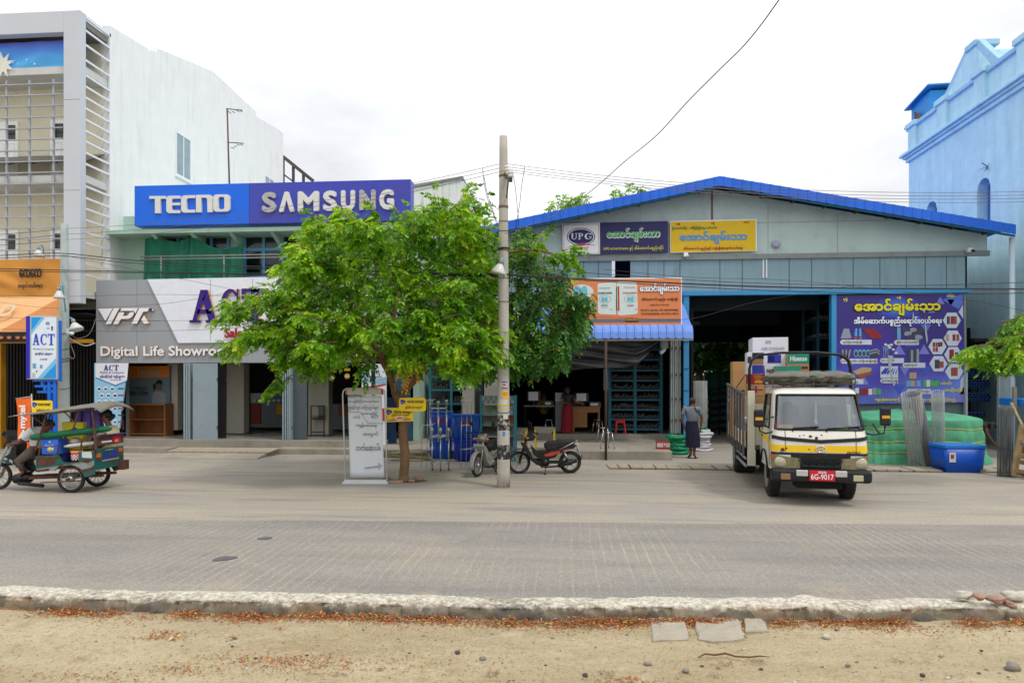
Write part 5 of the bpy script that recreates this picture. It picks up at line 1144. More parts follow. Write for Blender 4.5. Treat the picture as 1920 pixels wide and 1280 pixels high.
def bin_(px0,px1,py0,py1,Y,m,lab,group,logo=True,lid=False,dep=.5,z=0):
 x0_,x1_=xY(px0,Y),xY(px1,Y);w_=x1_-x0_;h=zY((px0+px1)/2,py0,Y)-zY((px0+px1)/2,py1,Y)
 t=thing('storage_tub',lab,'tub',V3(((x0_+x1_)/2,Y+dep/2,z)),0,group)
 g=MB();a,b=w_/2,dep/2;vs=[];
 for(zz,s)in((0,.88),(h-.07,.97)):
  r=.06
  ring=arc(a*s-r,b*s-r,r,r,0,90,3)+arc(-a*s+r,b*s-r,r,r,90,180,3)+arc(-a*s+r,-b*s+r,r,r,180,270,3)+arc(a*s-r,-b*s+r,r,r,270,360,3);n=len(ring);vs+=[(x,y,zz)for x,y in ring]
 g.add(vs,[(i,(i+1)%n,n+(i+1)%n,n+i)for i in range(n)]+[tuple(range(n-1,-1,-1)),tuple(range(n,2*n))],0,True)
 build(g,'tub_body',m,t)
 g=MB();r=.05;ring=arc(a-r,b-r,r,r,0,90,3)+arc(-a+r,b-r,r,r,90,180,3)+arc(-a+r,-b+r,r,r,180,270,3)+arc(a-r,-b+r,r,r,270,360,3)
 g.prism(ring,h-.075,h-.02 if not lid else h,ax='z');build(g,'lid' if lid else 'rim',MATS['lid_blue']if lid else m,t,bevel=.012)
 g=MB()
 for i in range(5):xx=-a*.7+a*1.4*i/4;g.bar((xx*.94,-b*.91-.004,.05),(xx,-b*.965-.004,h-.09),.05,.012)
 if not lid:builds(g,'rib',m,t)
 if logo:
  g=MB();cz=h*.68;yy=-b*.965-.018
  shape(g,[(-.15,.02),(-.05,.07),(.1,.075),(.16,.03),(.12,-.03),(.02,-.05),(.09,.0),(.07,.045),(-.03,.04)],(0,yy,cz),off=0);shape(g,[(-.17,-.075),(.16,-.07),(.16,-.105),(-.16,-.11)],(0,yy,cz),off=0);shape(g,[(-.16,-.03),(-.02,.01),(.03,-.015),(-.1,-.05)],(0,yy,cz),off=0.002);build(g,'emblem',flat('logo_red',(150,44,66)),t)
 return t,h
mat('lid_blue',(30,124,214),.4,var=.06)
t1,h1=bin_(848,900,822,865,17.45,M_bin2,'darker blue storage tub at the bottom of the right stack behind the chrome stands','blue storage tubs',False)
t2,h2=bin_(846,899,776,825,17.46,M_bin,'bright blue storage tub with red emblem on top of the right stack','blue storage tubs',z=h1-.03)
t3,h3=bin_(803,845,821,864,17.7,M_bin,'blue storage tub at the bottom of the left stack behind the chrome stands','blue storage tubs',False)
t4,h4=bin_(802,845,772,824,17.7,M_bin,'blue storage tub with red emblem on top of the left stack','blue storage tubs',z=h3-.03)
tb,hb_=bin_(1771,1852,830,882,16.15,mat('tub_blue',(10,84,196),.4,var=.08,k=.9),'large blue tub with a pale blue lid in front of the green tarpaulin','blue storage tubs',False,True,.75)
g=MB();g.box(-.36,-.22,-.376,-.372,.24,.46,0);g.box(-.33,-.26,-.379,-.377,.32,.41,1);build(g,'sticker',[flat('stk_white',(210,210,214)),flat('stk_red',(180,40,50))],tb)
M_chr=MATS['chrome']
def plant_stand(px,D,z0,h,R,lab,n=6):
 p=PD(px,720,D);t=thing('plant_stand',lab,'plant stand',(p.x,p.y,z0),rnd.uniform(0,1),'chrome plant stands')
 for i in range(n):
  a=2*math.pi*i/n+.2;x,y=R*math.cos(a),R*math.sin(a);zb_=.0 if z0<.1 else rnd.uniform(-.05,.05)
  g=MB();g.cyl((x,y,zb_),(x,y,zb_+h),.014,8);g.sph((x,y,zb_+h+.03),.036,12);g.cyl((x,y,zb_),(x,y,zb_+.02),.02,8,1);build(g,'rod',[M_chr,M_dark],t)
 for zz in(.16,h*.88):g=MB();g.torus((0,0,zz),R*.96,.012,n=28,m=6);g.torus((0,0,zz),R*.6,.008,n=20,m=6);build(g,'ring',M_chr,t)
plant_stand(826,15.9,.01,.90,.22,'chrome plant stand with ball tipped rods standing on the pavement')
plant_stand(822,15.9,.62,.93,.22,'chrome plant stand stacked on top of another one')
for px,lab in((793,'thin wire rack left of the chrome plant stands'),(867,'thin wire rack right of the chrome plant stands')):
 p=PD(px,720,16.3);t=thing('wire_rack',lab,'rack',(p.x,p.y,0),0,'thin wire racks')
 for dx,dy in((-.04,0),(.08,.05),(.2,-.03)):g=MB();g.tube([(dx,dy,.02),(dx+.03,dy,1.65)],.007,6);build(g,'wire_post',M_chr,t)
 for zz in(.45,1.02,1.6):g=MB();g.tube([(-.06,0,zz),(.05,-.15,zz+.01),(.24,-.06,zz),(.28,.1,zz+.04),(.08,.12,zz),(-.04,.06,zz-.02)],.006,5,closed=True);build(g,'wire_loop',M_chr,t)
t=MB(True);c=PZ(770,862,0)
pts=[]
for i in range(160):
 a=i*.24;r=.34+.06*math.sin(i*.05)+.04*math.sin(i*.31);pts.append((c.x-.02+r*1.25*math.cos(a),c.y+r*.8*math.sin(a),.03+.001*i+.05*abs(math.sin(i*.11))))
pts+=[(c.x+.6,c.y-.2,.03),(c.x+1.2,c.y-.28,.03),(c.x+1.8,c.y-.15,.03)]
t.tube(pts,.022,8);solo(t,'hose_coil',mat('tan_hose',(168,156,118),.5,var=.1),'loose coil of tan hose lying behind the tree trunk','hose')
Yt=17.55;xa_,xb_=xY(900,Yt),xY(967,Yt);t=thing('tile_rack','turquoise tile sample rack behind the utility pole','rack',V3(((xa_+xb_)/2,Yt,0)))
M_tq=mat('turquoise_paint',(62,152,168),.5,var=.08,grime=.2);zt_=zY(933,741,Yt)
g=W()
for xx in(xa_,xb_-.05):
 for yy in(Yt,Yt+.35):g.box(xx,xx+.05,yy,yy+.05,0,zt_)
sh=[zY(933,q,Yt)for q in(755,777,797,817,838,858)]
for zz in sh:g.box(xa_+.05,xb_-.05,Yt+.005,Yt+.395,zz-.02,zz+.01)
g.box(xa_+.05,xb_-.05,Yt+.01,Yt+.06,zt_-.05,zt_-.01);build(g,'frame',M_tq,t)
TC=[(146,156,128),(176,182,180),(124,126,112),(160,92,46),(86,84,78),(112,128,110),(128,70,40),(96,88,84)]
for j,zz in enumerate(sh[1:]):
 for i in range(2):
  xm=xa_+.06+(xb_-xa_-.12)*i/2;w2=(xb_-xa_-.14)/2;g=W();g.add([(xm,Yt+.03,zz+.012),(xm+w2,Yt+.03,zz+.012),(xm+w2,Yt+.2,zz+.24),(xm,Yt+.2,zz+.24),(xm,Yt+.05,zz+.012),(xm+w2,Yt+.05,zz+.012),(xm+w2,Yt+.22,zz+.24),(xm,Yt+.22,zz+.24)],[(0,1,2,3),(4,7,6,5),(0,4,5,1),(1,5,6,2),(2,6,7,3),(3,7,4,0)]);ci=(j*2+i)%8;build(g,'tile',mat('tile_%s'%'abcdefgh'[ci],TC[ci],.3,var=.35,scale=9),t)
g=W();M_tx=mat('tile_pattern',(128,136,134),.3,var=.05)
for i in range(12):
 for j in range(2):w2=(xb_-xa_-.1)/12;g.box(xa_+.05+i*w2,xa_+.05+(i+1)*w2,Yt-.012,Yt-.002,zt_-.22+j*.1,zt_-.12+j*.1,(i+j)%2)
build(g,'sample_strip',[M_tx,flat('tile_pale',(170,176,172))],t)
M_ss=mat('stainless',(172,174,174),.25,metal=.85,var=.08,k=1)
for px0,px1,py,c,lab in((957,988,803,'violet','stainless sink basin on a violet and yellow stand next to the pole'),(1001,1041,801,'yellow','stainless sink basin on a yellow legged stand behind the motorbike')):
 Ys=18.55;a,b=xY(px0,Ys),xY(px1,Ys);zt_=zY((px0+px1)/2,py,Ys);t=thing('sink_stand',lab,'sink',V3(((a+b)/2,Ys,.22)),0,'sink basins on stands')
 g=W();g.box(a,b,Ys,Ys+.42,zt_-.03,zt_);build(g,'rim',M_ss,t,bevel=.01)
 g=W();vs=[(x,y,z)for z,s in((zt_-.031,.92),(zt_-.17,.6))for x,y in(((a+b)/2-(b-a)/2*s,Ys+.21-.2*s),((a+b)/2+(b-a)/2*s,Ys+.21-.2*s),((a+b)/2+(b-a)/2*s,Ys+.21+.2*s),((a+b)/2-(b-a)/2*s,Ys+.21+.2*s))];g.add(vs,[(0,1,5,4),(1,2,6,5),(2,3,7,6),(3,0,4,7),(4,5,6,7)]);build(g,'bowl',M_ss,t)
 for xx in(a+.01,b-.05):
  for yy in(Ys+.02,Ys+.36):g=W();g.box(xx,xx+.045,yy,yy+.045,.22,zt_-.032);build(g,'leg',flat('leg_yellow',(222,186,20))if(c=='yellow' or xx>a+.1)else flat('leg_violet',(60,50,170)),t)
def desk(px0,px1,py0,Y,m,lab,ped):
 a,b=xY(px0,Y),xY(px1,Y);zt_=zY((px0+px1)/2,py0,Y);t=thing('desk',lab,'desk',V3(((a+b)/2,Y,.36)))
 g=W();g.box(a,b,Y,Y+.6,zt_-.04,zt_);build(g,'desk_top',m,t)
 if ped:g=W();g.box(a+.02,a+.5,Y+.03,Y+.58,.55,zt_-.04);g.box(a+.02,a+.07,Y+.03,Y+.58,.36,.55);build(g,'pedestal',m,t);g=W();g.box(b-.08,b-.02,Y+.03,Y+.58,.36,zt_-.04);build(g,'leg',m,t);g=W();g.box(a+.5,b-.08,Y+.04,Y+.06,zt_-.2,zt_-.04);build(g,'apron',m,t)
 else:
  for xx in(a+.02,b-.06):
   for yy in(Y+.02,Y+.54):g=W();g.box(xx,xx+.04,yy,yy+.04,.36,zt_-.04);build(g,'leg',M_dark,t)
 return zt_
zd1=desk(982,1040,760,23.1,mat('desk_grey',(150,146,140),.5),'grey topped desk with a computer left of the tall cabinet',False)
zd2=desk(1073,1126,762,23.1,mat('desk_wood',(172,116,60),.5,var=.15),'wooden desk with drawers right of the woman in red',True)
for px0,px1,py0,py1,zd,lab in((988,1014,733,752,zd1,'computer screen showing a pale sheet on the grey topped desk'),(1078,1104,736,753,zd2,'computer screen showing a pale sheet on the wooden desk')):
 Yq=23.25;t=thing('computer_screen',lab,'screen',PY((px0+px1)/2,762,Yq));g=W();PB(g,px0,px1,py0,py1,Yq,Yq+.04);xm=xY((px0+px1)/2,Yq);g.box(xm-.03,xm+.03,Yq+.04,Yq+.08,zd,zd+.2);g.box(xm-.12,xm+.12,Yq,Yq+.15,zd+.001,zd+.02);build(g,'monitor',mat('monitor_black',(40,42,46),.4),t)
 g=W();PB(g,px0+3,px1-5,py0+1.5,py1-1.5,Yq-.006,Yq-.001);build(g,'paper_sheet',flat('paper_white',(225,225,235),k=1),t)
for px0,px1,py0,py1,zd,lab in((1020,1038,750,759,zd1,'printer with white paper on the grey topped desk'),(1105,1127,749,760,zd2,'dark printer on the wooden desk')):
 Yq=23.2;t=thing('printer',lab,'printer',PY((px0+px1)/2,761,Yq));g=W();a,b=xY(px0,Yq),xY(px1,Yq);g.box(a,b,Yq,Yq+.35,zd,zd+.16);build(g,'printer_body',mat('printer_grey',(90,92,96),.4),t,bevel=.015);g=W();g.box(a+.04,b-.1,Yq-.01,Yq-.002,zd+.03,zd+.11);build(g,'paper',flat('paper_white',(0,0,0)),t)
t=thing('steel_cabinet','tall grey cabinet with a pale paper top left of the woman in red','cabinet',PY(1049,808,23.0))
g=W();PB(g,1041,1058,753,809,23.0,23.5);build(g,'cabinet_body',mat('cabinet_grey',(120,122,122),.5),t);g=W();PB(g,1041,1058,736,752.6,23.02,23.5);build(g,'paper_wrap',flat('wrap_white',(190,192,204)),t)
for px,py,zz,lab in((1121,812,.36,'chrome stool frame without a seat, farthest of three'),(1131,829,.22,'chrome stool frame without a seat, middle of three'),(1139,841,.22,'chrome stool frame without a seat, nearest the steel post'),(1029,812,.36,'chrome stool frame without a seat beside the yellow sink stand')):
 t=stool(px,py,zz,lab=lab,top=False);t['group']='seatless chrome stools'
o_=PZ(1162,812,.36);t=thing('plastic_stool','red plastic stool in front of the teal steel shelves','stool',o_,.1)
M_rp=mat('red_plastic',(222,50,34),.4,var=.06)
g=MB();g.box(-.14,.14,-.14,.14,.44,.47);build(g,'seat',M_rp,t,bevel=.02)
for sx in(-1,1):
 for sy in(-1,1):g=MB();vs=[(sx*(.19 if z<.2 else.14)+dx*.03*-sx,sy*(.19 if z<.2 else.14)+dy*.03*-sy,z)for z in(0,.44)for dx,dy in((0,0),(1.6,0),(1.6,1.6),(0,1.6))];g.add(vs,[(0,1,2,3),(4,7,6,5),(0,4,5,1),(1,5,6,2),(2,6,7,3),(3,7,4,0)]);build(g,'leg',M_rp,t)
g=MB()
for a in(0,math.pi/2,math.pi,-math.pi/2):M_=Matrix.Rotation(a,3,'Z');g.cbox(M_@V3((0,-.15,.40)),(.26,.015,.09),0,M_)
build(g,'skirt',M_rp,t)
Yh=22.95;t=thing('steel_shelves','teal steel shelving full of small metal fittings behind the red stool','shelves',PY(1192,815,Yh))
M_sh=mat('shelf_teal',(34,104,126),.5,var=.08,grime=.2);g=W()
for px in(1143.5,1191,1240):
 for yy in(Yh,Yh+.45):xx=xY(px,Yh);g.box(xx-.05,xx+.05,yy,yy+.05,.36,zY(1192,636,Yh))
build(g,'upright',M_sh,t)
srow=[636,655,674,694,713,731,749,767.5,786,804]
for py in srow:zz=zY(1192,py,Yh);g=W();g.box(xY(1143,Yh),xY(1241,Yh),Yh-.012,Yh+.51,zz-.035,zz+.02);build(g,'shelf',M_sh,t)
M_fit=mat('metal_fittings',(100,100,98),.4,metal=.4,var=.5,scale=14)
for py in srow[1:]:
 zz=zY(1192,py,Yh)+.022
 for c0,c1 in((1147,1188),(1194,1237)):
  g=W();x0_=xY(c0,Yh)+.03;x1_=xY(c1,Yh)-.05;n=11
  for i in range(n):
   for r in range(2):
    xx=x0_+(x1_-x0_)*i/(n-1);hh=rnd.uniform(.06,.16);p=V3((xx,Yh+.08+.18*r,zz));g.tube([p,p+V3((.03,.02,hh)),p+V3((.07,.04,hh*1.2))],.025,6)
  build(g,'fittings',M_fit,t,kind='stuff')
t=thing('price_board','pale turquoise hanging board left of the teal steel shelves','board',PY(1137,730,22.7));g=W();PB(g,1131.5,1141,692,731,22.7,22.78);build(g,'board',mat('board_aqua',(86,144,150),.5),t);g=W()
for py in(698,706,714,722):PB(g,1135,1137,py,py+1.5,22.69,22.698)
build(g,'hole',M_dark,t)
t=thing('cement_box','small red and white packet at the platform end beside the wire coils','box',PZ(1244,842,.22),.02)
g=MB();g.box(-.18,.18,0,.2,0,.20,0);build(g,'carton',flat('carton_red',(186,36,34)),t,bevel=.01);g=MB();g.box(-.178,.178,-.004,-.001,.06,.17,0);g.cyl((.03,-.008,.115),(.03,-.0045,.115),.045,16,1);g.cyl((.03,-.011,.115),(.03,-.0085,.115),.03,16,0);build(g,'print_band',[flat('carton_white',(206,200,190)),flat('carton_red',(0,0,0))],t)
M_cg=mat('green_wrap',(0,138,92),.4,var=.2,scale=14,bump=.4,bscale=30);M_cw=mat('white_wrap',(206,204,208),.5,var=.14,scale=14,bump=.4,bscale=30)
def coil(c,z,R,r,m,lab,group):
 mb=MB();pts=[];n=36
 for i in range(n):a=2*math.pi*i/n;q=1+.04*math.sin(3*a+z*40);pts.append((c.x+R*q*math.cos(a),c.y+R*q*math.sin(a),z+.012*math.sin(2*a+z*31)))
 mb.tube(pts,[r*(1+.12*math.sin(i*2.4))for i in range(n)],8,0,True);o=solo(mb,'wire_coil',m,lab,'wire coil',group)
c=PZ(1271,851,0);nm=['bottom','second','third','fourth','top']
for i in range(5):coil(c+V3((rnd.uniform(-.02,.02)-(.04 if i==4 else 0),0,0)),.06+i*.108,.25-(.01*i if i<4 else-.02),.056,M_cg if i!=3 else M_cg,f'green wrapped wire coil, {nm[i]} of the stack left of the standing man','green wire coils')
c=PZ(1316,845,0);nm=['bottom','second','third','fourth','fifth','sixth','seventh','top white']
for i in range(8):coil(c+V3((rnd.uniform(-.02,.02),0,0)),.045+i*.08,.27-(.06 if 0<i<5 or i==7 else 0),.045,M_cw,f'white wrapped wire coil, {nm[i]} of the stack right of the standing man','white wire coils')
coil(c+V3((-.06,0,0)),.70,.16,.05,M_cg,'small green wire coil lying on top of the white coils','green wire coils')
M_mesh=mat('galvanised_wire',(184,186,184),.5,metal=.1,var=.12,k=.95)
def mesh_roll(p,q,R,nv,nh,wr,lab,turns=1,group='wire mesh rolls',m=None):
 p=V3(p);q=V3(q);d=(q-p).normalized();a=d.orthogonal().normalized();b=d.cross(a);mb=MB();Ln=(q-p).length
 for tno in range(turns):
  r=R*(1-.3*tno)
  for i in range(nv):th=2*math.pi*i/nv;o_=(a*math.cos(th)+b*math.sin(th))*r;mb.tube([p+o_,q+o_],wr,4)
  for j in range(nh+1):
   c=p+d*Ln*j/nh;mb.tube([c+(a*math.cos(2*math.pi*i/18)+b*math.sin(2*math.pi*i/18))*r for i in range(18)],wr,4,closed=True)
 return solo(mb,'mesh_roll',m or M_mesh,lab,'mesh roll',group)
M_mesh2=mat('dense_wire',(150,152,150),.5,metal=.4,var=.15)
b0=PZ(1748,876,0);mesh_roll(b0,PD(1716,733,16.25),.115,30,70,.005,'dense grey wire mesh roll leaning in front of the tarpaulin',2,m=M_mesh2)
b0=PZ(1722,873,0);mesh_roll(b0,PD(1708,739,16.2),.21,24,44,.0075,'wide open wire mesh roll leaning left of the dense roll')
b0=PZ(1765,872,0);mesh_roll(b0+V3((0,.1,0)),PD(1758,735,16.3),.13,20,44,.006,'thin pale wire mesh roll standing right of the dense roll')
b0=PZ(1884,893,0);mesh_roll(b0,PD(1886,766,15.2),.14,26,60,.0042,'dense wire mesh roll standing beside the wooden pallets',2,m=mat('dark_wire',(104,108,108),.6,metal=.3))
b0=V3((xY(1308,22.9),22.9,0));mesh_roll(b0,(b0 .x,22.9,zY(1308,714,22.9)),.30,40,48,.006,'tall wire mesh roll standing inside the gate behind the man',2)
YT0,YT1=17.8,21.0;xa_,xb_=xY(1612,18.2),xY(1852,18.2)
mb=MB()
def tp(u,v):
 a=2*math.pi*u;cx,cy=(xa_+xb_)/2,(YT0+YT1)/2;A,Bq=(xb_-xa_)/2,(YT1-YT0)/2;e=.42
 ca,sa=math.cos(a),math.sin(a);x=A*abs(ca)**e*(1 if ca>0 else-1);y=Bq*abs(sa)**e*(1 if sa>0 else-1)
 if v<.62:f=v/.62;z=1.08*f;s=1.04-.05*f+.05*(1-f)**3
 else:f=(v-.62)/.38;z=1.08+.17*math.sin(f*math.pi/2)+.12*noise.noise(V3((x*.9,y*.9,0)))*f;s=(1-f**2.2)*.99+.0
 fold=.08*noise.noise(V3((x*2.6,y*2.6,z*1.2)))*(1.2-v)+.05*noise.noise(V3((x*6,y*6,z*3)))+(.04*math.sin(a*31+z*3+3*noise.noise(V3((x,y,0))))*(1-f)if v<.62 else 0)
 for zr in(.28,.55,.88):fold-=.022*math.exp(-((z-zr)/.06)**2)
 L_=math.hypot(x,y)or 1
 return(cx+x*s+x/L_*fold*(s>.05),cy+y*s+y/L_*fold*(s>.05),max(.004,z))
mb.grid(tp,150,40);tarp=solo(mb,'tarpaulin_stack',mat('green_tarp',(86,170,128),.6,var=.2,scale=2.2,k=.85,bump=.4,bscale=9),'big stack of goods under a green tarpaulin tied with yellow rope','stack')
PM[tarp.name]=mtx(tarp.location,0)
for zr in(.28,.55,.88):
 g=MB(True);pts=[]
 for i in range(150):
  v=zr/1.08*.62;q=V3(tp(i/150,v));c_=V3(((xa_+xb_)/2,(YT0+YT1)/2,0));dd=V3((q.x-c_.x,q.y-c_.y,0)).normalized();pts.append(q+dd*.015+V3((0,0,.02*math.sin(i*.3))))
 g.tube(pts,.009,5,closed=True);build(g,'rope',flat('rope_yellow',(226,190,60)),tarp)
M_pal=mat('pallet_wood',(176,150,108),.8,var=.3,scale=6,bump=.3,grime=.4,gcol=(110,92,70),gscale=3)
for i,(px,D,tilt,lab)in enumerate(((1903,15.0,.17,'weathered wooden pallet leaning nearest the mesh roll'),(1928,14.6,.12,'second wooden pallet leaning behind the first at the photo edge'))):
 p=PD(px,720,D);t=thing('wooden_pallet',lab,'pallet',(p.x,p.y,0),.15,'wooden pallets')
 R_=Matrix.Rotation(tilt,3,'Y');S_=lambda c,sz,g:g.cbox(R_@V3(c),sz,0,R_)
 for zz in(.06,.30,.54,.78,1.02):g=MB();S_((-.0,-.28,zz),(.62,.02,.09),g);build(g,'slat',M_pal,t)
 for xx in(-.3,0,.3):g=MB();S_((xx,-.33,.54),(.09,.08,1.12),g);build(g,'bearer',M_pal,t)
 for zz in(.10,.42,.74,1.0):g=MB();S_((0,-.38,zz),(.62,.02,.08),g);build(g,'slat',M_pal,t)
for i in range(3):
 mb=MB(True);a=PD(1876,748+i*3.5,16.2);b=PD(1950,752+i*3.5,15.2);mb.tube([a,b],.045,10);solo(mb,'plastic_pipe',flat('pipe_blue',(20,120,220)),'bright blue plastic pipe resting on top of the pallet stack','pipe','blue pipes on the pallets')
mb=MB(True);mb.bar(PD(1896,755,15.6),PD(1918,800,15.2),.05,.03);solo(mb,'wooden_plank',M_pal,'short wooden plank leaning against the blue pipes','plank')
mb=MB(True);mb.bar(PD(1902,780,15.7),PD(1902,725,15.7),.07,.07);solo(mb,'concrete_stake',mat('stake_grey',(132,132,124),.9),'short grey stake standing up behind the pallets','stake')
mb=MB();p=PZ(1842,886,0);mb.cbox((p.x,p.y,.04),(.14,.09,.08),0,Matrix.Rotation(.3,3,'Z'));solo(mb,'brick',mat('tan_brick',(150,128,104),.9,var=.2),'tan brick on the ground right of the large blue tub','brick',bevel=.01)
t=thing('lean_to','narrow dark lean-to between the grey warehouse and the blue hall','shed',(13,21.8,0))
g=W();PB(g,1813,1876,655,662,21.7,21.9);build(g,'header_beam',mat('rust_beam',(92,74,66),.8),t)
g=W();PB(g,1811,1814.5,660,836,21.7,21.8);build(g,'door_post',flat('post_white',(176,182,186)),t);g=W();PB(g,1873,1876.5,660,836,21.7,21.8);build(g,'door_post',MATS['post_white'],t)
g=W();PB(g,1877,1902,655,840,21.75,21.8);build(g,'white_panel',mat('panel_white',(180,190,192),.6,grime=.3),t)
g=W()
for py in(697,754):PB(g,1876,1903,py,py+3,21.70,21.745)
builds(g,'panel_rail',M_dgrey,t)
g=W();g.box(12.4,14.3,25.5,25.6,0,4);g.box(12.4,14.3,21.9,25.6,3.3,3.4);build(g,'dark_back',MATS['black_and_shade'],t)
t=thing('pipe_rack','rack of blue plastic pipe ends inside the dark lean-to','rack',PY(1836,830,22.6))
g=W();PB(g,1834,1837,663,830,22.9,22.95)
for py in(706,727,752,778):PB(g,1816,1858,py,py+1.5,22.6,23.4)
build(g,'frame',mat('rack_teal',(0,0,0)),t)
for py,rows in((706,2),(727,3),(752,3),(778,1)):
 for r in range(rows):
  for i in range(6 if rows>1 else 5):
   g=W();c=PY(1819+i*6.6+(r%2)*3,py-2.6-r*5,22.5);
   g.lathe([(.038,0),(.052,0),(.052,1.2),(.038,1.2),(.038,0)],c,10,0,Matrix.Rotation(-math.pi/2,3,'X'));build(g,'pipe',mat('pipe_navy',(40,80,140),.4),t)
Yp=21.84;o,s_=(1560,540),5.565
def poster_mat():
 m=bpy.data.materials.new('poster_violet');m.use_nodes=True;N=m.node_tree.nodes;L=m.node_tree.links;b=N['Principled BSDF'];b.inputs['Roughness'].default_value=.45
 tc=N.new("ShaderNodeTexCoord");sx=N.new("ShaderNodeSeparateXYZ");L.new(tc.outputs['Generated'],sx.inputs[0]);n=N.new("ShaderNodeTexNoise");n.inputs['Scale'].default_value=1.6;L.new(tc.outputs['Generated'],n.inputs['Vector'])
 a=N.new("ShaderNodeMath");a.operation='MULTIPLY_ADD';L.new(sx.outputs[2],a.inputs[0]);a.inputs[1].default_value=-.75;L.new(n.outputs['Fac'],a.inputs[2])
 r=N.new("ShaderNodeValToRGB");e=r.color_ramp.elements;e[0].position=0-.0;e[0].color=lin((48,30,120));e[1].position=.62;e[1].color=lin((104,128,220));q=e.new(.22);q.color=lin((62,44,160));L.new(a.outputs[0],r.inputs[0]);L.new(r.outputs[0],b.inputs['Base Color']);return m
t=thing('advert_board','large violet building supplies advert board with yellow title right of the gate','advert',PY(1690,756,Yp))
g=W();SP(g,[(32,82),(1365,56),(1390,1190),(55,1212)],Yp,o,s_,ext=.03);build(g,'board',poster_mat(),t)
Yq=Yp-.033
def S2(g,pts,lev=1,mi=0):SP(g,pts,Yq-.002*lev,o,s_,mi=mi)
g=W();r2=random.Random(3)
for(x,y,k)in((1130,130,90),(1230,60,90),(1040,230,70),(900,330,120),(980,420,110),(820,560,120),(700,640,130),(960,640,120),(880,760,110),(980,860,120),(760,860,110),(640,930,120),(700,1060,130),(880,1080,120),(1080,980,90),(560,640,80),(420,480,70),(980,1160,90),(1240,150,80),(330,960,110),(210,780,80)):
 up=r2 .random()<.5;S2(g,[(x-k/2,y+(k*.4 if up else-k*.4)),(x+k/2,y+(k*.4 if up else-k*.4)),(x,y-(k*.45 if up else-k*.45))],1,r2 .choice((0,1,2)))
S2(g,[(1150,120),(1365,60),(1366,160),(1320,220)],1,1);S2(g,[(1320,250),(1366,170),(1370,320)],1,3);S2(g,[(1340,960),(1386,880),(1388,1100),(1336,1110)],1,3);S2(g,[(1330,1110),(1390,1000),(1390,1190),(1080,1194)],1,2)
build(g,'pattern_print',[flat('tri_a',(70,90,206)),flat('tri_b',(92,120,214)),flat('tri_c',(128,130,220)),flat('tri_d',(200,206,236))],t)
g=W();
def star(cx,cy,r0,r1,n,lev,mi):
 S2(g,[((r0 if i%2==0 else r1)*math.cos(math.pi*i/n)*1.5+cx,(r0 if i%2==0 else r1)*math.sin(math.pi*i/n)+cy)for i in range(2*n)],lev,mi)
[S2(g,ell(690,205,250*q,120*q,30),2+i,i)for i,q in enumerate((1,.8,.6,.42,.25))];build(g,'glow_print',[flat('glow_%s'%'abcde'[i],c_)for i,c_ in enumerate(((64,62,176),(62,86,196),(62,112,212),(84,150,226),(140,204,244)))],t)
g=W();ST(g,'အောင်ချမ်းသာ',232,1130,108,292,Yq-.008,o,s_,bold=.06,nb=9);build(g,'letter_outline',M_rk,t)
g=W();ST(g,'အောင်ချမ်းသာ',238,1124,114,284,Yq-.024,o,s_,bold=.035,nb=8);ST(g,'ဗုဒ္ဓံ',118,160,100,142,Yq-.005,o,s_,bold=.03);ST(g,'ဓမ္မံ',676,718,84,118,Yq-.01,o,s_,bold=.03);ST(g,'သံဃံ',1200,1278,68,98,Yq-.005,o,s_,bold=.03)
ST(g,'တံခါး',1130,1250,968,1006,Yq-.005,o,s_,bold=.03);ST(g,'အမျိုးမျိုး',1160,1360,1040,1090,Yq-.005,o,s_,bold=.03);ST(g,'ဈေးမှန်အားပေးမှုကို အထူးဝမ်းမြောက်စွာ ကျွန်ုပ်တို့ကြိုဆိုပါသည်...',446,1304,1140,1190,Yq-.005,o,s_,bold=.03);build(g,'lettering',flat('poster_yellow',(240,226,40)),t)
g=W();ST(g,'အိမ်ဆောက်ပစ္စည်းရောင်းဝယ်ရေး',228,1140,300,396,Yq-.006,o,s_,bold=.03);build(g,'lettering',M_lw,t)
g=W()
for cx,cy in((1250,336),(1260,522),(1100,610),(1265,694),(1110,788),(1275,870)):S2(g,[(cx+95*math.cos(math.pi*i/3),cy+92*math.sin(math.pi*i/3))for i in range(6)],3,0)
for x0_,y0_,w2 in((84,538,330),(646,540,260),(84,736,390),(500,730,250),(734,778,240),(88,948,240),(502,940,190),(774,1052,260)):S2(g,[(x0_+24,y0_),(x0_+w2,y0_),(x0_+w2,y0_+52),(x0_+24,y0_+52),(x0_+6,y0_+40),(x0_,y0_+26),(x0_+6,y0_+12)],3,0)
S2(g,[(505,816),(690,814),(690,934),(505,936)],3,0);build(g,'label_print',flat('label_white',(214,216,234)),t)
g=W()
for s2,x0_,x1_,y0_,y1_ in(('သွပ်ပြားအမျိုးမျိုး',112,316,548,580),('ချိန်းလင့်/သံဆန်ခါ',672,900,548,582),('ကော်တွတ်၊ သံမှိုအမျိုးမျိုး',88,470,744,778),('သံ / တိုက်',514,650,738,774),('ကျင်းတွယ်',750,886,786,820),('အထပ်သား',110,268,958,990),('ပိုက်အမျိုးမျိုး',518,690,950,986),('ဘီး ဝတ်တုံး',782,1018,1060,1096)):ST(g,s2,x0_,x1_,y0_,y1_,Yq-.009,o,s_,bold=.02)
build(g,'caption_print',flat('caption_gold',(150,116,40)),t)
g=W()
RD,DK,RB,GY,BL,GR,TN,WH,CY=range(9)
R4=lambda x0_,y0_,x1_,y1_,mi:S2(g,[(x0_,y0_),(x1_,y0_),(x1_,y1_),(x0_,y1_)],5,mi)
for x,mi in((1198,DK),(1238,RD),(1270,RB)):R4(x,294,x+32,376,mi)
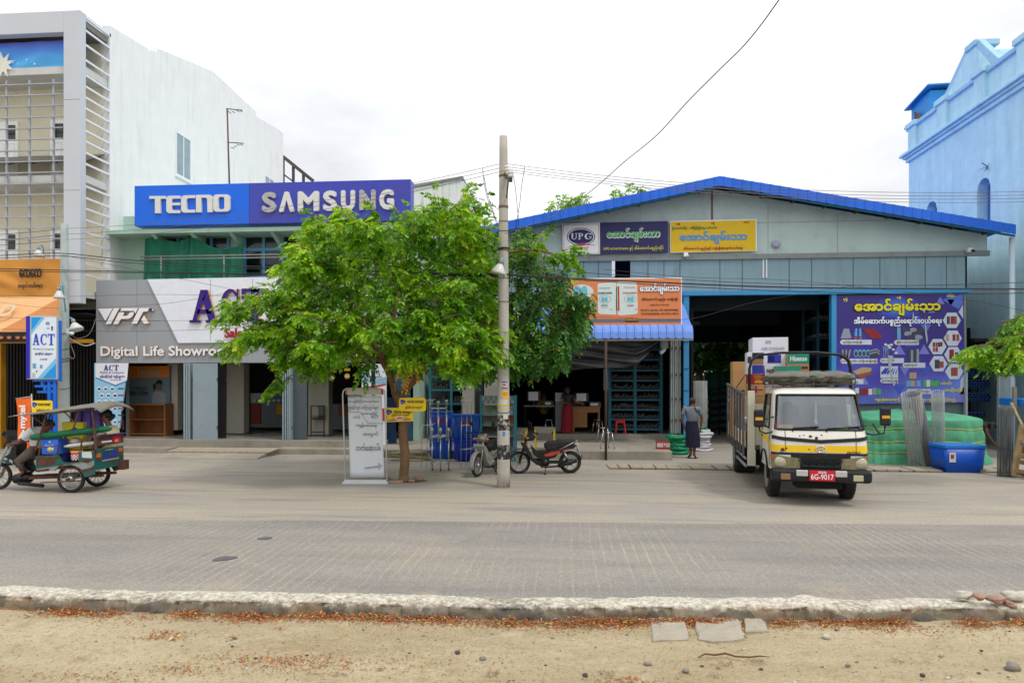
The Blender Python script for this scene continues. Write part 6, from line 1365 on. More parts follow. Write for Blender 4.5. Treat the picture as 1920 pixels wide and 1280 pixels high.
for x,mi in((1190,TN),(1226,WH),(1258,RD),(1298,RB)):R4(x,482,x+30,550,mi)
for x,y,mi in((1052,566,RD),(1080,566,RB),(1106,564,DK),(1130,562,RD),(1054,618,RB),(1082,616,RD)):R4(x,y,x+23,y+46,mi)
R4(1224,640,1272,744,RD);R4(1284,668,1318,738,DK);R4(1072,746,1122,838,DK);R4(1122,764,1166,830,RB);R4(1242,828,1312,916,RB)
S2(g,[(122,424),(178,422),(204,524),(88,528)],5,GY)
for i in range(4):S2(g,[(226+20*i,420),(243+20*i,420),(238+24*i,528),(208+26*i,530)],5,CY if i%2 else BL);S2(g,[(214+22*i,500),(236+22*i,500),(236+24*i,518),(208+26*i,520)],6,RD)
for i in range(4):S2(g,[(310+32*i,418),(330+32*i,418),(440+28*i,490),(430+28*i,528),(412+28*i,528)],5+i%2,RD)
for i in range(6):S2(g,[(84+20*i,640),(98+20*i,640),(120+12*i,726),(88+14*i,726)],5,GY if i%2 else DK)
for i in range(4):S2(g,ell(250+42*i,680,24,42,16),5,CY);S2(g,ell(250+42*i,684,14,28,12),6,DK)
for i in range(4):S2(g,[(388,650+14*i),(470,630+14*i),(504,662+14*i),(420,704+8*i)],5+i,DK if i%2 else GY)
for i in range(3):S2(g,[(536+22*i,616),(543+22*i,616),(543+22*i,724),(536+22*i,724)],5,GY)
for x,y in((560,588),(590,600),(620,590),(604,620),(640,640),(670,676)):S2(g,ell(x,y,16,13,10),5,WH)
for i in range(7):S2(g,ell(770+26*i,440+36*(i%3),46,26,12),5+i%3,GY if i%2 else DK)
S2(g,[(678,408),(716,408),(718,534),(680,536)],5,CY)
for i in range(4):R4(792+30*i,646-10*(i>1),818+30*i,772,GY if i%2 else DK)
for i in range(6):S2(g,[(510+30*i,884),(560+26*i,826),(574+22*i,836),(526+28*i,906)],5,BL)
for r in range(2):
 for i in range(6):R4(102+24*i,894+24*r,122+24*i,914+24*r,(RB,TN,CY,RD,GY,GR)[(i+r*2)%6])
S2(g,[(218,868),(320,824),(410,830),(412,862),(290,930)],5,TN);S2(g,[(250,904),(410,868),(412,900),(300,948)],6,RB)
for x,mi in((808,TN),(846,TN)):R4(x,880,x+36,944,mi)
for x,mi in((776,CY),(822,TN),(880,CY)):R4(x,964,x+44,1026,mi)
R4(954,960,984,1026,GR);R4(986,958,1024,1028,WH);R4(1028,964,1112,1024,GR)
for i in range(8):R4(150+46*i,1040+10*(i%2),190+46*i,1112,(TN,GY,WH,RD,RD,WH,GY,GR)[i])
build(g,'product_print',[flat('pp_red',(150,36,44)),flat('pp_dark',(70,66,84)),flat('pp_brown',(156,80,66)),flat('pp_grey',(150,158,172)),flat('pp_blue',(40,70,180)),flat('pp_green',(80,176,90)),flat('pp_tan',(196,160,130)),flat('pp_white',(220,222,230)),flat('pp_cyan',(110,170,214))],t)
g=W()
for poly in([(585,700),(640,706),(610,860),(590,860)],[(845,245),(858,300),(850,340),(838,330)],[(966,300),(985,420),(1000,540),(990,584),(972,470)],[(600,870),(618,866),(660,1010),(640,1020)],[(955,230),(972,226),(970,258),(950,250)]):S2(g,poly,9,0)
build(g,'torn_patch',flat('torn_grey',(176,188,190)),t)
XH=14.3
M_hall=mat('sky_blue_render',(186,224,236),.8,var=.09,scale=1.6,k=1,bump=.7,bscale=5,grime=.4,gcol=(150,186,206),streak=True,gscale=.9,gpos=.45)
M_hall2=mat('weathered_blue',(160,200,226),.85,var=.08,scale=3,k=1,bump=.6,bscale=8,grime=.7,gcol=(110,130,140),gscale=2.2,gpos=.55)
th=thing('blue_hall','tall sky blue rendered hall with cornice and triangular gable at the right edge','building',(XH,26,0))
e0=PX(1704,300,XH);YHf=e0 .y;YH0=17.5
zc1=PX(1697,287,XH-.25).z;zc0=PX(1704,304,XH).z;zp=PX(1704,240,XH).z
wins=[(PX(1736,400,XH).y,PX(1757,400,XH).y,PX(1746,378,XH).z),(PX(1832,400,XH).y,PX(1857,400,XH).y,PX(1845,334,XH).z)]
segs=sorted([(min(a,b),max(a,b),z)for a,b,z in wins])
g=W();y=YH0;zb_=PX(1845,425,XH).z
for a,b,zt_ in segs:
 g.box(XH,XH+.5,y,a,0,zc0);r=(b-a)/2;n=10
 for i in range(n):
  ya,yb=a+(b-a)*i/n,a+(b-a)*(i+1)/n;f=lambda q:zt_-r+math.sqrt(max(0,r*r-(q-(a+b)/2)**2))
  vs=[(XH,ya,f(ya)),(XH,yb,f(yb)),(XH,yb,zc0),(XH,ya,zc0),(XH+.5,ya,f(ya)),(XH+.5,yb,f(yb)),(XH+.5,yb,zc0),(XH+.5,ya,zc0)];g.add(vs,[(0,1,2,3),(0,4,5,1)])
 g.box(XH,XH+.5,a,b,0,zb_);y=b
g.box(XH,XH+.5,y,YHf,0,zc0);g.box(XH+.5,XH+8,YHf-.4,YHf,0,zp);g.box(XH,XH+.4,YH0,YHf,zc1+.02,zp-.15);build(g,'wall',M_hall,th)
g=W()
for a,b,zt_ in segs:g.box(XH+.35,XH+.49,a-.05,b+.05,zb_-.1,zt_+.05)
builds(g,'window_recess',mat('recess_blue',(70,120,190),.8),th)
g=W()
for k_,(d,z0,z1)in enumerate(((.10,zc0-.02,zc0+(zc1-zc0)*.4),(.18,zc0+(zc1-zc0)*.4,zc0+(zc1-zc0)*.7),(.28,zc0+(zc1-zc0)*.7,zc1+.02))):g.box(XH-d,XH+.3,YH0,YHf+d,z0,z1)
build(g,'cornice',M_hall,th,bevel=.02)
g=W();g.box(XH-.1,XH+.42,YH0,YHf+.05,zp-.16,zp);build(g,'parapet_coping',M_hall2,th,bevel=.02)
def pil(px0,px1,h):
 a,b=sorted((PX(px0,250,XH-.12).y,PX(px1,250,XH-.12).y));g=W();g.box(XH-.14,XH+.5,a,b,zc1+.02,zp+h-.2);g.box(XH-.22,XH+.55,a-.08,b+.08,zp+h-.2,zp+h);build(g,'pilaster',M_hall,th,bevel=.02)
pil(1703,1716,.05);pil(1757,1774,.1);pil(1826,1846,.1);pil(1906,1932,.15)
y0,y1=PX(1772,185,XH).y,PX(1859,105,XH).y;zt_=PX(1818,92,XH).z;ym=PX(1818,92,XH).y
g=W();g.prism([(y0,zp),(ym+.15,zt_),(ym-.25,zt_),(y1,zp)],XH+.02,XH+.4,ax='x');build(g,'gable',M_hall,th)
g=W()
for(a,b)in(((y0+.15,zp-.02),(ym+.15,zt_)),((y1-.15,zp-.02),(ym-.25,zt_))):g.bar((XH+.15,a[0],a[1]),(XH+.15,b[0],b[1]+.02),.42,.24,0,up=(1,0,0))
g.box(XH-.05,XH+.8,ym-.4,ym+.25,zt_-.05,zt_+.16);build(g,'gable_coping',M_hall2,th,bevel=.03)
g=W();g.prism([(y0,zp-.3),(ym,zt_-.05),(y1,zp-.3)],XH+.8,XH+9,ax='x');build(g,'roof',M_hall2,th)
t=thing('rooftop_cabin','small bright blue metal cabin on the far corner of the blue hall roof','cabin',(15,29,zp))
a=PX(1708,200,XH+.4);ya,yb=PX(1709,200,XH+.3).y,PX(1730,200,XH+.3).y;zt_=PX(1712,196,XH+.3).z
g=W();g.box(XH+.3,XH+2.6,yb-.6,ya,zp-.4,zt_);build(g,'cabin_wall',mat('cabin_blue',(30,148,226),.5,var=.05),t)
g=W();g.add([(XH+.1,ya+.2,zt_-.15),(XH+2.8,ya+.2,zt_+.1),(XH+2.8,yb-.8,zt_+.2),(XH+.1,yb-.8,zt_+.12),(XH+.1,ya+.2,zt_-.09),(XH+2.8,ya+.2,zt_+.16),(XH+2.8,yb-.8,zt_+.26),(XH+.1,yb-.8,zt_+.18)],[(3,2,1,0),(4,5,6,7),(0,1,5,4),(1,2,6,5),(2,3,7,6),(3,0,4,7)]);build(g,'cabin_roof',mat('cabin_roof',(44,140,206),.6),t)
g=W();zq=zp+.1
g.bar((XH+.05,ya,zq),(XH+.05,yb-.5,zq),.08);g.bar((XH+.05,ya-.9,zq),(XH+.2,ya-.5,zt_-.5),.08);g.bar((XH+.05,yb-.2,zq),(XH+.2,ya-.5,zt_-.5),.08);build(g,'bracket_frame',mat('rust_timber',(112,84,62),.8),t)
mb=MB();
for px,py,lab in((1851,312,'little dead weed growing from a crack in the blue hall wall'),):
 c=PX(px,py,XH);
 for i in range(9):a=rnd.uniform(0,6.28);mb.tube([c,c+V3((-.1,.3*math.cos(a),.18*math.sin(a)))],.008,4)
 solo(mb,'dry_weed',M_dgrey,lab,'weed')
def leaf_mat(name,ca,cb,cc,trans=.35,gloss=.28):
 m=bpy.data.materials.new(name);m.use_nodes=True;N=m.node_tree.nodes;L=m.node_tree.links;b=N['Principled BSDF'];out=N['Material Output']
 gi=N.new("ShaderNodeNewGeometry");tc=N.new("ShaderNodeTexCoord");n=N.new("ShaderNodeTexNoise");n.inputs['Scale'].default_value=1.7;n.inputs['Detail'].default_value=3;L.new(tc.outputs['Object'],n.inputs['Vector'])
 a=N.new("ShaderNodeMath");a.operation='MULTIPLY_ADD';L.new(gi.outputs['Random Per Island'],a.inputs[0]);a.inputs[1].default_value=.38;
 a2=N.new("ShaderNodeMath");a2 .operation='MULTIPLY_ADD';L.new(n.outputs['Fac'],a2 .inputs[0]);a2 .inputs[1].default_value=1.5;a2 .inputs[2].default_value=-.45;L.new(a2 .outputs[0],a.inputs[2])
 r=N.new("ShaderNodeValToRGB");e=r.color_ramp.elements;e[0].position=.1;e[0].color=lin(ca,1);e[1].position=.95;e[1].color=lin(cc,1);q=e.new(.5);q.color=lin(cb,1);L.new(a.outputs[0],r.inputs[0])
 r9=N.new("ShaderNodeValToRGB");r9 .color_ramp.interpolation='CONSTANT';r9 .color_ramp.elements[1].position=.99;L.new(gi.outputs['Random Per Island'],r9 .inputs[0])
 m9=N.new("ShaderNodeMixRGB");L.new(r9 .outputs[0],m9 .inputs[0]);L.new(r.outputs[0],m9 .inputs[1]);m9 .inputs[2].default_value=lin((176,140,40));r=m9
 L.new(r.outputs[0],b.inputs['Base Color']);b.inputs['Roughness'].default_value=gloss+.1;b.inputs['Specular IOR Level'].default_value=.45
 tr=N.new("ShaderNodeBsdfTranslucent");hs=N.new("ShaderNodeHueSaturation");hs.inputs['Value'].default_value=1.5;hs.inputs['Hue'].default_value=.485;L.new(r.outputs[0],hs.inputs['Color']);L.new(hs.outputs[0],tr.inputs['Color'])
 mx=N.new("ShaderNodeMixShader");mx.inputs[0].default_value=trans;L.new(b.outputs[0],mx.inputs[1]);L.new(tr.outputs[0],mx.inputs[2]);L.new(mx.outputs[0],out.inputs['Surface']);return m
def foliage(sprays,name,m,parent,npairs=5,rach=.23,ll=.09,lw=.044,per=9,droop=.5,seed=1):
 """sprays: (start, direction, length). Pinnate leaves alternate along each arching twig."""
 rg=np.random.default_rng(seed);V=[];tw=MB();P=PM[parent.name].inverted()
 tmpl=np.array([(0,0,0),(.28,.46,.06),(.68,.44,.03),(1,0,-.05),(.68,-.44,.03),(.28,-.46,.06)])
 for st,d,Ls in sprays:
  st=np.array(P@V3(st));d=np.array(d,float);d/=np.linalg.norm(d);pts=[]
  p=st.copy();dd=d.copy()
  for i in range(7):pts.append(p.copy());p=p+dd*Ls/6;dd=dd+np.array([0,0,-.10*droop])+rg.normal(0,.07,3);dd/=np.linalg.norm(dd)
  tw.tube(pts,[.008*(1-i/7)+.002 for i in range(7)],4)
  for k in range(per):
   t=.12+.88*(k+.5)/per;q=t*6;i=min(int(q),5);base=pts[i]*(1-(q-i))+pts[i+1]*(q-i);ax=pts[i+1]-pts[i];ax/=np.linalg.norm(ax)
   side=np.cross(ax,(0,0,1));side/=max(1e-6,np.linalg.norm(side));s=1 if k%2 else-1
   ld=ax*(.55 if k<per-1 else 1.2)+side*s*rg.uniform(.5,1.1)*(1 if k<per-1 else.1)+np.array([0,0,rg.uniform(-1.0,.2)]);ld/=np.linalg.norm(ld)
   R_=rach*rg.uniform(.7,1.15);up=np.array([0,0,1.])+rg.normal(0,.45,3);up-=ld*(up@ld);up/=max(1e-6,np.linalg.norm(up));sd=np.cross(ld,up)
   npq=npairs
   for j in range(npq*2+1):
    if j==npq*2:tt=1.;dirv=ld*1.0+np.array([0,0,-.5]);ss=0
    else:tt=.22+.78*(j//2+.5)/npq;ss=1 if j%2 else-1;dirv=ld*.55+sd*ss*.9+np.array([0,0,-.5])
    dirv=dirv+rg.normal(0,.13,3);dirv/=np.linalg.norm(dirv);b0=base+ld*R_*tt+np.array([0,0,-droop*.16*tt*tt*R_/.22]);Lq=ll*rg.uniform(.6,1.15)*(1-.25*abs(tt-.6));Wq=lw*Lq/ll
    nrm=up+rg.normal(0,.35,3);wv=np.cross(dirv,nrm);wv/=max(1e-6,np.linalg.norm(wv));nv=np.cross(wv,dirv)
    V.append(b0+tmpl[:,:1]*dirv*Lq+tmpl[:,1:2]*wv*Wq*1.1+tmpl[:,2:3]*nv*Lq)
 V=np.vstack(V);n=len(V)//6
 me=bpy.data.meshes.new(name);me.vertices.add(len(V));me.vertices.foreach_set('co',V.ravel())
 base=np.arange(n)[:,None]*6;f=np.hstack([base+np.array([[0,1,2,3]]),base+np.array([[0,3,4,5]])]).ravel()
 me.loops.add(len(f));me.loops.foreach_set('vertex_index',f.astype(np.int32));me.polygons.add(2*n);me.polygons.foreach_set('loop_start',np.arange(2*n)*4);me.polygons.foreach_set('loop_total',np.full(2*n,4))
 me.materials.append(m);me.update(calc_edges=True);me.validate()
 o=bpy.data.objects.new(name,me);COL.objects.link(o);o.parent=parent;PM[o.name]=PM[parent.name]
 return o,tw
M_bark=mat('tree_bark',(134,104,74),.9,var=.25,scale=5,bump=.9,bscale=18,grime=.4,gcol=(84,66,50),gscale=4)
M_leafA=leaf_mat('bright_leaf',(34,84,10),(98,154,16),(190,220,52),.42)
M_leafB=leaf_mat('deep_leaf',(26,70,22),(58,114,32),(122,172,48),.3,.2)
def limb(mb,pts,r0,r1,n=9):
 P=[];
 for i in range(len(pts)-1):
  for q in range(4):P.append(pts[i].lerp(pts[i+1],q/4)+V3((rnd.gauss(0,.012),rnd.gauss(0,.012),0)))
 P.append(pts[-1]);k=len(P);mb.tube(P,[r0+(r1-r0)*i/(k-1)for i in range(k)],n)
tr=thing('street_tree','bright green leafy street tree with a forked trunk before the showroom','tree',PZ(757,902,0))
pd=lambda l:[PD(*q)for q in l]
tb_=MB(True);limb(tb_,pd([(757,906,14.1),(759,860,14.1),(757,800,14.1),(751,760,14.1),(743,738,14.1)]),.098,.088,14);tb_.lathe([(.16,-.03),(.125,.05),(.1,.16)],PD(757,903,14.1)-V3((0,0,.02)),14)
limb(tb_,pd([(745,748,14.1),(730,702,14.1),(713,668,14.2),(697,632,14.3),(672,585,14.4),(640,520,14.5),(630,460,14.6)]),.072,.02)
limb(tb_,pd([(748,748,14.1),(776,712,14.2),(801,682,14.3),(824,640,14.4),(850,590,14.5),(868,520,14.6),(850,440,14.7)]),.075,.018)
limb(tb_,pd([(716,672,14.2),(728,640,14.0),(744,580,13.9),(756,500,13.9),(780,420,14.0)]),.05,.015)
limb(tb_,pd([(690,620,14.3),(640,600,13.6),(560,580,13.0),(470,570,12.7)]),.045,.01)
limb(tb_,pd([(660,565,14.4),(590,520,14.6),(540,480,14.8)]),.035,.01);limb(tb_,pd([(830,630,14.4),(870,610,13.6),(915,600,13.2)]),.04,.012)
limb(tb_,pd([(862,540,14.6),(905,495,14.4),(950,473,14.3),(1000,468,14.4),(1040,476,14.5),(1078,484,14.6)]),.04,.012)
limb(tb_,pd([(800,680,14.3),(840,660,13.4),(890,650,12.9)]),.03,.01);limb(tb_,pd([(720,680,14.2),(640,650,13.8),(540,640,13.6)]),.03,.008);limb(tb_,pd([(850,480,14.7),(880,440,14.9),(880,395,15)]),.02,.008)
build(tb_,'trunk',M_bark,tr)
CL=[(812,402,40),(870,398,34),(886,425,40),(765,430,42),(705,420,40),(650,415,38),(615,450,36),(590,430,22),(840,440,40),(800,470,46),(735,470,46),(670,470,42),(625,490,40),(570,478,34),(545,505,30),(880,470,44),(905,500,30),(560,545,40),(600,560,44),(655,540,46),(710,530,46),(765,530,46),(820,530,46),(870,540,44),(905,565,34),(505,555,34),(460,565,32),(425,575,28),(530,600,42),(480,615,34),(455,640,28),(585,615,46),(640,610,46),(700,600,46),(760,600,46),(815,600,46),(865,610,44),(905,620,34),(540,655,40),(500,650,32),(600,665,44),(655,660,42),(705,660,30),(765,660,42),(825,665,44),(875,670,40),(908,668,30),(560,700,26),(620,705,28),(780,705,36),(840,705,32),(885,712,22),(530,690,18),(920,590,26),(935,645,16),(640,725,16),(600,690,30),(745,625,36),(660,640,40)]
C0=PD(740,600,14.2);rg=random.Random(11);sp=[]
CL=[(726+(a-726)*(.95 if a>720 else.91),545+(b-545)*(.94 if b<640 else.78),r*.9*(.6 if a<520 else 1))for a,b,r in CL if(a,b)not in((640,725),(620,705),(705,660),(765,660))]
for px,py,r in CL:
 for lay in range(3):
  if px<530 and lay==2:continue
  D_=14.2+(-1.5,0,1.5)[lay]*(1 if abs(px-720)<170 else.6)+rg.uniform(-.5,.5)
  for q in range(6 if px>545 else 4):
   a=rg.uniform(0,6.28);rr=r*math.sqrt(rg.random())*.9;c=PD(px+rr*math.cos(a),py+rr*math.sin(a),D_)
   d=(c-C0);d.z*=.5;d.normalize();d=d*.8+V3((rg.gauss(0,.45),rg.gauss(0,.45),rg.uniform(-.1,.6)));d.normalize()
   Ls=rg.uniform(.28,.5);sp.append((c-d*Ls*.55,d,Ls))
for px,py,dx,dz_,D_ in((432,585,-1,.1,12.7),(440,632,-.9,-.2,13.2),(875,372,.4,1,14.8),(818,380,0,1,14.2),(895,385,.7,.7,14.8),(760,405,-.2,1,14),(905,430,1,.4,14.6),(600,405,-.7,.7,14.4),(645,395,-.3,1,14.2),(560,460,-1,.4,14.6),(530,492,-1,.2,14.6),(445,655,-1,-.2,13.3),(520,705,-.8,-.6,13.4),(1010,455,.5,.8,14.4),(1040,468,.8,.6,14.5),(1068,470,.8,.3,14.6),(985,462,.2,1,14.4),(1072,490,.6,-.8,14.6),(930,655,.9,.1,13.2),(870,690,.2,-1,13.4),(690,680,-.3,-.9,13.3)):
 for q in range(2):c=PD(px+rg.uniform(-8,8),py+rg.uniform(-8,8),D_);d=V3((dx+rg.gauss(0,.2),rg.gauss(0,.4),dz_+rg.gauss(0,.15))).normalized();sp.append((c-d*.25,d,.5))
cr_,tw=foliage(sp,'crown',M_leafA,tr,per=8,ll=.108,lw=.054,rach=.25,npairs=4);build(tw,'twigs',M_bark,tr)
sp=[(PD(762+rg.uniform(-8,12),668+rg.uniform(-6,6),13.35),(rg.gauss(-.25,.1),rg.gauss(0,.15),-1),.45)for q in range(3)]+[(PD(782,655,13.3),(.05,0,-1),.4)]
yl,tw=foliage(sp,'yellow_leaves',leaf_mat('yellow_leaf',(170,120,8),(214,160,10),(232,190,30)),tr,per=4,npairs=4,ll=.085,lw=.04,seed=5,droop=.8);yl['label']='hanging spray of yellow leaves'
tr2=thing('street_tree','dark green drooping tree directly behind the concrete utility pole','tree',PD(945,868,15.6));tr2 .location.z=0;PM[tr2 .name]=mtx(tr2 .location,0)
tb2=MB(True);limb(tb2,pd([(946,885,15.7),(945,800,15.7),(946,720,15.7),(950,640,15.8),(965,560,15.9),(990,490,16)]),.085,.03);limb(tb2,pd([(948,660,15.8),(980,610,15.9),(1020,570,16),(1055,555,16)]),.04,.012);limb(tb2,pd([(955,600,15.8),(925,560,15.9),(915,500,16)]),.04,.012);limb(tb2,pd([(950,640,15.8),(1000,640,15.7),(1050,630,15.6)]),.03,.01);build(tb2,'trunk',M_bark,tr2)
CL2=[(985,450,36),(960,470,30),(1000,500,36),(970,530,38),(1020,525,34),(1050,520,26),(985,575,42),(1035,565,36),(1075,565,24),(960,610,34),(1005,620,38),(1050,610,34),(1085,600,18),(975,655,32),(1020,655,32),(1055,640,26),(1085,625,16),(1000,685,22),(1030,680,18),(965,690,16),(930,520,26),(925,480,20),(930,620,22),(925,690,18),(1060,665,14),(1095,560,12)]
sp=[];C2=PD(985,560,16)
CL2=[(985+(a-985)*.92,540+(b-540)*.90-6,r*.85)for a,b,r in CL2]
for px,py,r in CL2:
 for lay in(-.9,-.1,.7):
  for q in range(3):
   a=rg.uniform(0,6.28);rr=r*math.sqrt(rg.random())*.85;c=PD(px+rr*math.cos(a),py+rr*math.sin(a),15.9+lay+rg.uniform(-.3,.3));d=(c-C2).normalized()*.7+V3((rg.gauss(0,.4),rg.gauss(0,.4),rg.uniform(-.55,.3)));d.normalize();Ls=rg.uniform(.35,.65);sp.append((c-d*Ls*.5,d,Ls))
cr2,tw=foliage(sp,'crown',M_leafB,tr2,ll=.105,lw=.054,droop=1.0,seed=3,per=9,npairs=4);build(tw,'twigs',M_bark,tr2)
tr3=thing('street_tree','leafy branch of a tree reaching in at the right photo edge','tree',PD(2040,912,13.2));tr3 .location.z=0;PM[tr3 .name]=mtx(tr3 .location,0)
tb3=MB(True);limb(tb3,pd([(2040,930,13.2),(2035,760,13.2),(2020,640,13.2),(2000,520,13.2)]),.12,.08);limb(tb3,pd([(2018,650,13.2),(1960,630,13.1),(1920,625,13.0),(1893,640,13.0),(1850,656,13.0)]),.04,.01);limb(tb3,pd([(1935,628,13.0),(1912,606,13),(1900,592,13)]),.015,.006);build(tb3,'trunk',M_bark,tr3)
sp=[]
for px,py,r in((1822,650,10),(1838,662,14),(1858,660,16),(1872,672,14),(1890,650,18),(1905,665,18),(1918,640,22),(1940,640,30),(1905,630,12),(1915,598,14),(1900,600,10),(1850,648,12),(1975,620,40),(1990,560,40),(1930,670,20),(2000,500,60),(2060,480,70),(2100,540,70),(2080,600,60),(2030,560,60),(2050,430,70)):
 for q in range(4):c=PD(px+rg.uniform(-r,r),py+rg.uniform(-r,r)*.7,13+rg.uniform(-.4,.4));d=V3((rg.gauss(-.6,.4),rg.gauss(0,.4),rg.uniform(-.45,.25))).normalized();sp.append((c-d*.2,d,rg.uniform(.3,.45)))
c3,tw=foliage(sp,'crown',M_leafA,tr3,seed=8,per=8);build(tw,'twigs',M_bark,tr3)
def far_tree(lab,base,crowns,m,ll,seed,n=40,trunk=.2):
 t=thing('background_tree',lab,'tree',base,0,'trees behind the warehouse');g=MB(True)
 top=sum((c for c,r in crowns),V3())/len(crowns);limb(g,[V3(base),V3(base).lerp(top,.5),top],trunk,.06,8)
 for c,r in crowns:limb(g,[V3(base).lerp(top,.55),c],.08,.02,6)
 build(g,'trunk',M_bark,t);sp=[]
 for c,r in crowns:
  for q in range(n):d=V3((rg.gauss(0,1),rg.gauss(0,1),rg.gauss(.2,.7))).normalized();sp.append((c+d*r*rg.uniform(.1,.8),d,r*.6))
 f,tw=foliage(sp,'crown',m,t,ll=ll,lw=ll*.5,rach=ll*2.6,per=6,npairs=3,seed=seed);build(tw,'twigs',M_bark,t)
far_tree('tree top peeping over the left slope of the blue roof',(xY(1055,48),48,0),[(PY(1045,388,48),.9),(PY(1075,384,48),.6),(PY(1092,388,48),.6)],M_leafA,.22,21,14)
far_tree('small tree tip above the middle of the blue roof slope',(xY(1172,49),49,0),[(PY(1168,370,49),.7),(PY(1187,366,49),.6)],M_leafA,.22,22,12)
far_tree('dense tree seen through the open back of the warehouse, left of two',(xY(1318,43.6),43.6,0),[(PY(1305,645,43.6),1.3),(PY(1335,640,44),1.3),(PY(1320,665,43.6),1.2),(PY(1290,670,44),1.2),(PY(1300,620,44),1.4)],M_leafB,.2,23,70)
far_tree('dense tree seen through the open back of the warehouse, right of two',(xY(1385,43.8),43.8,0),[(PY(1370,645,43.8),1.3),(PY(1400,640,44),1.4),(PY(1375,670,43.8),1.2),(PY(1425,660,44),1.3),(PY(1350,660,44),1.1),(PY(1380,618,44),1.4)],M_leafB,.2,24,70)
def conc_mat(name,col):
 return mat(name,col,.85,var=.12,scale=3,bump=.35,bscale=25,grime=.4,gcol=(120,116,108),streak=True,k=.85)
M_pole=conc_mat('pole_concrete',(190,184,172))
def worn(name,col,lo,hi,sc):
 m=bpy.data.materials.new(name);m.use_nodes=True;N=m.node_tree.nodes;L=m.node_tree.links;b=N['Principled BSDF'];b.inputs['Base Color'].default_value=lin(col);b.inputs['Roughness'].default_value=.8
 tc=N.new("ShaderNodeTexCoord");n=N.new("ShaderNodeTexNoise");n.inputs['Scale'].default_value=sc;n.inputs['Detail'].default_value=9;n.inputs['Roughness'].default_value=.75;L.new(tc.outputs['Object'],n.inputs['Vector'])
 r=N.new("ShaderNodeValToRGB");r.color_ramp.elements[0].position=lo;r.color_ramp.elements[1].position=hi;L.new(n.outputs['Fac'],r.inputs[0]);L.new(r.outputs[0],b.inputs['Alpha']);return m
DP=13.26;pb=PZ(944,913,0);ztop=PD(943,256,DP).z
tp_=thing('utility_pole','tall round concrete utility pole with worn black bands beside the motorbikes','utility pole',pb)
g=MB();rr=lambda z:.128-.05*z/ztop
g.lathe([(rr(z),z)for z in[ztop*i/24 for i in range(25)]],(0,0,0),28);build(g,'shaft',M_pole,tp_)
zpx=lambda py:PD(944,py,DP).z
def ring(py0,py1,extra,name,m,a0=0,a1=360,n=28):
 g=MB();z0,z1=zpx(py1),zpx(py0);vs=[]
 for z in(z0,(z0+z1)/2,z1):
  for i in range(n+1):a=RAD(a0+(a1-a0)*i/n);vs.append(((rr(z)+extra)*math.cos(a),(rr(z)+extra)*math.sin(a),z))
 g.add(vs,[(r*(n+1)+i,r*(n+1)+i+1,(r+1)*(n+1)+i+1,(r+1)*(n+1)+i)for r in range(2)for i in range(n)],0,True);return build(g,name,m,tp_)
wb=worn('worn_black_paint',(34,34,36),.42,.52,9)
ring(778,806,.002,'painted_band',wb);ring(833,860,.002,'painted_band',wb);ring(886,912,.0015,'rust_stain',worn('rust_stain',(150,70,44),.55,.68,7))
ring(757,760.5,.003,'yellow_band',flat('band_yellow',(226,196,40)))
for py0,py1,a0,a1,m,lab in((713,729,252,325,flat('sticker_white',(196,192,200)),'white'),(732,746,262,325,flat('sticker_yellow',(236,188,40)),'yellow'),(748,757,230,318,flat('sticker_pale',(206,204,198)),'pale'),(776,785,272,318,MATS['sticker_pale'],''),(808,816,268,290,flat('sticker_blue',(50,130,200)),'')):ring(py0,py1,.0035,'sticker',m,a0,a1,10)
for py0,py1,a0,a1,m in((714.5,717,256,318,flat('stk_violet',(100,80,150))),(726,728.5,256,320,MATS['stk_violet']),(719,723,268,300,flat('stk_tan',(170,120,80))),(736,738,268,318,flat('stk_redp',(196,80,40))),(740,741.5,268,310,MATS['stk_redp'])):ring(py0,py1,.0045,'sticker_print',m,a0,a1,8)
M_wire=flat('wire_black',(40,38,40));M_wire2=flat('wire_brown',(120,96,90));M_por=flat('porcelain',(226,222,214),rough=.2)
def ringwire(py,k_=3):
 g=MB();
 for i in range(k_):z=zpx(py+i*1.6);g.tube([((rr(z)+.008)*math.cos(a),(rr(z)+.008)*math.sin(a),z+.012*math.sin(a*1.0+i))for a in[2*math.pi*q/20 for q in range(20)]],.005,4,closed=True)
 build(g,'tie_wire',M_wire,tp_)
ringwire(464,5);ringwire(415,1);ringwire(433,1);ringwire(521,1);ringwire(565,1);ringwire(772,1)
for py in(330,388):g=MB();z=zpx(py);g.lathe([(rr(z)+.004,z-.025),(rr(z)+.008,z-.025),(rr(z)+.008,z+.025),(rr(z)+.004,z+.025)],(0,0,0),20);build(g,'steel_band',mat('rust_band',(134,110,92),.7),tp_)
Pl=lambda px,py,dd=0:PD(px,py,DP+dd)-pb
ca,cb=Pl(943,312,-.45),Pl(959,340,-.10)
ca=Pl(941,318,.35);cb=Pl(958,338,-.55)
g=MB();g.bar(ca,cb,.06,.075);g.bar(Pl(950,372,-.1),ca.lerp(cb,.75),.025,.025);build(g,'cross_arm',mat('arm_timber',(92,84,78),.8,var=.2),tp_)
ins=[]
for f in(.08,.42,.72,.96):
 p=ca.lerp(cb,f)+V3((0,0,.04));ins.append(p+V3((0,0,.10)));g=MB();g.lathe([(.03,0),(.05,.02),(.045,.05),(.03,.06),(.055,.08),(.05,.11),(.02,.13)],p,14);build(g,'insulator',M_por,tp_)
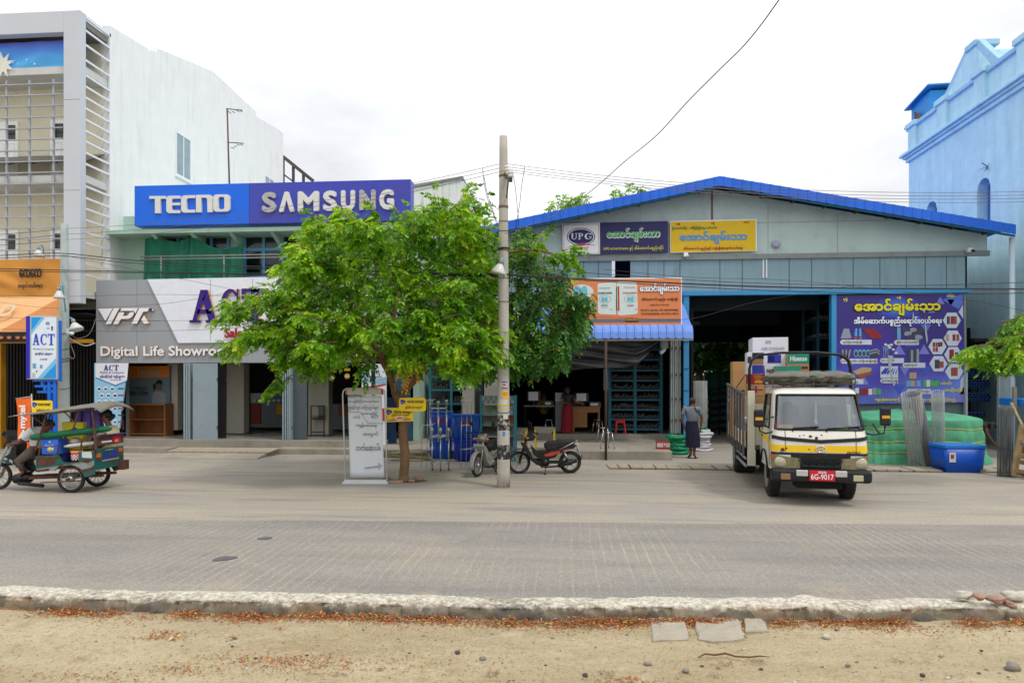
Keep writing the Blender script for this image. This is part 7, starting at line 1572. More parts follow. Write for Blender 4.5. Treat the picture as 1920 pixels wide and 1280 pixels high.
def lamp(lab,arm,head,tilt,R,par_m=None):
 t=thing('street_lamp',lab,'lamp',head);g=MB(True);g.tube(arm,.016,8);build(g,'arm',flat('arm_blue',(110,176,206)),t)
 M_=Matrix.Rotation(tilt,3,'Y');g=MB();g.lathe([(R,-.14),(R*.97,-.10),(R*.62,-.02),(R*.42,.03),(.05,.05),(.0,.05)],(0,0,0),22,0,M_);build(g,'shade',mat('enamel_white',(216,216,210),.35,var=.08,grime=.3),t,solid=.006)
 g=MB();g.lathe([(.045,.05),(.05,.10),(.035,.16),(.0,.17)],(0,0,0),14,0,M_);build(g,'lamp_holder',flat('holder_grey',(150,150,146)),t)
 g=MB();g.sph(M_@V3((0,0,-.07)),.05,12);build(g,'bulb',flat('bulb_white',(226,226,220)),t);return t
D1=DP-.2;lamp('white enamel lamp on a short blue bracket on the main pole',[PD(945,522,D1),PD(944,487,D1),PD(942,484,D1-.05),PD(938,487,D1-.12)],PD(937,500,D1-.12),.25,.15)
DL=17.2;b2=PZ(121,868,0);lp=thing('utility_pole','thin grey concrete pole in front of the café beside the blue framed sign','utility pole',b2)
g=MB();zt2=PD(117,418,DL).z;g.lathe([(.125,0),(.125,.8),(.11,2.2),(.085,zt2)],(0,0,0),20);build(g,'shaft',mat('pole_concrete_teal',(168,178,174),.85,var=.15,scale=3,bump=.3,grime=.55,gcol=(120,150,146)),lp)
g=MB()
for z in(2.6,2.66,2.9,3.3,1.9):g.tube([(.118*math.cos(a),.118*math.sin(a),z+.03*math.sin(a))for a in[2*math.pi*q/16 for q in range(16)]],.006,4,closed=True)
build(g,'tie_wire',M_wire,lp)
lamp('white enamel lamp on a pale blue arm high on the café pole',[PD(123,585,DL-.15),PD(118,540,DL-.15),PD(117,535,DL-.2),PD(111,536,DL-.25)],PD(111,549,DL-.25),0,.13)
lamp('white enamel lamp leaning outward on the right of the café pole',[PD(126,594,DL),PD(133,596,DL-.05),PD(138,599,DL-.1)],PD(140,609,DL-.1),-.35,.17)
lamp('white enamel lamp on a hooked arm above the orange cloth sign',[PY(82,484,19.0),PY(81.5,465,18.9),PY(78,459.5,18.8),PY(74,460,18.75),PY(72.5,464,18.7)],PY(72.5,472,18.7),0,.15)
t=thing('security_camera','white bullet camera on the café pole below the lamp','camera',PD(130,622,DL-.15));g=MB();g.box(-.08,.06,0,.1,-.05,.08);build(g,'mount',M_lw,t);g=MB();g.cyl((.02,-.03,-.03),(.16,-.1,-.05),.04,12);build(g,'camera_body',M_lw,t)
def wire(pts,r,lab,m=None,sag=0,n=24,group='overhead wires'):
 g=MB(True)
 if len(pts)==2:a,b=V3(pts[0]),V3(pts[1]);P=[a.lerp(b,i/n)-V3((0,0,4*sag*(i/n)*(1-i/n)))for i in range(n+1)]
 else:
  P=[];k=len(pts)
  for i in range(k-1):
   p0,p1,p2,p3=[V3(pts[max(0,min(k-1,j))])for j in(i-1,i,i+1,i+2)]
   for q in range(6):t_=q/6;P.append(.5*((2*p1)+(p2-p0)*t_+(2*p0-5*p1+4*p2-p3)*t_**2+(3*p1-p0-3*p2+p3)*t_**3))
  P.append(V3(pts[-1]))
 g.tube(P,r,5);return solo(g,'overhead_wire',m or M_wire,lab,'wire',group)
nm4=('topmost','second','third','lowest')
for i in range(4):
 a=pb+ins[i];wire([a,PD(2250,(343,349,355,362)[i],12.4+.3*i)],.005,f'thin power line from the pole insulators to the right, {nm4[i]} of four',M_wire2,.35)
 if i<3:
  q=b2+V3((0,0,zt2-.12-.14*i));wire([a,q],.005,f'thin power line from the pole insulators down to the café pole, {("topmost","middle","lowest")[i]} of three',M_wire2,.25);wire([q,PD(-220,440+10*i,17.4)],.008,f'thin power line leaving the café pole to the left, {("topmost","middle","lowest")[i]} of three',M_wire2,.1)
wire(pd([(946,438,13.1),(1000,420,12.6),(1045,402,12.2),(1090,372,11.6),(1130,340,11),(1170,304,10.2),(1230,255,9.2),(1290,190,8.2),(1350,130,7.4),(1400,80,6.8),(1450,15,6.2),(1490,-50,5.8),(1620,-300,4.9),(1900,-800,3.9)]),.0065,'twisted service cable rising from the pole to the upper right corner',flat('wire_grey',(110,108,108)))
wire(pd([(949,514,13.2),(1040,520,13.1),(1200,528,12.9),(1500,539,12.7),(1960,542,12.4)]),.015,'thick black cable from the main pole to the right below the gable')
wire(pd([(949,516,13.25),(1100,526,13.2),(1400,543,13),(1700,551,12.8),(1960,549,12.6)]),.008,'black cable just under the thick one right of the main pole')
wire(pd([(949,500,13.3),(1150,515,13.2),(1400,530,13),(1700,535,12.8),(1960,528,12.6)]),.006,'very thin wire above the thick cable right of the main pole')
for k_,(ya,yb,yc,yd,r)in enumerate(((479,475,489,510,.011),(484,480,494,512,.009),(504,506.5,509,514,.011),(508,510,511.5,516,.009))):
 wire(pd([(-150,ya+3,17.6),(0,ya,17.4),(117,yb,17.1),(260,yc,16.4),(520,(yc+yd)/2+2,15.2),(760,yd,14),(942,yd+3,13.3)]),r,('thick black cable crossing before the green net, topmost of four','thick black cable crossing before the green net, second of four','thick black cable along the showroom fascia top, third of four','thick black cable along the showroom fascia top, lowest of four')[k_])
for k_,(pts,lab)in enumerate(((((-20,564,18.6),(110,578,18.4),(300,570,18),(430,548,17),(560,520,15.5)),'thin wire rising over the purple letters into the tree'),(((-20,594,18.4),(180,601,18),(330,601,17.4),(460,600,16),(600,596,15)),'thin level wire across the white fascia below the letters'),(((-20,616,18.4),(200,621,18),(380,618,17),(520,608,15.6),(640,598,14.8)),'thin wire across the fascia over the red lettering'),(((-20,560,18.4),(160,555,18),(300,552,17),(480,556,16),(620,560,15)),'thin wire crossing the grey fascia above the white emblem'),(((117,478,17.1),(250,505,17),(400,535,16.5),(520,560,15.6)),'thin wire dropping across the white fascia corner'),(((1130,505,14),(1300,520,14),(1500,527,14),(1800,560,14),(1960,592,14)),'thin slack wire before the grey cladding above the gate'),(((1000,590,14.5),(1150,595,15),(1290,598,15.5),(1420,565,16),(1600,535,17)),'thin wire from the tree across the orange cement sign to the gate beam'))):wire(pd(pts),.0042,lab)
wire(pd([(126,630,17.1),(140,640,17.4),(160,648,18.2),(178,643,19.8)]),.016,'twisted white cable from the café pole to the showroom fascia',flat('cable_white',(206,204,196)));wire(pd([(128,632,17.1),(135,652,17.1),(140,668,17.1),(134,672,17.1),(127,662,17.1)]),.008,'loose hanging loop of wire on the café pole',flat('cable_tan',(150,140,116)))
wire(pd([(180,597,19.8),(168,625,18.6),(148,634,17.6),(132,628,17.1)]),.009,'grey slack wire from the fascia corner to the café pole',MATS['wire_grey'])
for k_,(pts,lab)in enumerate(((((905,316,13.8),(908,345,13.8),(915,375,13.8),(925,402,13.6),(938,440,13.3)),'loose service wire hanging left of the main pole, outermost'),(((908,332,13.8),(913,360,13.7),(921,385,13.6),(930,412,13.5),(941,430,13.3)),'loose service wire hanging left of the main pole, innermost'),(((960,318,13.1),(966,350,13.1),(970,390,13.1),(972,420,13.1),(965,470,13.1),(958,560,13.1)),'loose service wire hanging right of the main pole'),(((984,312,13.2),(978,350,13.2),(974,385,13.1),(966,430,13.1)),'thin loose wire slanting right of the main pole'))):wire(pd(pts),.006,lab,group='hanging service wires')
def small_serif(mb,s,c,w_,h,m0=0,**k):
 n=len(s);cw=w_/n
 for i,ch in enumerate(s):serif_letter(mb,ch,-w_/2+cw*i+cw*.04,-h/2,cw*.92,h,c,mi=m0,**k)
DS=16.6;c=PD(81,652,DS);k_=DS/1280;w_,h=55*k_,118*k_
t=thing('pylon_sign','upright light box shop sign on a bright blue frame before the café','sign',PZ(90,874,0),TH+.08)
zc=(PD(81,652,DS).z);ox=-7*k_
mk=lambda:MB()
g=mk();g.box(ox-w_/2,ox+w_/2,-.1,.1,zc-h/2,zc+h/2);build(g,'light_box',flat('box_silver',(190,200,206)),t,bevel=.01)
g=mk();g.box(ox-w_/2,ox-w_/2+.09,-.106,-.1,zc-h/2+.02,zc+h/2-.005);build(g,'side_stripe',flat('stripe_violet',(44,36,180)),t)
fx0,fx1=ox-w_/2+.125,ox+w_/2-.02;fz0,fz1=zc-h/2+.03,zc+h/2-.03;fo=V3(((fx0+fx1)/2,-.104,(fz0+fz1)/2));fw,fh=fx1-fx0,fz1-fz0
g=mk();g.box(fx0,fx1,-.104,-.1,fz0,fz1);build(g,'face_panel',flat('face_white',(226,234,242),k=.95),t)
g=mk();SQ=lambda pts,off,mi:shape(g,[((a-.5)*fw,(b-.5)*fh)for a,b in pts],fo,off=off,mi=mi)
SQ([(0,.78),(0,1),(.42,1)],.003,0);SQ([(0,.72),(0,.78),(.42,1),(.56,1)],.002,1);SQ([(.45,0),(1,0),(1,.24)],.003,0);SQ([(.25,0),(.45,0),(1,.24),(1,.34)],.002,1)
for a,b,wq,hq,mi in((.66,.9,.16,.05,2),(.68,.82,.12,.03,3),(.84,.82,.07,.07,4),(.12,.2,.14,.08,2),(.4,.19,.1,.06,2),(.1,.05,.12,.07,3),(.22,.11,.05,.03,4)):SQ([(a-wq/2,b-hq/2),(a+wq/2,b-hq/2),(a+wq/2,b+hq/2),(a-wq/2,b+hq/2)],.004,mi)
build(g,'print',[flat('cyan_print',(20,160,240)),flat('pale_cyan_print',(130,205,245)),flat('pic_blue',(110,170,214)),flat('pic_grey',(190,196,206)),flat('pic_plum',(130,60,120))],t)
g=mk();small_serif(g,'ACT',fo+V3((0,0,fh*.135)),fw*.92,fh*.185,off=.005);build(g,'lettering',flat('letter_blue',(40,80,210)),t)
g=mk();put_text(g,'Mobile & Computer',fo+V3((0,0,-fh*.025)),w=fw*.86,h=fh*.04,off=.005);put_text(g,'ဖုန်းဆိုင်နှင့် ကွန်ပျူတာ',fo+V3((0,0,-fh*.10)),w=fw*.7,h=fh*.05,off=.005,bold=.02);put_text(g,'အရောင်းဆိုင်',fo+V3((0,0,-fh*.19)),w=fw*.3,h=fh*.03,off=.005,bold=.02);build(g,'lettering',MATS['letter_navy'],t)
g=mk();M_bf=flat('frame_bright_blue',(16,116,232));zb_=zc-h/2
g.box(ox-w_/2+.12,ox+w_/2+.03,-.06,.06,zb_-.05,zb_-.005);g.box(ox+w_/2-.26,ox+w_/2-.19,-.04,.04,0,zb_-.05);g.box(ox+w_/2-.13,ox+w_/2-.06,-.04,.04,0,zb_-.05);g.box(ox+w_/2+.005,ox+w_/2+.035,-.04,.04,zb_-.05,zc+h/2-.1)
for dz_ in(.16,.30):g.box(ox-.1*(1 if dz_<.2 else.4)-.1,ox+w_/2-.265,-.035,.035,zb_-dz_-.03,zb_-dz_+.02);g.box(ox+w_/2-.185,ox+w_/2-.135,-.035,.035,zb_-dz_+.0-.03,zb_-dz_+.04)
g.box(ox-.06,ox,-.035,.035,zb_-.14,zb_-.05);g.box(ox+.0,ox+.06,-.035,.035,zb_-.27,zb_-.19);build(g,'frame',M_bf,t)
D_=16.0;b_=PD(60,880,D_);t=thing('feather_flag','orange upright flag banner with white lettering behind the motor trike','flag',(b_.x,b_.y,0),TH-.05)
L_=lambda px,py:((px-60)*D_/1280,(720-py)*D_/1280+CH)
g=MB();fl=[(28.5,748),(57,743.5),(62,866),(37,871)];P4=[L_(*q)for q in fl]
g.grid(lambda u,v:((P4[0][0]*(1-u)+P4[1][0]*u)*(1-v)+(P4[3][0]*(1-u)+P4[2][0]*u)*v,.03*math.sin(v*7+u*2),(P4[0][1]*(1-u)+P4[1][1]*u)*(1-v)+(P4[3][1]*(1-u)+P4[2][1]*u)*v),6,16);build(g,'flag_cloth',flat('flag_orange',(244,110,28),k=.95),t)
g=MB();a=L_(58,738);b=L_(62,868);g.tube([(a[0],.02,a[1]),(b[0],.02,.02)],.014,8);a2=L_(27,747);g.tube([(a[0],.02,L_(58,743)[1]),(a2[0],.02,a2[1])],.01,6);g.box(b[0]-.2,b[0]+.2,-.15,.2,0,.03);build(g,'pole',mat('pole_alu',(190,190,190),.4,metal=.5),t)
g=MB();c=L_(44,777);put_text(g,'mytel',V3((c[0]+.02,-.045,c[1]-.05)),w=.52,h=.19,U=Z,V=-X,bold=.05,off=.0)
c=L_(46,815);z0=c[1];x0_=c[0];ribbon(g,[(x0_-.11,z0-.08),(x0_-.0,z0+.10),(x0_+.06,z0+.0),(x0_+.10,z0+.09),(x0_+.12,z0-.08)],.035,(0,-.045,0),off=0);ribbon(g,[(x0_-.12,z0-.12),(x0_+.12,z0-.11)],.03,(0,-.045,0),off=0);c=L_(52,847);put_text(g,'4G',V3((c[0],-.045,c[1])),w=.15,h=.12,bold=.08,off=0);build(g,'lettering',M_lw,t)
wave_sign(60,98.5,750.5,776,15.9,-.02,'yellow payment sign hanging behind the trike canopy','round')
def LP(root,px,py,yl=0.):
 Pi=PM[root.name].inverted();o=Pi@V3((0,0,CH));d=(Pi.to_3x3()@V3(ray(px,py)));t=(yl-o.y)/d.y;return o+d*t
RY=Matrix.Rotation(math.pi/2,3,'X')
M_tyre=mat('tyre_rubber',(44,42,40),.85,var=.2,scale=12,grime=.4,gcol=(120,108,92),gscale=6);M_rim=mat('rim_alloy',(170,170,166),.35,metal=.7,var=.1);M_blk=mat('black_plastic',(24,24,26),.5,var=.15,grime=.3,gcol=(110,102,92),gscale=4)
def wheel(par,c,R,r,spokes=18,name='wheel',rim=None,alloy=False):
 g=MB();g.torus(c,R-r,r,Matrix.Rotation(math.pi/2,3,'X'),36,10);w_=build(g,name,M_tyre,par)
 g=MB();M_=Matrix.Rotation(math.pi/2,3,'X');c=V3(c);g.torus(c,R-2*r+.004,r*.42,M_,32,6);g.cyl(c+V3((0,-.055,0)),c+V3((0,.055,0)),.045,12)
 ri=R-2*r
 for i in range(spokes):
  a=2*math.pi*i/spokes;b=a+(.35 if i%2 else-.35)*(0 if alloy else 1);s=.03 if i%2 else-.03
  g.bar(c+V3((.035*math.cos(a),0 if alloy else s,.035*math.sin(a))),c+V3((ri*math.cos(b),0,ri*math.sin(b))),.028 if alloy else.006,.02 if alloy else.006)
 build(g,'rim',rim or M_rim,w_);return w_
tk=thing('flatbed_truck','white and yellow cargo truck loaded with cartons, facing the road before the gate','truck',PZ(1516,931),RAD(-8.2))
M_cab=mat('cab_white',(226,222,210),.3,var=.04,scale=2,k=.95,coat=.4,grime=.75,gcol=(104,70,52),gscale=5.5,gpos=.70)
M_cream2=mat('truck_cream',(206,200,178),.5,var=.08,grime=.6,gcol=(120,86,60),gscale=6,gpos=.6);M_ty=flat('truck_yellow',(240,196,20),k=.95)
RG=[(.56,-.92,.83,.12),(.86,-.94,.84,.14),(1.03,-.94,.84,.16),(1.14,-.93,.835,.16),(1.25,-.88,.82,.16),(1.82,-.62,.745,.15),(1.88,-.56,.735,.15),(1.93,-.42,.70,.2),(1.955,-.25,.58,.2)]
def rpar(z):
 for a,b in zip(RG[:-1],RG[1:]):
  if z<=b[0]:f=(z-a[0])/(b[0]-a[0]);return[a[i]+(b[i]-a[i])*f for i in range(4)]
 return list(RG[-1])
def rpts(z,off=0.):
 z_,yf,w_,rc=rpar(z);w_=w_*.885+off;yf-=off;P=[(-w_,.62),(-w_,.36),(-w_,yf+rc+.2)]+arc(-w_+rc,yf+rc,rc,rc,180,270,4)
 n=8
 for i in range(1,n):x=(-w_+rc)+(2*(w_-rc))*i/n;P.append((x,yf))
 P+=arc(w_-rc,yf+rc,rc,rc,270,360,4)+[(w_,yf+rc+.2),(w_,.36),(w_,.62)]
 return[(x,y-.045*(1-(x/w_)**2)*(1 if y<yf+rc else 0),z)for x,y in P]
NP=len(rpts(1.));body=MB();rings=[rpts(r[0])for r in RG];o=0
body.v=[p for r in rings for p in r]
def face(i,j):return(i*NP+j,i*NP+j+1,(i+1)*NP+j+1,(i+1)*NP+j)
WS=range(5,NP-6);SL=[1];SR=[NP-3]
for i in range(len(RG)-1):
 for j in range(NP-1):
  if i==4 and(j in WS or j in SL or j in SR):continue
  body.f.append(face(i,j));body.m.append(0);body.sm.append(True)
 body.f.append((i*NP+NP-1,i*NP,(i+1)*NP,(i+1)*NP+NP-1));body.m.append(0);body.sm.append(False)
body.f.append(tuple((len(RG)-1)*NP+j for j in range(NP)));body.m.append(0);body.sm.append(True)
build(body,'cab',M_cab,tk)
M_wsg=glassmat('windscreen_glass',(.62,.74,.74),.55)
def pane(js,name):
 g=MB();a=rpts(1.25,-.004);b=rpts(1.82,-.004);js=list(js);n=len(js)+1;vs=[a[j]for j in js]+[a[js[-1]+1]]+[b[j]for j in js]+[b[js[-1]+1]];g.add(vs,[(i,i+1,n+i+1,n+i)for i in range(n-1)],0,True);build(g,name,M_wsg,tk)
 g=MB();a=rpts(1.25,.004);b=rpts(1.82,.004);lo=[a[j]for j in js]+[a[js[-1]+1]];hi=[b[j]for j in js]+[b[js[-1]+1]];g.tube(lo+hi[::-1],.02,6,closed=True);build(g,'window_seal',M_blk,tk)
pane(WS,'windscreen');pane(SL,'side_window');pane(SR,'side_window')
def band(zf0,zf1,off,j0,j1,name,m,par=tk):
 g=MB();n=j1-j0+1;vs=[]
 for zf in(zf0,zf1):
  for j in range(j0,j1+1):z=zf(j)if callable(zf)else zf;vs.append(rpts(z,off)[j])
 g.add(vs,[(i,i+1,n+i+1,n+i)for i in range(n-1)],0,True);return build(g,name,m,par)
mid=(NP-1)/2
band(.885,.995,.004,3,NP-4,'yellow_stripe',M_ty);band(lambda j:.885+.25*max(0,3-j)/3,lambda j:.995+.25*max(0,3-j)/3,.0045,0,3,'yellow_stripe',M_ty)
cz=lambda j:1.06+.06*min(1,abs(j-mid)/6)
band(lambda j:cz(j)-.03,lambda j:cz(j)+.03,.012,4,NP-5,'black_moulding',M_blk);band(lambda j:.835,.872,.008,3,NP-4,'grille_trim',M_blk);band(.6,.84,.003,8,NP-9,'grille',M_blk)
g=MB()
for i in range(5):x=-.25+.125*i;g.box(x-.05,x+.05,-1.003,-.99,.655,.70);g.box(x-.05,x+.05,-1.003,-.99,.72,.765)
build(g,'grille_slot',M_dark,tk)
g=MB();g.tube([(-.33,-.995,.77),(-.28,-1.0,.65),(.28,-1.0,.65),(.33,-.995,.77)],.012,6);build(g,'grille_bar',M_blk,tk)
M_lens=mat('lamp_lens',(128,120,88),.15,var=.3,scale=14,coat=.3,k=1);M_amb=flat('amber_lens',(214,110,40),rough=.2)
for s in(0,1):
 J=(3,9)if s==0 else(NP-10,NP-4);inner=9 if s==0 else NP-10
 hl=band(lambda j:.615,lambda j:.83-.05*(1-min(1,abs(j-inner)/3)),.014,*J,'headlight',M_lens)
 c=rpts(.71,.0)[7 if s==0 else NP-8];g=MB();g.lathe([(.0,.034),(.06,.030),(.098,.012),(.104,0)],c,18,0,Matrix.Rotation(math.pi/2,3,'X'));build(g,'reflector',mat('reflector',(190,184,158),.15,metal=.3,var=.05),hl)
 band(.77,.835,.018,*((3,5)if s==0 else(NP-6,NP-4)),'turn_signal',M_amb)
g=MB();g.box(-.765,.765,-1.06,-.80,.40,.61);build(g,'bumper',M_blk,tk,bevel=.05)
for x,w_,z,m,nm in((-.30,.09,.55,mat('chrome_lamp',(220,220,216),.15,metal=.6,var=.05,k=1),'driving_lamp'),(.29,.09,.55,MATS['chrome_lamp'],'driving_lamp'),(-.55,.075,.485,flat('fog_amber',(150,116,84),rough=.2),'fog_lamp'),(.55,.075,.485,flat('fog_pale',(190,186,150),rough=.2),'fog_lamp')):
 g=MB();g.box(x-w_,x+w_,-1.09 if nm=='driving_lamp' else-1.068,-1.05,z-.05,z+.05);build(g,nm,m,tk,bevel=.012)
g=MB();g.box(-.19,.19,-1.10,-1.085,.435,.60);pl_=build(g,'number_plate',flat('plate_red',(216,26,34)),tk)
g=MB();put_text(g,'SGG',(0,-1.101,.572),w=.12,h=.032,off=.002,bold=.05);put_text(g,'6G-9017',(0,-1.101,.50),w=.34,h=.085,off=.002,bold=.012);build(g,'lettering',M_lw,pl_)
g=MB();M_=Matrix.Rotation(math.pi/2,3,'X');pts=[(.075*math.cos(a),-1.0,.94+.05*math.sin(a))for a in[2*math.pi*i/24 for i in range(24)]];g.tube(pts,.009,6,closed=True);g.bar((-.03,-1.0,.905),(-.03,-1.0,.975),.014);g.bar((.03,-1.0,.905),(.03,-1.0,.975),.014);g.bar((-.03,-1.0,.94),(.03,-1.0,.94),.014);build(g,'emblem',MATS['chrome_lamp'],tk)
g=MB();put_text(g,'DUTRO',(.50,-.975,.888),w=.2,h=.036,off=.002,shear=.2,bold=.04);build(g,'lettering',M_blk,tk)
def chip(px,py,r,sd):
 p=LP(tk,px,py,-.99);z=p.z;yf=rpar(z)[1]-.045*(1-(p.x/.743)**2)-.004-(.005 if.885<z<.995 else 0);return[(p.x+r*(1+.4*noise.noise(V3((math.cos(a)*2+sd,math.sin(a)*2,0))))*math.cos(a),yf,z+r*.9*(1+.4*noise.noise(V3((math.cos(a)*2+sd,math.sin(a)*2,3))))*math.sin(a))for a in[2*math.pi*i/10 for i in range(10)]]
g=MB()
for i,(px,py,r)in enumerate(((1468,843,.035),(1475,840,.018),(1464,848,.014),(1513,850,.016),(1521,850,.016),(1517,842,.013),(1520,818,.025),(1531,821,.028),(1531,826,.03),(1541,816,.015),(1490,823,.014),(1500,817,.012),(1479,821,.01),(1508,816,.012),(1474,850,.012))):g.add(chip(px,py,r,i*5.1),[tuple(range(10))])
build(g,'rust_spots',mat('rust_spot',(96,66,52),.9,var=.3,scale=30),tk)
for x,z,sy in((-.93,1.42,1),(1.03,1.47,1)):
 g=MB();g.box(x-.08,x+.08,-.80,-.70,z-.15,z+.15);m_=build(g,'mirror',M_blk,tk,bevel=.03);g=MB();g.box(x-.06,x+.06,-.803,-.801,z-.03,z+.02);build(g,'sticker',flat('sticker_amber',(230,170,40)),m_)
 g=MB();s=-1 if x<0 else 1;g.tube([(s*.71,-.80,1.2),(s*.83,-.80,1.17),(x-.02*s,-.77,1.2),(x,-.75,z-.13)],.014,8);g.tube([(s*.68,-.7,1.45 if x<0 else 1.36),(x,-.74,z-.05)]if x<0 else[(.83,-.8,1.36),(.9,-.78,1.24),(.93,-.78,1.2)],.012,6);build(g,'mirror_arm',M_blk,tk)
for a,b in(((-.42,1.27),(-.02,1.30)),((.1,1.27),(.72,1.315))):
 g=MB();yy=lambda x,z:rpar(z)[1]-.045*(1-(x/.726)**2)-.02;g.tube([(a[0],yy(*a),a[1]-.06),(a[0],yy(*a)-.02,a[1]),(b[0],yy(*b),b[1])],.012,5);build(g,'wiper',M_blk,tk)
g=MB()
for x in(-.54,.54):
 pts=[(x,rpar(z)[1]-.045*(1-(x/.743)**2)-.004,z)for z in(.88,.95,1.0,1.06,1.14,1.2,1.24)];g.tube(pts,.0045,4)
for s in(-1,1):
 for yy in(-.62,.30):g.tube([(s*(rpar(z)[2]*.885+.002),yy+(.18*max(0,z-1.25)/.57 if yy<0 else 0),z)for z in(.62,.86,1.03,1.14,1.25)+((1.5,1.82)if yy>0 else())],.006,4)
build(g,'panel_seam',M_blk,tk)
for s in(-1,1):g=MB();g.tube([(s*.757,.12,1.08),(s*.775,.16,1.08),(s*.757,.24,1.08)],.012,5);build(g,'door_handle',M_blk,tk)
g=MB();g.box(-.66,.66,-.74,-.40,.95,1.18);build(g,'dashboard',mat('dash_grey',(84,92,90),.7),tk,bevel=.04)
for x in(-.34,.34):g=MB();g.box(x-.24,x+.24,.22,.4,.9,1.62);g.box(x-.25,x+.25,-.25,.3,.8,.95);build(g,'seat',mat('seat_grey',(66,72,76),.8),tk,bevel=.07)
g=MB();g.torus((-.38,-.36,1.22),.19,.014,Matrix.Rotation(-1.0,3,'X'));g.bar((-.38,-.36,1.22),(-.38,-.5,1.1),.04);build(g,'steering_wheel',M_blk,tk)
g=MB()
for i in range(16):g.sph((-.0+.012*(i%2),-.58,1.70-.024*i),.018+.012*(i>13),6)
build(g,'flower_garland',flat('garland_white',(224,228,206)),tk)
g=MB();g.box(-.62,-.40,-.835,-.825,1.265,1.325,0);g.box(-.70,-.63,-.825,-.815,1.27,1.335,1);g.sph((.36,-.74,1.24),(.13,.03,.06),12,2);build(g,'window_sticker',[flat('sticker_amber',(0,0,0)),flat('stk_red',(0,0,0)),flat('fan_lime',(150,200,60))],tk)
g=MB();g.box(-.45,-.33,-.7,4.2,.48,.62);g.box(.33,.45,-.7,4.2,.48,.62);g.box(-.35,.35,-.9,-.5,.28,.5);g.cyl((-.7,0,.36),(.7,0,.36),.06,10);g.cyl((-.7,3.35,.38),(.7,3.35,.38),.09,10);g.box(-.62,.62,-.8,.55,.5,.57);g.box(-.8,-.5,.75,1.6,.45,.75);build(g,'chassis',MATS['black_and_shade'],tk)
def truckwheel(c,R,wd,out):
 c=V3(c);prof=[(R*.58,-wd/2),(R*.9,-wd/2),(R*.985,-wd*.36),(R,-wd*.2),(R,wd*.2),(R*.985,wd*.36),(R*.9,wd/2),(R*.58,wd/2)];g=MB();g.lathe(prof,c,32,0,Matrix.Rotation(math.pi/2,3,'Y'))
 for i in range(26):a=2*math.pi*i/26;g.cbox(c+V3((0,R*1.005*math.cos(a),R*1.005*math.sin(a))),(wd*.8,.035,.02),0,Matrix.Rotation(a-math.pi/2,3,'X'))
 w_=build(g,'wheel',M_tyre,tk);g=MB();g.lathe([(0,.03*out),(.1,.05*out),(.12,.0),(R*.5,-.03*out),(R*.6,wd*.45*out)],c+V3((out*wd*.1,0,0)),24,0,Matrix.Rotation(math.pi/2,3,'Y'))
 for i in range(6):a=math.pi*i/3;g.cyl(c+V3((out*.05,.17*math.cos(a),.17*math.sin(a))),c+V3((out*.10,.17*math.cos(a),.17*math.sin(a))),.018,6)
 build(g,'rim',mat('rim_steel',(134,132,126),.6,grime=.5,gcol=(90,70,56)),w_)
for x,y,R,wd,out in((-.61,0,.375,.19,-1),(.61,0,.375,.19,1),(-.86,3.35,.38,.20,-1),(-.62,3.35,.38,.20,-1),(.86,3.35,.38,.20,1),(.62,3.35,.38,.20,1)):truckwheel((x,y,R),R,wd,out)
for s in(-1,1):g=MB();g.grid(lambda u,v:(s*(.48+.29*v),.47*math.cos(math.pi*u),.375+.47*math.sin(math.pi*u)),14,2);build(g,'wheel_arch',MATS['black_and_shade'],tk)
M_bed=mat('bed_grey',(150,156,164),.6,var=.2,scale=4,grime=.6,gcol=(96,70,54),gscale=5);M_bedd=mat('bed_dark',(98,94,92),.7,var=.25,scale=5)
g=MB();g.box(-.96,.96,.72,4.35,.76,.84);build(g,'bed_floor',M_bedd,tk)
g=MB();g.box(-.86,.86,.70,.745,.84,1.62);build(g,'headboard',M_cream2,tk,bevel=.01);g=MB();g.prism([(.66,.50),(.80,.50),(.80,1.80),(.72,1.88),(.66,1.6)],-.95,-.82,ax='x');g.box(-.96,-.81,.64,.70,.45,.75);build(g,'front_post',M_cream2,tk,bevel=.01)
for s in(-1,1):
 x=s*.98
 g=MB();g.box(min(x,x+s*.03),max(x,x+s*.03),.80,4.3,.80,1.10);build(g,'drop_side',M_cream2,tk)
 g=MB();g.box(min(x,x+s*.02),max(x,x+s*.02),.80,4.3,1.12,1.34);build(g,'side_board',M_bed,tk)
 for z in(1.46,1.60,1.72):g=MB();g.bar((x+s*.01,.80,z),(x+s*.03,4.3,z+.16),.02,.07);build(g,'side_rail',M_bed,tk)
 for i in range(7):y=.82+.57*i;g=MB();g.box(min(x+s*.022,x+s*.06),max(x+s*.022,x+s*.045),y-.03,y+.03,.62,1.80+.05*i*.57);build(g,'side_stake',M_bedd,tk)
 g=MB();g.bar((x+s*.03,.8,1.80),(x+s*.05,4.3,2.0),.05,.05);build(g,'top_rail',M_bedd,tk)
 g=MB();g.tube([(x*.98,.9,.42),(x*.98,2.7,.42)],.03,8);g.tube([(x*.98,.9,.56),(x*.98,2.7,.56)],.025,8);build(g,'guard_rail',M_bed,tk)
g=MB()
for y0_,y1_,mi in((.9,1.2,0),(1.36,1.62,1),(1.8,2.0,2)):g.box(-1.016,-1.011,y0_,y1_,.84,1.08,3);g.box(-1.020,-1.017,y0_+.04,y1_-.02,.88,1.04,mi)
build(g,'side_sticker',[M_ty,flat('sticker_sky',(90,170,206)),flat('stk_red',(0,0,0)),M_lw],tk)
g=MB();g.box(-.96,.96,4.3,4.34,.84,2.0);build(g,'tail_gate',M_bedd,tk)
for y in(.84,.92):
 g=MB();g.tube([(-.90,y,1.1),(-.90,y,2.3),(-.86,y,2.46),(-.72,y,2.56),(-.3,y,2.60),(.3,y,2.60),(.72,y,2.55),(.86,y,2.45),(.90,y,2.3),(.90,y,1.3)],.022,8);build(g,'hoop',M_blk,tk)
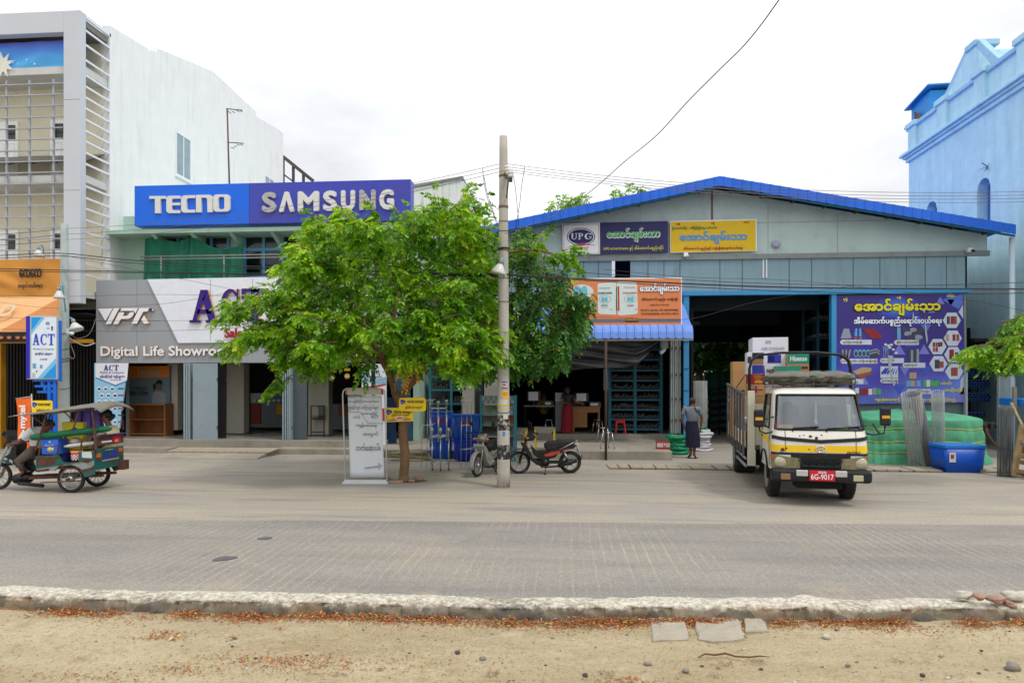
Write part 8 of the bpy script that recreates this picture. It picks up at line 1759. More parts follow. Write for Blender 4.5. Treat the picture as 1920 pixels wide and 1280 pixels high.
M_rack=mat('rack_rust',(96,84,78),.7,metal=.3,var=.3,scale=8);g=MB()
for z in(2.0,2.10):g.tube([(-.66,-.42,z),(.66,-.42,z),(.66,.55,z),(-.66,.55,z)],.012,6,closed=True)
for x in(-.66,-.33,0,.33,.66):g.bar((x,-.42,1.93),(x,-.42,2.10),.016);g.bar((x,.55,1.93),(x,.55,2.10),.016);g.bar((x,-.42,2.0),(x,.55,2.0),.016)
build(g,'roof_rack',M_rack,tk)
TW=PM[tk.name]
def tmb(fn,name,m,lab,cat,group=None,**kw):
 g=MB();fn(g);g.v=[tuple(TW@V3(v))for v in g.v];return solo(g,name,m,lab,cat,group,**kw)
M_canv=mat('old_canvas',(112,112,100),.85,var=.3,scale=4,bump=.6,bscale=14,grime=.5,gcol=(70,72,70),gscale=4)
for i,(x,w_,lab)in enumerate(((-.30,.36,'folded grey canvas on the truck roof rack, leftmost bundle'),(.10,.22,'tightly rolled grey canvas in the middle of the truck roof rack'),(.42,.26,'folded olive canvas on the truck roof rack, rightmost bundle'))):
 def cv(g,x=x,w_=w_,i=i):
  vs=[];n,k=44,22
  for r in range(k):
   ph=math.pi*r/(k-1)-math.pi/2
   for j in range(n):
    t_=2*math.pi*j/n;d=V3((math.cos(ph)*math.cos(t_),math.cos(ph)*math.sin(t_),math.sin(ph)));p=V3((d.x*w_*1.15,d.y*.46,d.z*.11))
    f=.11*abs(noise.noise(V3((p.x*4+i,p.y*3,p.z*22))))+.09*abs(noise.noise(V3((p.x*11,p.y*7,p.z*30+i*9))));vs.append((x+p.x*(1+f*2.2),.02+p.y*(1+f*2),2.135+p.z*(1+f*2)-f*.5))
  g.add(vs,[(r*n+j,r*n+(j+1)%n,(r+1)*n+(j+1)%n,(r+1)*n+j)for r in range(k-1)for j in range(n)],0,True)
 tmb(cv,'canvas_bundle',M_canv,lab,'canvas','canvas bundles on the truck roof')
M_kraft=mat('kraft_card',(190,144,92),.75,var=.1,scale=3);M_wcard=mat('white_card',(226,226,236),.6,var=.04)
def carton(x0,x1,y0,y1,z0,z1,m,lab,prints=(),tilt=0.):
 c=TW@V3(((x0+x1)/2,(y0+y1)/2,z0));t=thing('carton',lab,'carton',c,RAD(-8.2)+tilt);w_,d_,h_=x1-x0,y1-y0,z1-z0
 g=MB();g.box(-w_/2,w_/2,-d_/2,d_/2,0,h_);build(g,'box',m,t,bevel=.006)
 for p in prints:
  g=MB();k=p[0]
  if k=='r':a,b,c_,d,mm=p[1:];g.box((a-.5)*w_,(b-.5)*w_,-d_/2-.004,-d_/2-.001,c_*h_,d*h_)
  else:s,a,b,c_,d,mm=p[1:];put_text(g,s,((a+b-1)/2*w_,-d_/2-.004,(c_+d)/2*h_),w=(b-a)*w_,h=(d-c_)*h_,off=.003,bold=.03)
  build(g,'print',mm,t)
 return t
L2=lambda px,py,y:LP(tk,px,py,y)
def cpx(px0,px1,py0,py1,y0,dep,m,lab,prints=(),zb=None,tilt=0.):
 a=L2(px0,py1,y0);b=L2(px1,py0,y0);carton(a.x,b.x,y0,y0+dep,a.z if zb is None else zb,b.z,m,lab,prints,tilt)
P_k=flat('print_ink',(60,60,70));P_b=flat('print_royal',(40,60,170));P_g=flat('print_teal',(20,150,120));P_gd=flat('print_gold',(214,160,60));P_r=flat('print_scarlet',(196,34,30));P_l=flat('print_grey',(170,172,190))
a=L2(1440,690,1.6);b_=L2(1440,690,1.5)
carton(-.80,-.05,1.45,2.3,.845,1.30,M_kraft,'large kraft carton at the bottom of the truck load');carton(.0,.8,1.3,2.2,.845,1.72,M_kraft,'tall kraft carton behind the truck cab');carton(-.80,-.05,1.5,2.3,1.305,L2(1440,690,1.5).z-.005,M_wcard,'plain white carton under the largest white box')
cpx(1411,1478,632,690,1.52,.7,M_wcard,'largest white appliance carton on top of the load with a small blue picture',(('r',.42,.80,.16,.44,P_b),('r',.44,.62,.2,.4,flat('pic_navy',(20,26,110))),('t','AIR COOLER',.25,.9,.60,.68,P_l),('r',.36,.52,.80,.9,P_l),('t','Hisense',.6,.95,.5,.56,P_l)))
cpx(1476,1517,662,700,1.30,.6,M_kraft,'green and brown carton with white lettering right of the white box',(('r',0,1,.48,1,P_g),('t','Hisense',.14,.9,.62,.86,M_lw),('t','HISENSE',.1,.6,.2,.38,P_k),('r',.66,.95,.22,.36,P_k)))
cpx(1401,1432,660,701,1.02,.4,M_wcard,'navy and white carton with a group picture',(('r',.3,1,.02,.4,P_b),('r',.32,.98,.42,.66,flat('pic_skin',(170,130,100))),('r',.3,1,.68,.98,flat('pic_night',(24,26,40))),('r',.02,.26,.5,.8,P_k)))
cpx(1403,1432,701.5,720,.98,.4,flat('carton_scarlet',(176,26,24)),'red and gold carton below the navy carton',(('t','TOYO',.34,.84,.62,.9,P_gd),('r',.42,.9,.12,.36,P_gd),('t','GOLD',.45,.75,.42,.58,P_gd)))
cpx(1404,1434,721,742,.97,.5,M_kraft,'kraft carton with red edges under the red and gold one',(('r',.05,.9,.5,.62,P_r),('r',.4,.5,.3,.9,P_b)),zb=None)
cpx(1434,1452,684,722,1.08,.3,M_wcard,'narrow white carton wedged beside the red and gold carton',(('t','PHILIPS',.2,.95,.6,.8,P_k),))
cpx(1452,1502,686,702,.98,.3,M_kraft,'low green and kraft carton behind the roof rack',(('r',0,1,.45,.98,P_g),))
for q,(x0_,x1_,lab)in enumerate(((-.84,-.44,'carton filling the truck bed corner by the slats'),(-.43,.0,'plain carton filling the truck bed behind the headboard'),(.05,.8,'wide carton behind the headboard'))):carton(x0_,x1_,.97,1.42,.845,(1.66 if q==2 else L2(1420,742,.97).z-.006),M_kraft,lab)
c0=L2(1386,745,3.0);c1=L2(1386,678,3.0)
carton(c0 .x-.15,c0 .x+.15,3.0,3.3,.845,c1 .z,M_kraft,'tall upright kraft carton standing against the truck slats',(('r',.6,.85,.55,.62,P_k),('r',.1,.2,.3,.34,P_k),('r',.3,.5,.1,.16,P_k)),.1)
tmb(lambda g:[g.sph((-.62,2.5+.42*i,.98+.14*k),(.26,.22,.12),12)for i in range(4)for k in range(1)],'rice_sack',M_wcard,'pale sacks lying along the slatted side of the truck bed','sack')if False else None
for i in range(6):
 y=2.55+.42*(i%4);z=.97+(.2 if i>3 else 0)+.0;tmb(lambda g,y=y,z=z:g.sph((-.60,y,z),(.28,.21,.12),14),'sack',mat('sack_white',(214,208,216),.8,var=.12),'pale sack lying in the truck bed behind the slats','sack','sacks in the truck bed')
mb=MB(True);tp2=lambda x,y,z:TW@V3((x,y,z));mb.tube([tp2(-.98,3.2,1.82),tp2(-.99,3.1,1.6),tp2(-1.0,2.9,1.3),tp2(-1.0,2.8,1.12)],.016,6);mb.tube([tp2(-.98,3.2,1.84),tp2(-.8,2.2,2.25),tp2(-.72,1.6,2.62)],.012,6);solo(mb,'rope',mat('hemp_rope',(150,124,92),.9,var=.2),'hemp rope tied from the load to the truck slats','rope')
def motorbike(lab,loc,rz,c_body,c_acc,old=False):
 t=thing('motorbike',lab,'motorbike',loc,rz);o_,s_=(860,640),4.4154
 mb_=mat('bike_paint_%s'%('grey' if old else 'black'),c_body,.35 if not old else.45,var=.08,coat=.15,grime=.15,gcol=(110,100,88),gscale=4);acc=flat('bike_accent_%s'%('grey' if old else 'orange'),c_acc)
 K=15.2/1280;x0=1020
 q=lambda x,y:((x/s_+o_[0]-x0)*K,(888-(y/s_+o_[1]))*K)
 F=(-.56,.245);Rr=(.59,.245);R=.255
 wheel(t,(F[0],0,.25),R,.036,24 if old else 6,'wheel',None,not old);wheel(t,(Rr[0],0,.25),R,.042,24 if old else 6,'wheel',None,not old)
 def pr(name,pts,hw,m,bv=.012,raw=False):
  g=MB();g.prism(pts if raw else[q(*p)for p in pts],-hw,hw,ax='y');return build(g,name,m,t,bevel=bv)
 g=MB();
 for s in(-1,1):g.tube([(F[0],s*.075,.25),(-.44,s*.075,.62),(-.40,s*.05,.78)],.022,8)
 build(g,'fork',M_rim if old else M_blk,t)
 g=MB();n=12
 g.grid(lambda u,v:(F[0]+(R+.035)*math.cos(RAD(195-150*u)),-.055+.11*v,.25+(R+.035)*math.sin(RAD(195-150*u))+.012*math.sin(math.pi*v)),n,4);build(g,'front_fender',mb_,t,solid=.006)
 pr('leg_shield',[(520,830),(560,860),(610,960),(690,1010),(640,1020),(590,980),(545,900),(515,850)],.13,mb_);pr('frame_cover',[(590,850),(640,900),(720,900),(760,870),(840,900),(800,960),(680,985),(620,940)],.085,mb_)
 hd=pr('headlamp_cowl',[(540,800),(560,775),(600,745),(640,790),(610,820),(560,822)],.10,mb_ if not old else M_rim,.03)
 g=MB();g.sph((q(548,790)[0],0,q(548,790)[1]),(.06,.075,.06),14);build(g,'headlight',mat('lamp_lens',(0,0,0)),hd)
 g=MB();hx,hz=q(590,742);g.tube([(hx+.08,-.34,hz-.03),(hx+.05,-.2,hz),(hx,0,hz-.02),(hx+.05,.2,hz),(hx+.08,.34,hz-.03)],.014,8);build(g,'handlebar',M_blk,t)
 for s in(-1,1):
  g=MB();g.tube([(hx+.03,s*.22,hz),(hx+.0,s*.26,hz+.14)],.007,5);g.sph((hx-.01,s*.27,hz+.18),(.015,.055,.045),10);build(g,'mirror',M_blk,t)
  g=MB();g.sph((q(560,800)[0]-.0,s*.15,q(560,800)[1]+.01),(.035,.05,.028),10);build(g,'turn_signal',M_amb,t)
  g=MB();g.cyl((hx+.08,s*.33,hz-.03),(hx+.11,s*.45,hz-.04),.019,8);build(g,'grip',M_blk,t)
 pr('seat',[(708,850),(740,828),(830,820),(960,818),(985,822),(930,862),(830,880),(740,905),(712,885)],.115,M_blk,.035)
 pr('tail_fairing',[(740,905),(830,880),(930,862),(985,850),(960,880),(880,905),(800,935),(720,940)],.10,mb_);g=MB()
 for s in(-1,1):
  U_=X if s<0 else-X;P=[q(*p)for p in[(700,935),(760,915),(835,903),(840,918),(770,945),(715,950)]];P2=[q(*p)for p in[(846,905),(900,885),(918,880),(870,905)]]
  for pp_ in(P,P2):shape(g,[(x*(1 if s<0 else-1),z)for x,z in pp_],(0,s*.101,0),U=U_,off=.003)
 build(g,'side_graphic',acc,t)
 for s in(-1,1):g=MB();g.tube([(q(830,895)[0],s*.11,q(830,895)[1]),(q(900,860)[0],s*.12,q(900,860)[1]),(q(985,820)[0],s*.09,q(985,820)[1])],.016,6);build(g,'grab_rail',M_rim,t)
 g=MB();x,z=q(975,852);g.cbox((x,0,z),(.10,.18,.07),0,Matrix.Rotation(.5,3,'Y'));build(g,'tail_light',flat('tail_lens',(206,196,176)if not old else(170,30,26),rough=.2),t,bevel=.02)
 g=MB();x,z=q(998,912);g.cbox((x,0,z),(.012,.17,.2),0,Matrix.Rotation(-.45,3,'Y'));g.cbox((x+.04,0,z-.14),(.015,.14,.1),1,Matrix.Rotation(-.5,3,'Y'));build(g,'number_plate',[flat('plate_pale',(196,196,200)),M_blk],t)
 g=MB();g.grid(lambda u,v:(Rr[0]+(R+.05)*math.cos(RAD(20+120*u)),-.06+.12*v,.25+(R+.05)*math.sin(RAD(20+120*u))),10,3);build(g,'rear_fender',M_blk,t,solid=.006)
 g=MB();x,z=q(705,1000);g.sph((x,0,z),(.15,.11,.10),14);g.cyl((x+.02,-.13,z-.01),(x+.02,.13,z-.01),.085,16);g.cyl((x-.2,0,z+.03),(x-.02,0,z),.06,12);build(g,'engine',M_blk if not old else mat('engine_grey',(130,126,118),.5,metal=.4,var=.2),t)
 g=MB();g.tube([(x-.15,-.12,z-.03),(x+.02,-.14,z-.1),(x+.3,-.14,z-.08),(x+.42,-.14,z-.02)],.022,8);g.cyl((x+.3,-.15,z-.075),(Rr[0]+.12,-.16,.3),.045,12);build(g,'exhaust',M_blk,t)
 g=MB();g.bar((x+.08,.1,z),(Rr[0],.1,.25),.035,.05);g.bar((x+.08,-.1,z),(Rr[0],-.1,.25),.035,.05);g.cyl((Rr[0]-.12,-.12,.26),(Rr[0]+.02,-.12,.26),.07,12);build(g,'swing_arm',M_blk,t)
 for s in(-1,1):g=MB();g.tube([(Rr[0]-.02,s*.11,.27),(q(870,920)[0],s*.11,q(870,920)[1])],.025,8);build(g,'shock_absorber',M_rim,t)
 g=MB();g.bar((x+.02,-.1,z-.08),(x+.0,-.22,.01),.02);g.bar((x,-.25,.01),(x,-.15,.01),.05,.015);g.cyl((x-.06,-.22,z-.1),(x-.06,.22,z-.1),.013,6);build(g,'side_stand',M_blk,t)
 if old:
  g=MB();g.sph((-.12,.0,.62),(.13,.2,.12),12);build(g,'basket_bag',M_blk,t)
 return t
motorbike('glossy black motorbike with orange graphics parked behind the utility pole',PZ(1020,887,0),TH+.08,(6,6,8),(190,60,28))
p=PZ(912,893,0);motorbike('worn silver grey moped parked facing the road left of the utility pole',(p.x,p.y+.45,0),TH+RAD(66),(150,148,140),(120,118,112),True)
p=PZ(652,868,0);motorbike('motorbike almost wholly hidden behind the white notice board',(p.x+.25,p.y+.4,0),TH-RAD(80),(60,30,30),(170,30,30))
p1_,p2_=PZ(128,925),PZ(185,911);mid_=(p1_+p2_)/2
tk3=thing('motor_trike','rusty teal motor trike with a canvas roof carrying goods and a passenger','trike',mid_,TH-.02)
M_teal3=mat('trike_teal',(10,104,98),.55,var=.2,scale=4,k=.75,grime=.95,gcol=(92,62,48),gscale=4.5,gpos=.47);M_rust3=mat('trike_rust',(96,62,48),.9,var=.5,scale=9,grime=.5,gcol=(60,46,40),gscale=5);M_gry3=mat('trike_grey',(150,156,152),.6,var=.15,grime=.7,gcol=(104,70,54),gscale=4)
T=lambda x,y,yl=-.44:(lambda v:(v.x,v.z))(LP(tk3,x/5.82,y/5.82+720,yl))
def tp3(x,y,yl):a=T(x,y,yl);return V3((a[0],yl,a[1]))
side=[(395,935),(393,787),(640,768),(690,850),(730,852),(862,850),(864,735),(1035,722),(1038,985),(930,1015),(885,940),(830,892),(740,875),(660,888),(600,945)]
sp_=[T(*s)for s in side];xr3=max(s[0]for s in sp_)
for yl in(-.45,.43):g=MB();g.prism(sp_,yl,yl+.02,ax='y');build(g,'side_panel',M_teal3,tk3)
zlo,zhi=T(1036,940)[1],T(1036,715)[1]
g=MB();g.box(xr3-.02,xr3,-.43,.43,zlo,zhi);build(g,'rear_panel',M_teal3,tk3)
xf3=sp_[0][0];g=MB();g.box(xf3,xr3-.02,-.43,.43,zlo+.02,zlo+.05);g.box(xf3,xf3+.02,-.43,.43,zlo+.05,sp_[1][1]);build(g,'tub_floor',M_rust3,tk3)
g=MB();shape(g,[T(*s)for s in[(410,925),(690,880),(880,850),(1030,835),(1032,905),(890,940),(860,905),(800,880),(730,872),(650,890),(595,945),(410,940)]],(0,-.45,0),off=.003);build(g,'grey_stripe',M_gry3,tk3)
g=MB()
for pl in([(640,880),(700,872),(690,892),(650,900)],[(720,858),(780,856),(770,868),(725,868)],[(1000,740),(1034,735),(1034,800),(1015,790)],[(575,800),(640,775),(660,800),(620,812)],[(405,800),(560,790),(610,815),(600,860),(520,890),(410,890)],[(905,825),(985,812),(1010,840),(960,858),(910,852)],[(865,905),(900,930),(1000,905),(1035,880),(1035,925),(940,945),(880,950)],[(420,930),(540,918),(545,945),(440,955)]):shape(g,[T(*s)for s in pl],(0,-.45,0),off=.006)
build(g,'rust_patch',M_rust3,tk3)
g=MB();shape(g,[T(*s)for s in[(898,738),(1008,732),(1010,805),(900,800)]],(0,-.45,0),off=.005);build(g,'notice_card',flat('card_pale',(206,214,210)),tk3)
g=MB()
def RX(y0,y1,z0,z1,mi,d):g.box(xr3+.001+d,xr3+.008+d,y0,y1,z0,z1,mi)
zq=lambda f:zlo+(zhi-zlo)*f
RX(-.40,-.28,zq(.60),zq(.80),0,0);RX(.28,.40,zq(.72),zq(.92),0,0);RX(-.2,.0,zq(.45),zq(.80),1,0);RX(.05,.25,zq(.50),zq(.85),1,0);RX(-.22,.28,zq(.36),zq(.45),2,0);RX(-.15,.1,zq(.88),zq(.93),2,0);RX(-.40,-.3,zq(.42),zq(.56),3,0);RX(.3,.4,zq(.5),zq(.66),3,0)
build(g,'tail_lamps_and_plates',[M_amb,flat('plate_blue',(44,60,150)),M_gry3,M_rust3],tk3)
for yl in(-.36,.40):wheel(tk3,(0,yl,.262),.262,.034,24,'wheel',M_rim)
g=MB();g.cyl((0,-.5,.262),(0,.46,.262),.02,8);g.bar((-.5,-.47,.2),(.25,-.47,.24),.02);g.bar((-.9,-.2,.25),(xr3,-.2,.30),.05);g.bar((-.9,.2,.25),(xr3,.2,.30),.05);g.box(xr3-.1,xr3+.1,.28,.46,zlo-.08,zlo+.1);build(g,'chassis',M_rust3,tk3)
xF=T(15,1010,0)[0]-.0;fw=wheel(tk3,(xF-.05,0,.262),.262,.034,24,'wheel',M_rim);xF-=.05
g=MB()
for s in(-1,1):g.tube([(xF,s*.08,.262),(xF+.14,s*.08,.62),(xF+.22,s*.05,.85)],.024,8)
build(g,'fork',M_gry3,tk3)
g=MB();g.grid(lambda u,v:(xF+.31*math.cos(RAD(190-150*u)),-.06+.12*v,.262+.31*math.sin(RAD(190-150*u))),12,3);build(g,'front_fender',mat('fender_teal',(30,96,110),.4,var=.1),tk3,solid=.006)
g=MB();g.prism([T(*s,0)for s in[(90,790),(160,740),(190,640),(250,640),(235,760),(260,860),(370,930),(330,950),(230,900),(180,820)]],-.14,.14,ax='y');build(g,'leg_shield',M_blk,tk3,bevel=.03)
g=MB();hx,hz=T(230,640,0);g.tube([(hx+.12,-.32,hz-.02),(hx,-.18,hz+.02),(hx-.04,0,hz),(hx,.18,hz+.02),(hx+.12,.32,hz-.02)],.016,8);g.sph((hx-.08,0,hz-.02),(.1,.12,.08),14);build(g,'handlebar',M_blk,tk3)
for s in(-1,1):g=MB();g.tube([(hx-.02,s*.22,hz+.01),(hx-.1,s*.3,hz+.16)],.007,5);g.sph((hx-.1,s*.3,hz+.2),(.02,.055,.05),10);build(g,'mirror',M_blk,tk3)
g=MB();ex,ez=T(270,1020,0);g.sph((ex,0,ez),(.17,.13,.12),14);g.cyl((ex-.05,-.15,ez),(ex-.05,.15,ez),.09,14);g.bar((ex-.1,0,ez),(0,0,.3),.1,.08);g.tube([(ex,-.16,ez-.08),(ex+.5,-.2,ez-.12)],.035,8);g.bar((ex-.2,0,ez+.3),(ex+.3,0,ez+.15),.08);build(g,'engine',M_blk,tk3)
g=MB();sx,sz=T(350,770,0);g.box(sx-.05,sx+.35,-.14,.14,sz-.08,sz+.02);build(g,'saddle',M_blk,tk3,bevel=.03)
xa3,xb3=T(95,352,-.5)[0],T(1015,252,-.5)[0];za3,zb3=T(95,354,-.5)[1],T(1015,248,-.5)[1];xc3=xb3+.16
def cnp(u,v):
 x=xa3+(xc3-xa3)*u;f=min(1,(x-xa3)/(xb3-xa3));y=-.52+1.06*v;z=za3+(zb3-za3)*f+.10*math.sin(math.pi*v)*(.35+.65*f)-(.10*max(0,(x-xb3)/.16)**1.5)+.012*noise.noise(V3((u*9,v*9,0)));return(x,y,z)
g=MB();g.grid(cnp,40,16);build(g,'canopy',mat('canopy_canvas',(126,122,110),.8,var=.15,scale=3,bump=.3,bscale=10,grime=.4,gcol=(100,100,96)),tk3,solid=.012)
g=MB()
def B3d(a,b,yl,w_=.022,yl2=None):g.bar(tp3(*a,yl),tp3(*b,yl if yl2 is None else yl2),w_)
B3d((510,312),(390,720),-.45);B3d((1005,255),(1050,715),-.45,.03);B3d((340,335),(470,440),-.45,.016);B3d((700,300),(825,425),-.45,.016);B3d((865,285),(790,510),-.45,.018);B3d((1330,290),(1345,500),.45,.022);B3d((440,690),(640,668),-.45);B3d((440,690),(425,775),-.45);B3d((640,668),(620,765),-.45);B3d((895,600),(880,720),-.45);B3d((895,600),(1030,570),-.45);B3d((560,300),(420,690),.45,.02)
g.tube([(xb3,-.45,zhi+.22),(xb3+.02,-.2,zhi+.25),(xb3+.04,.45,zhi+.24)],.014,6);builds(g,'roof_frame',M_rust3,tk3)
g=MB();zr_=zhi+.02;g.box(xr3-.03,xr3,-.44,.44,zr_+.04,zr_+.20);g.box(xr3-.05,xr3+.01,-.45,.45,zr_+.20,zr_+.235,1);build(g,'rear_rail',[M_rust3,flat('rail_blue',(30,70,170))],tk3)
g=MB();g.box(xr3+.002,xr3+.01,.1,.32,zr_+.06,zr_+.19);put_text(g,'6L',(xr3+.012,.21,zr_+.10),w=.12,h=.05,U=Y,V=Z,mi=1,off=.001);build(g,'red_plate',[flat('plate_red',(0,0,0)),M_lw],tk3)
g=MB();g.box(-.35,xr3-.06,.12,.42,zlo+.05,zhi-.06);build(g,'bench',M_rust3,tk3)
W3=PM[tk3 .name]
def t3(fn,name,m,lab,cat,**kw):
 g=MB();fn(g);g.v=[tuple(W3@V3(v))for v in g.v];return solo(g,name,m,lab,cat,'goods on the motor trike',**kw)
pa,pb_=tp3(345,582,-.36),tp3(1225,480,-.30)
t3(lambda g:g.tube([pa.lerp(pb_,f)for f in(0,.03,.1,.5,.88,.97,1)],[.05,.058,.062,.06,.058,.045,.012],12),'rolled_parasol',mat('parasol_green',(0,104,66),.6,var=.15,scale=6),'long furled dark green parasol lying across the trike','parasol')
def bx3(x0,x1,y0,y1,yl,dep,**kw):a=tp3(x0,y1,yl);b=tp3(x1,y0,yl);return(a.x,b.x,yl,yl+dep,a.z,b.z)
q=bx3(455,630,602,765,-.36,.3)
t=thing('carton','bright blue carton with a fruit picture beside the trike driver','carton',W3@V3(((q[0]+q[1])/2,-.21,q[4])),TH-.02,'goods on the motor trike');w_,h_=q[1]-q[0],q[5]-q[4]
g=MB();g.box(-w_/2,w_/2,-.15,.15,0,h_);build(g,'box',flat('carton_blue',(50,110,226),k=.95),t,bevel=.006);g=MB();g.cyl((.0,-.153,h_*.3),(0,-.1505,h_*.3),.05,14,0);g.cyl((.045,-.156,h_*.32),(.045,-.1535,h_*.32),.035,14,0);g.cyl((0,-.154,h_*.82),(0,-.151,h_*.82),.022,10,0);put_text(g,'fresh',(0,-.152,h_*.58),w=.16,h=.05,mi=1,off=.002);build(g,'print',[flat('fruit_cream',(226,226,150)),M_lw],t)
q=bx3(675,905,415,550,.1,.25);t=thing('carton','yellow box with a blue swirl behind the furled parasol','carton',W3@V3(((q[0]+q[1])/2,.22,q[4])),TH-.02,'goods on the motor trike');w_,h_=q[1]-q[0],q[5]-q[4];g=MB();g.box(-w_/2,w_/2,-.12,.12,-.35,h_);build(g,'box',flat('box_lemon',(246,226,40),k=.95),t,bevel=.006);g=MB();g.sph((.04,-.122,h_*.3),(.07,.006,.07),14,0);g.sph((.05,-.127,h_*.28),(.035,.006,.035),12,1);build(g,'emblem',[flat('wave_blue',(0,0,0)),M_lw],t)
for i,(xa_,xb_,yt,lab)in enumerate(((800,900,292,'violet plastic bag hanging in the trike, leftmost'),(880,1010,272,'violet plastic bag hanging in the middle of the trike'),(990,1115,282,'violet plastic bag hanging nearest the trike passenger'))):
 a=tp3(xa_,560,.25);b=tp3(xb_,yt,.25)
 t3(lambda g:g.grid(lambda u,v:((a.x+(b.x-a.x)*.5)+(b.x-a.x)*.55*math.cos(2*math.pi*u)*(1-.55*v)*(1+.12*math.sin(7*u*6.28)),.3+.13*math.sin(2*math.pi*u)*(1-.6*v),a.z+(b.z-a.z)*v),28,10),'plastic_bag',mat('violet_plastic',(112,88,196),.4,var=.2,scale=6,bump=.6,bscale=12),lab,'bag')
q=bx3(735,860,728,842,-.40,.2);t=thing('bucket','orange and white chequered bucket at the trike side','bucket',W3@V3(((q[0]+q[1])/2,-.28,q[4])),0,'goods on the motor trike');R_=(q[1]-q[0])/2;h_=q[5]-q[4]
g=MB();g.lathe([(R_*.86,0),(R_,h_),(R_*.96,h_),(R_*.8,.02)],(0,0,0),24);build(g,'pail',flat('pail_orange',(206,80,34)),t);g=MB()
for r in range(4):
 for i in range(24):
  if(i+r)%2:a0=2*math.pi*i/24;a1=2*math.pi*(i+1)/24;z0=.02+r*.025;f=lambda a,z:((R_*(.86+.14*z/h_)+.003)*math.cos(a),(R_*(.86+.14*z/h_)+.003)*math.sin(a),z);g.add([f(a0,z0),f(a1,z0),f(a1,z0+.025),f(a0,z0+.025)],[(0,1,2,3)])
g.torus((0,0,h_*.9),R_*.995,.006,n=24,m=5);build(g,'check_pattern',M_lw,t)
pa,pb_=tp3(700,680,-.34),tp3(1220,620,-.2);t3(lambda g:(g.tube([pa,pa.lerp(pb_,.12),pa.lerp(pb_,.6),pb_],[.015,.035,.04,.015],10)),'wrapped_roll',flat('wrap_pale',(206,206,204)),'pale wrapped roll lying below the furled parasol','roll')
q=tp3(640,700,-.1);t3(lambda g:g.grid(lambda u,v:(q.x+.02+.17*math.cos(6.283*u)*(1-.5*v),-.05+.14*math.sin(6.283*u)*(1-.5*v),zlo+.05+.52*v+.02*math.sin(u*40)*v),24,8),'plastic_bag',flat('bag_navy',(34,44,130)),'dark blue plastic bag beside the blue carton','bag')
q=tp3(830,620,-.2);t3(lambda g:g.sph(q,(.10,.1,.07),12),'plastic_bag',flat('bag_pale',(196,180,176)),'small pale bag in front of the yellow box','bag')
def skin_obj(nodes,edges,name,m,parent,sub=1,extra=None,mats=None):
 nm=list(nodes);me=bpy.data.meshes.new(name);me.from_pydata([nodes[k][0]for k in nm],[(nm.index(a),nm.index(b))for a,b in edges],[])
 o=bpy.data.objects.new('tmp',me);COL.objects.link(o);sk=o.modifiers.new('s','SKIN');sk.use_smooth_shade=True
 for i,k in enumerate(nm):
  r=nodes[k][1];v=me.skin_vertices[0].data[i];v.radius=r if isinstance(r,tuple)else(r,r);v.use_root=(i==0)
 ss=o.modifiers.new('d','SUBSURF');ss.levels=sub;ss.render_levels=sub
 dg=bpy.context.evaluated_depsgraph_get();ev=o.evaluated_get(dg);m2=ev.to_mesh()
 g=MB();g.add([v.co[:]for v in m2 .vertices],[tuple(p.vertices)for p in m2 .polygons],0,True);ev.to_mesh_clear();bpy.data.objects.remove(o)
 if extra:extra(g)
 return build(g,name,mats or m,parent)
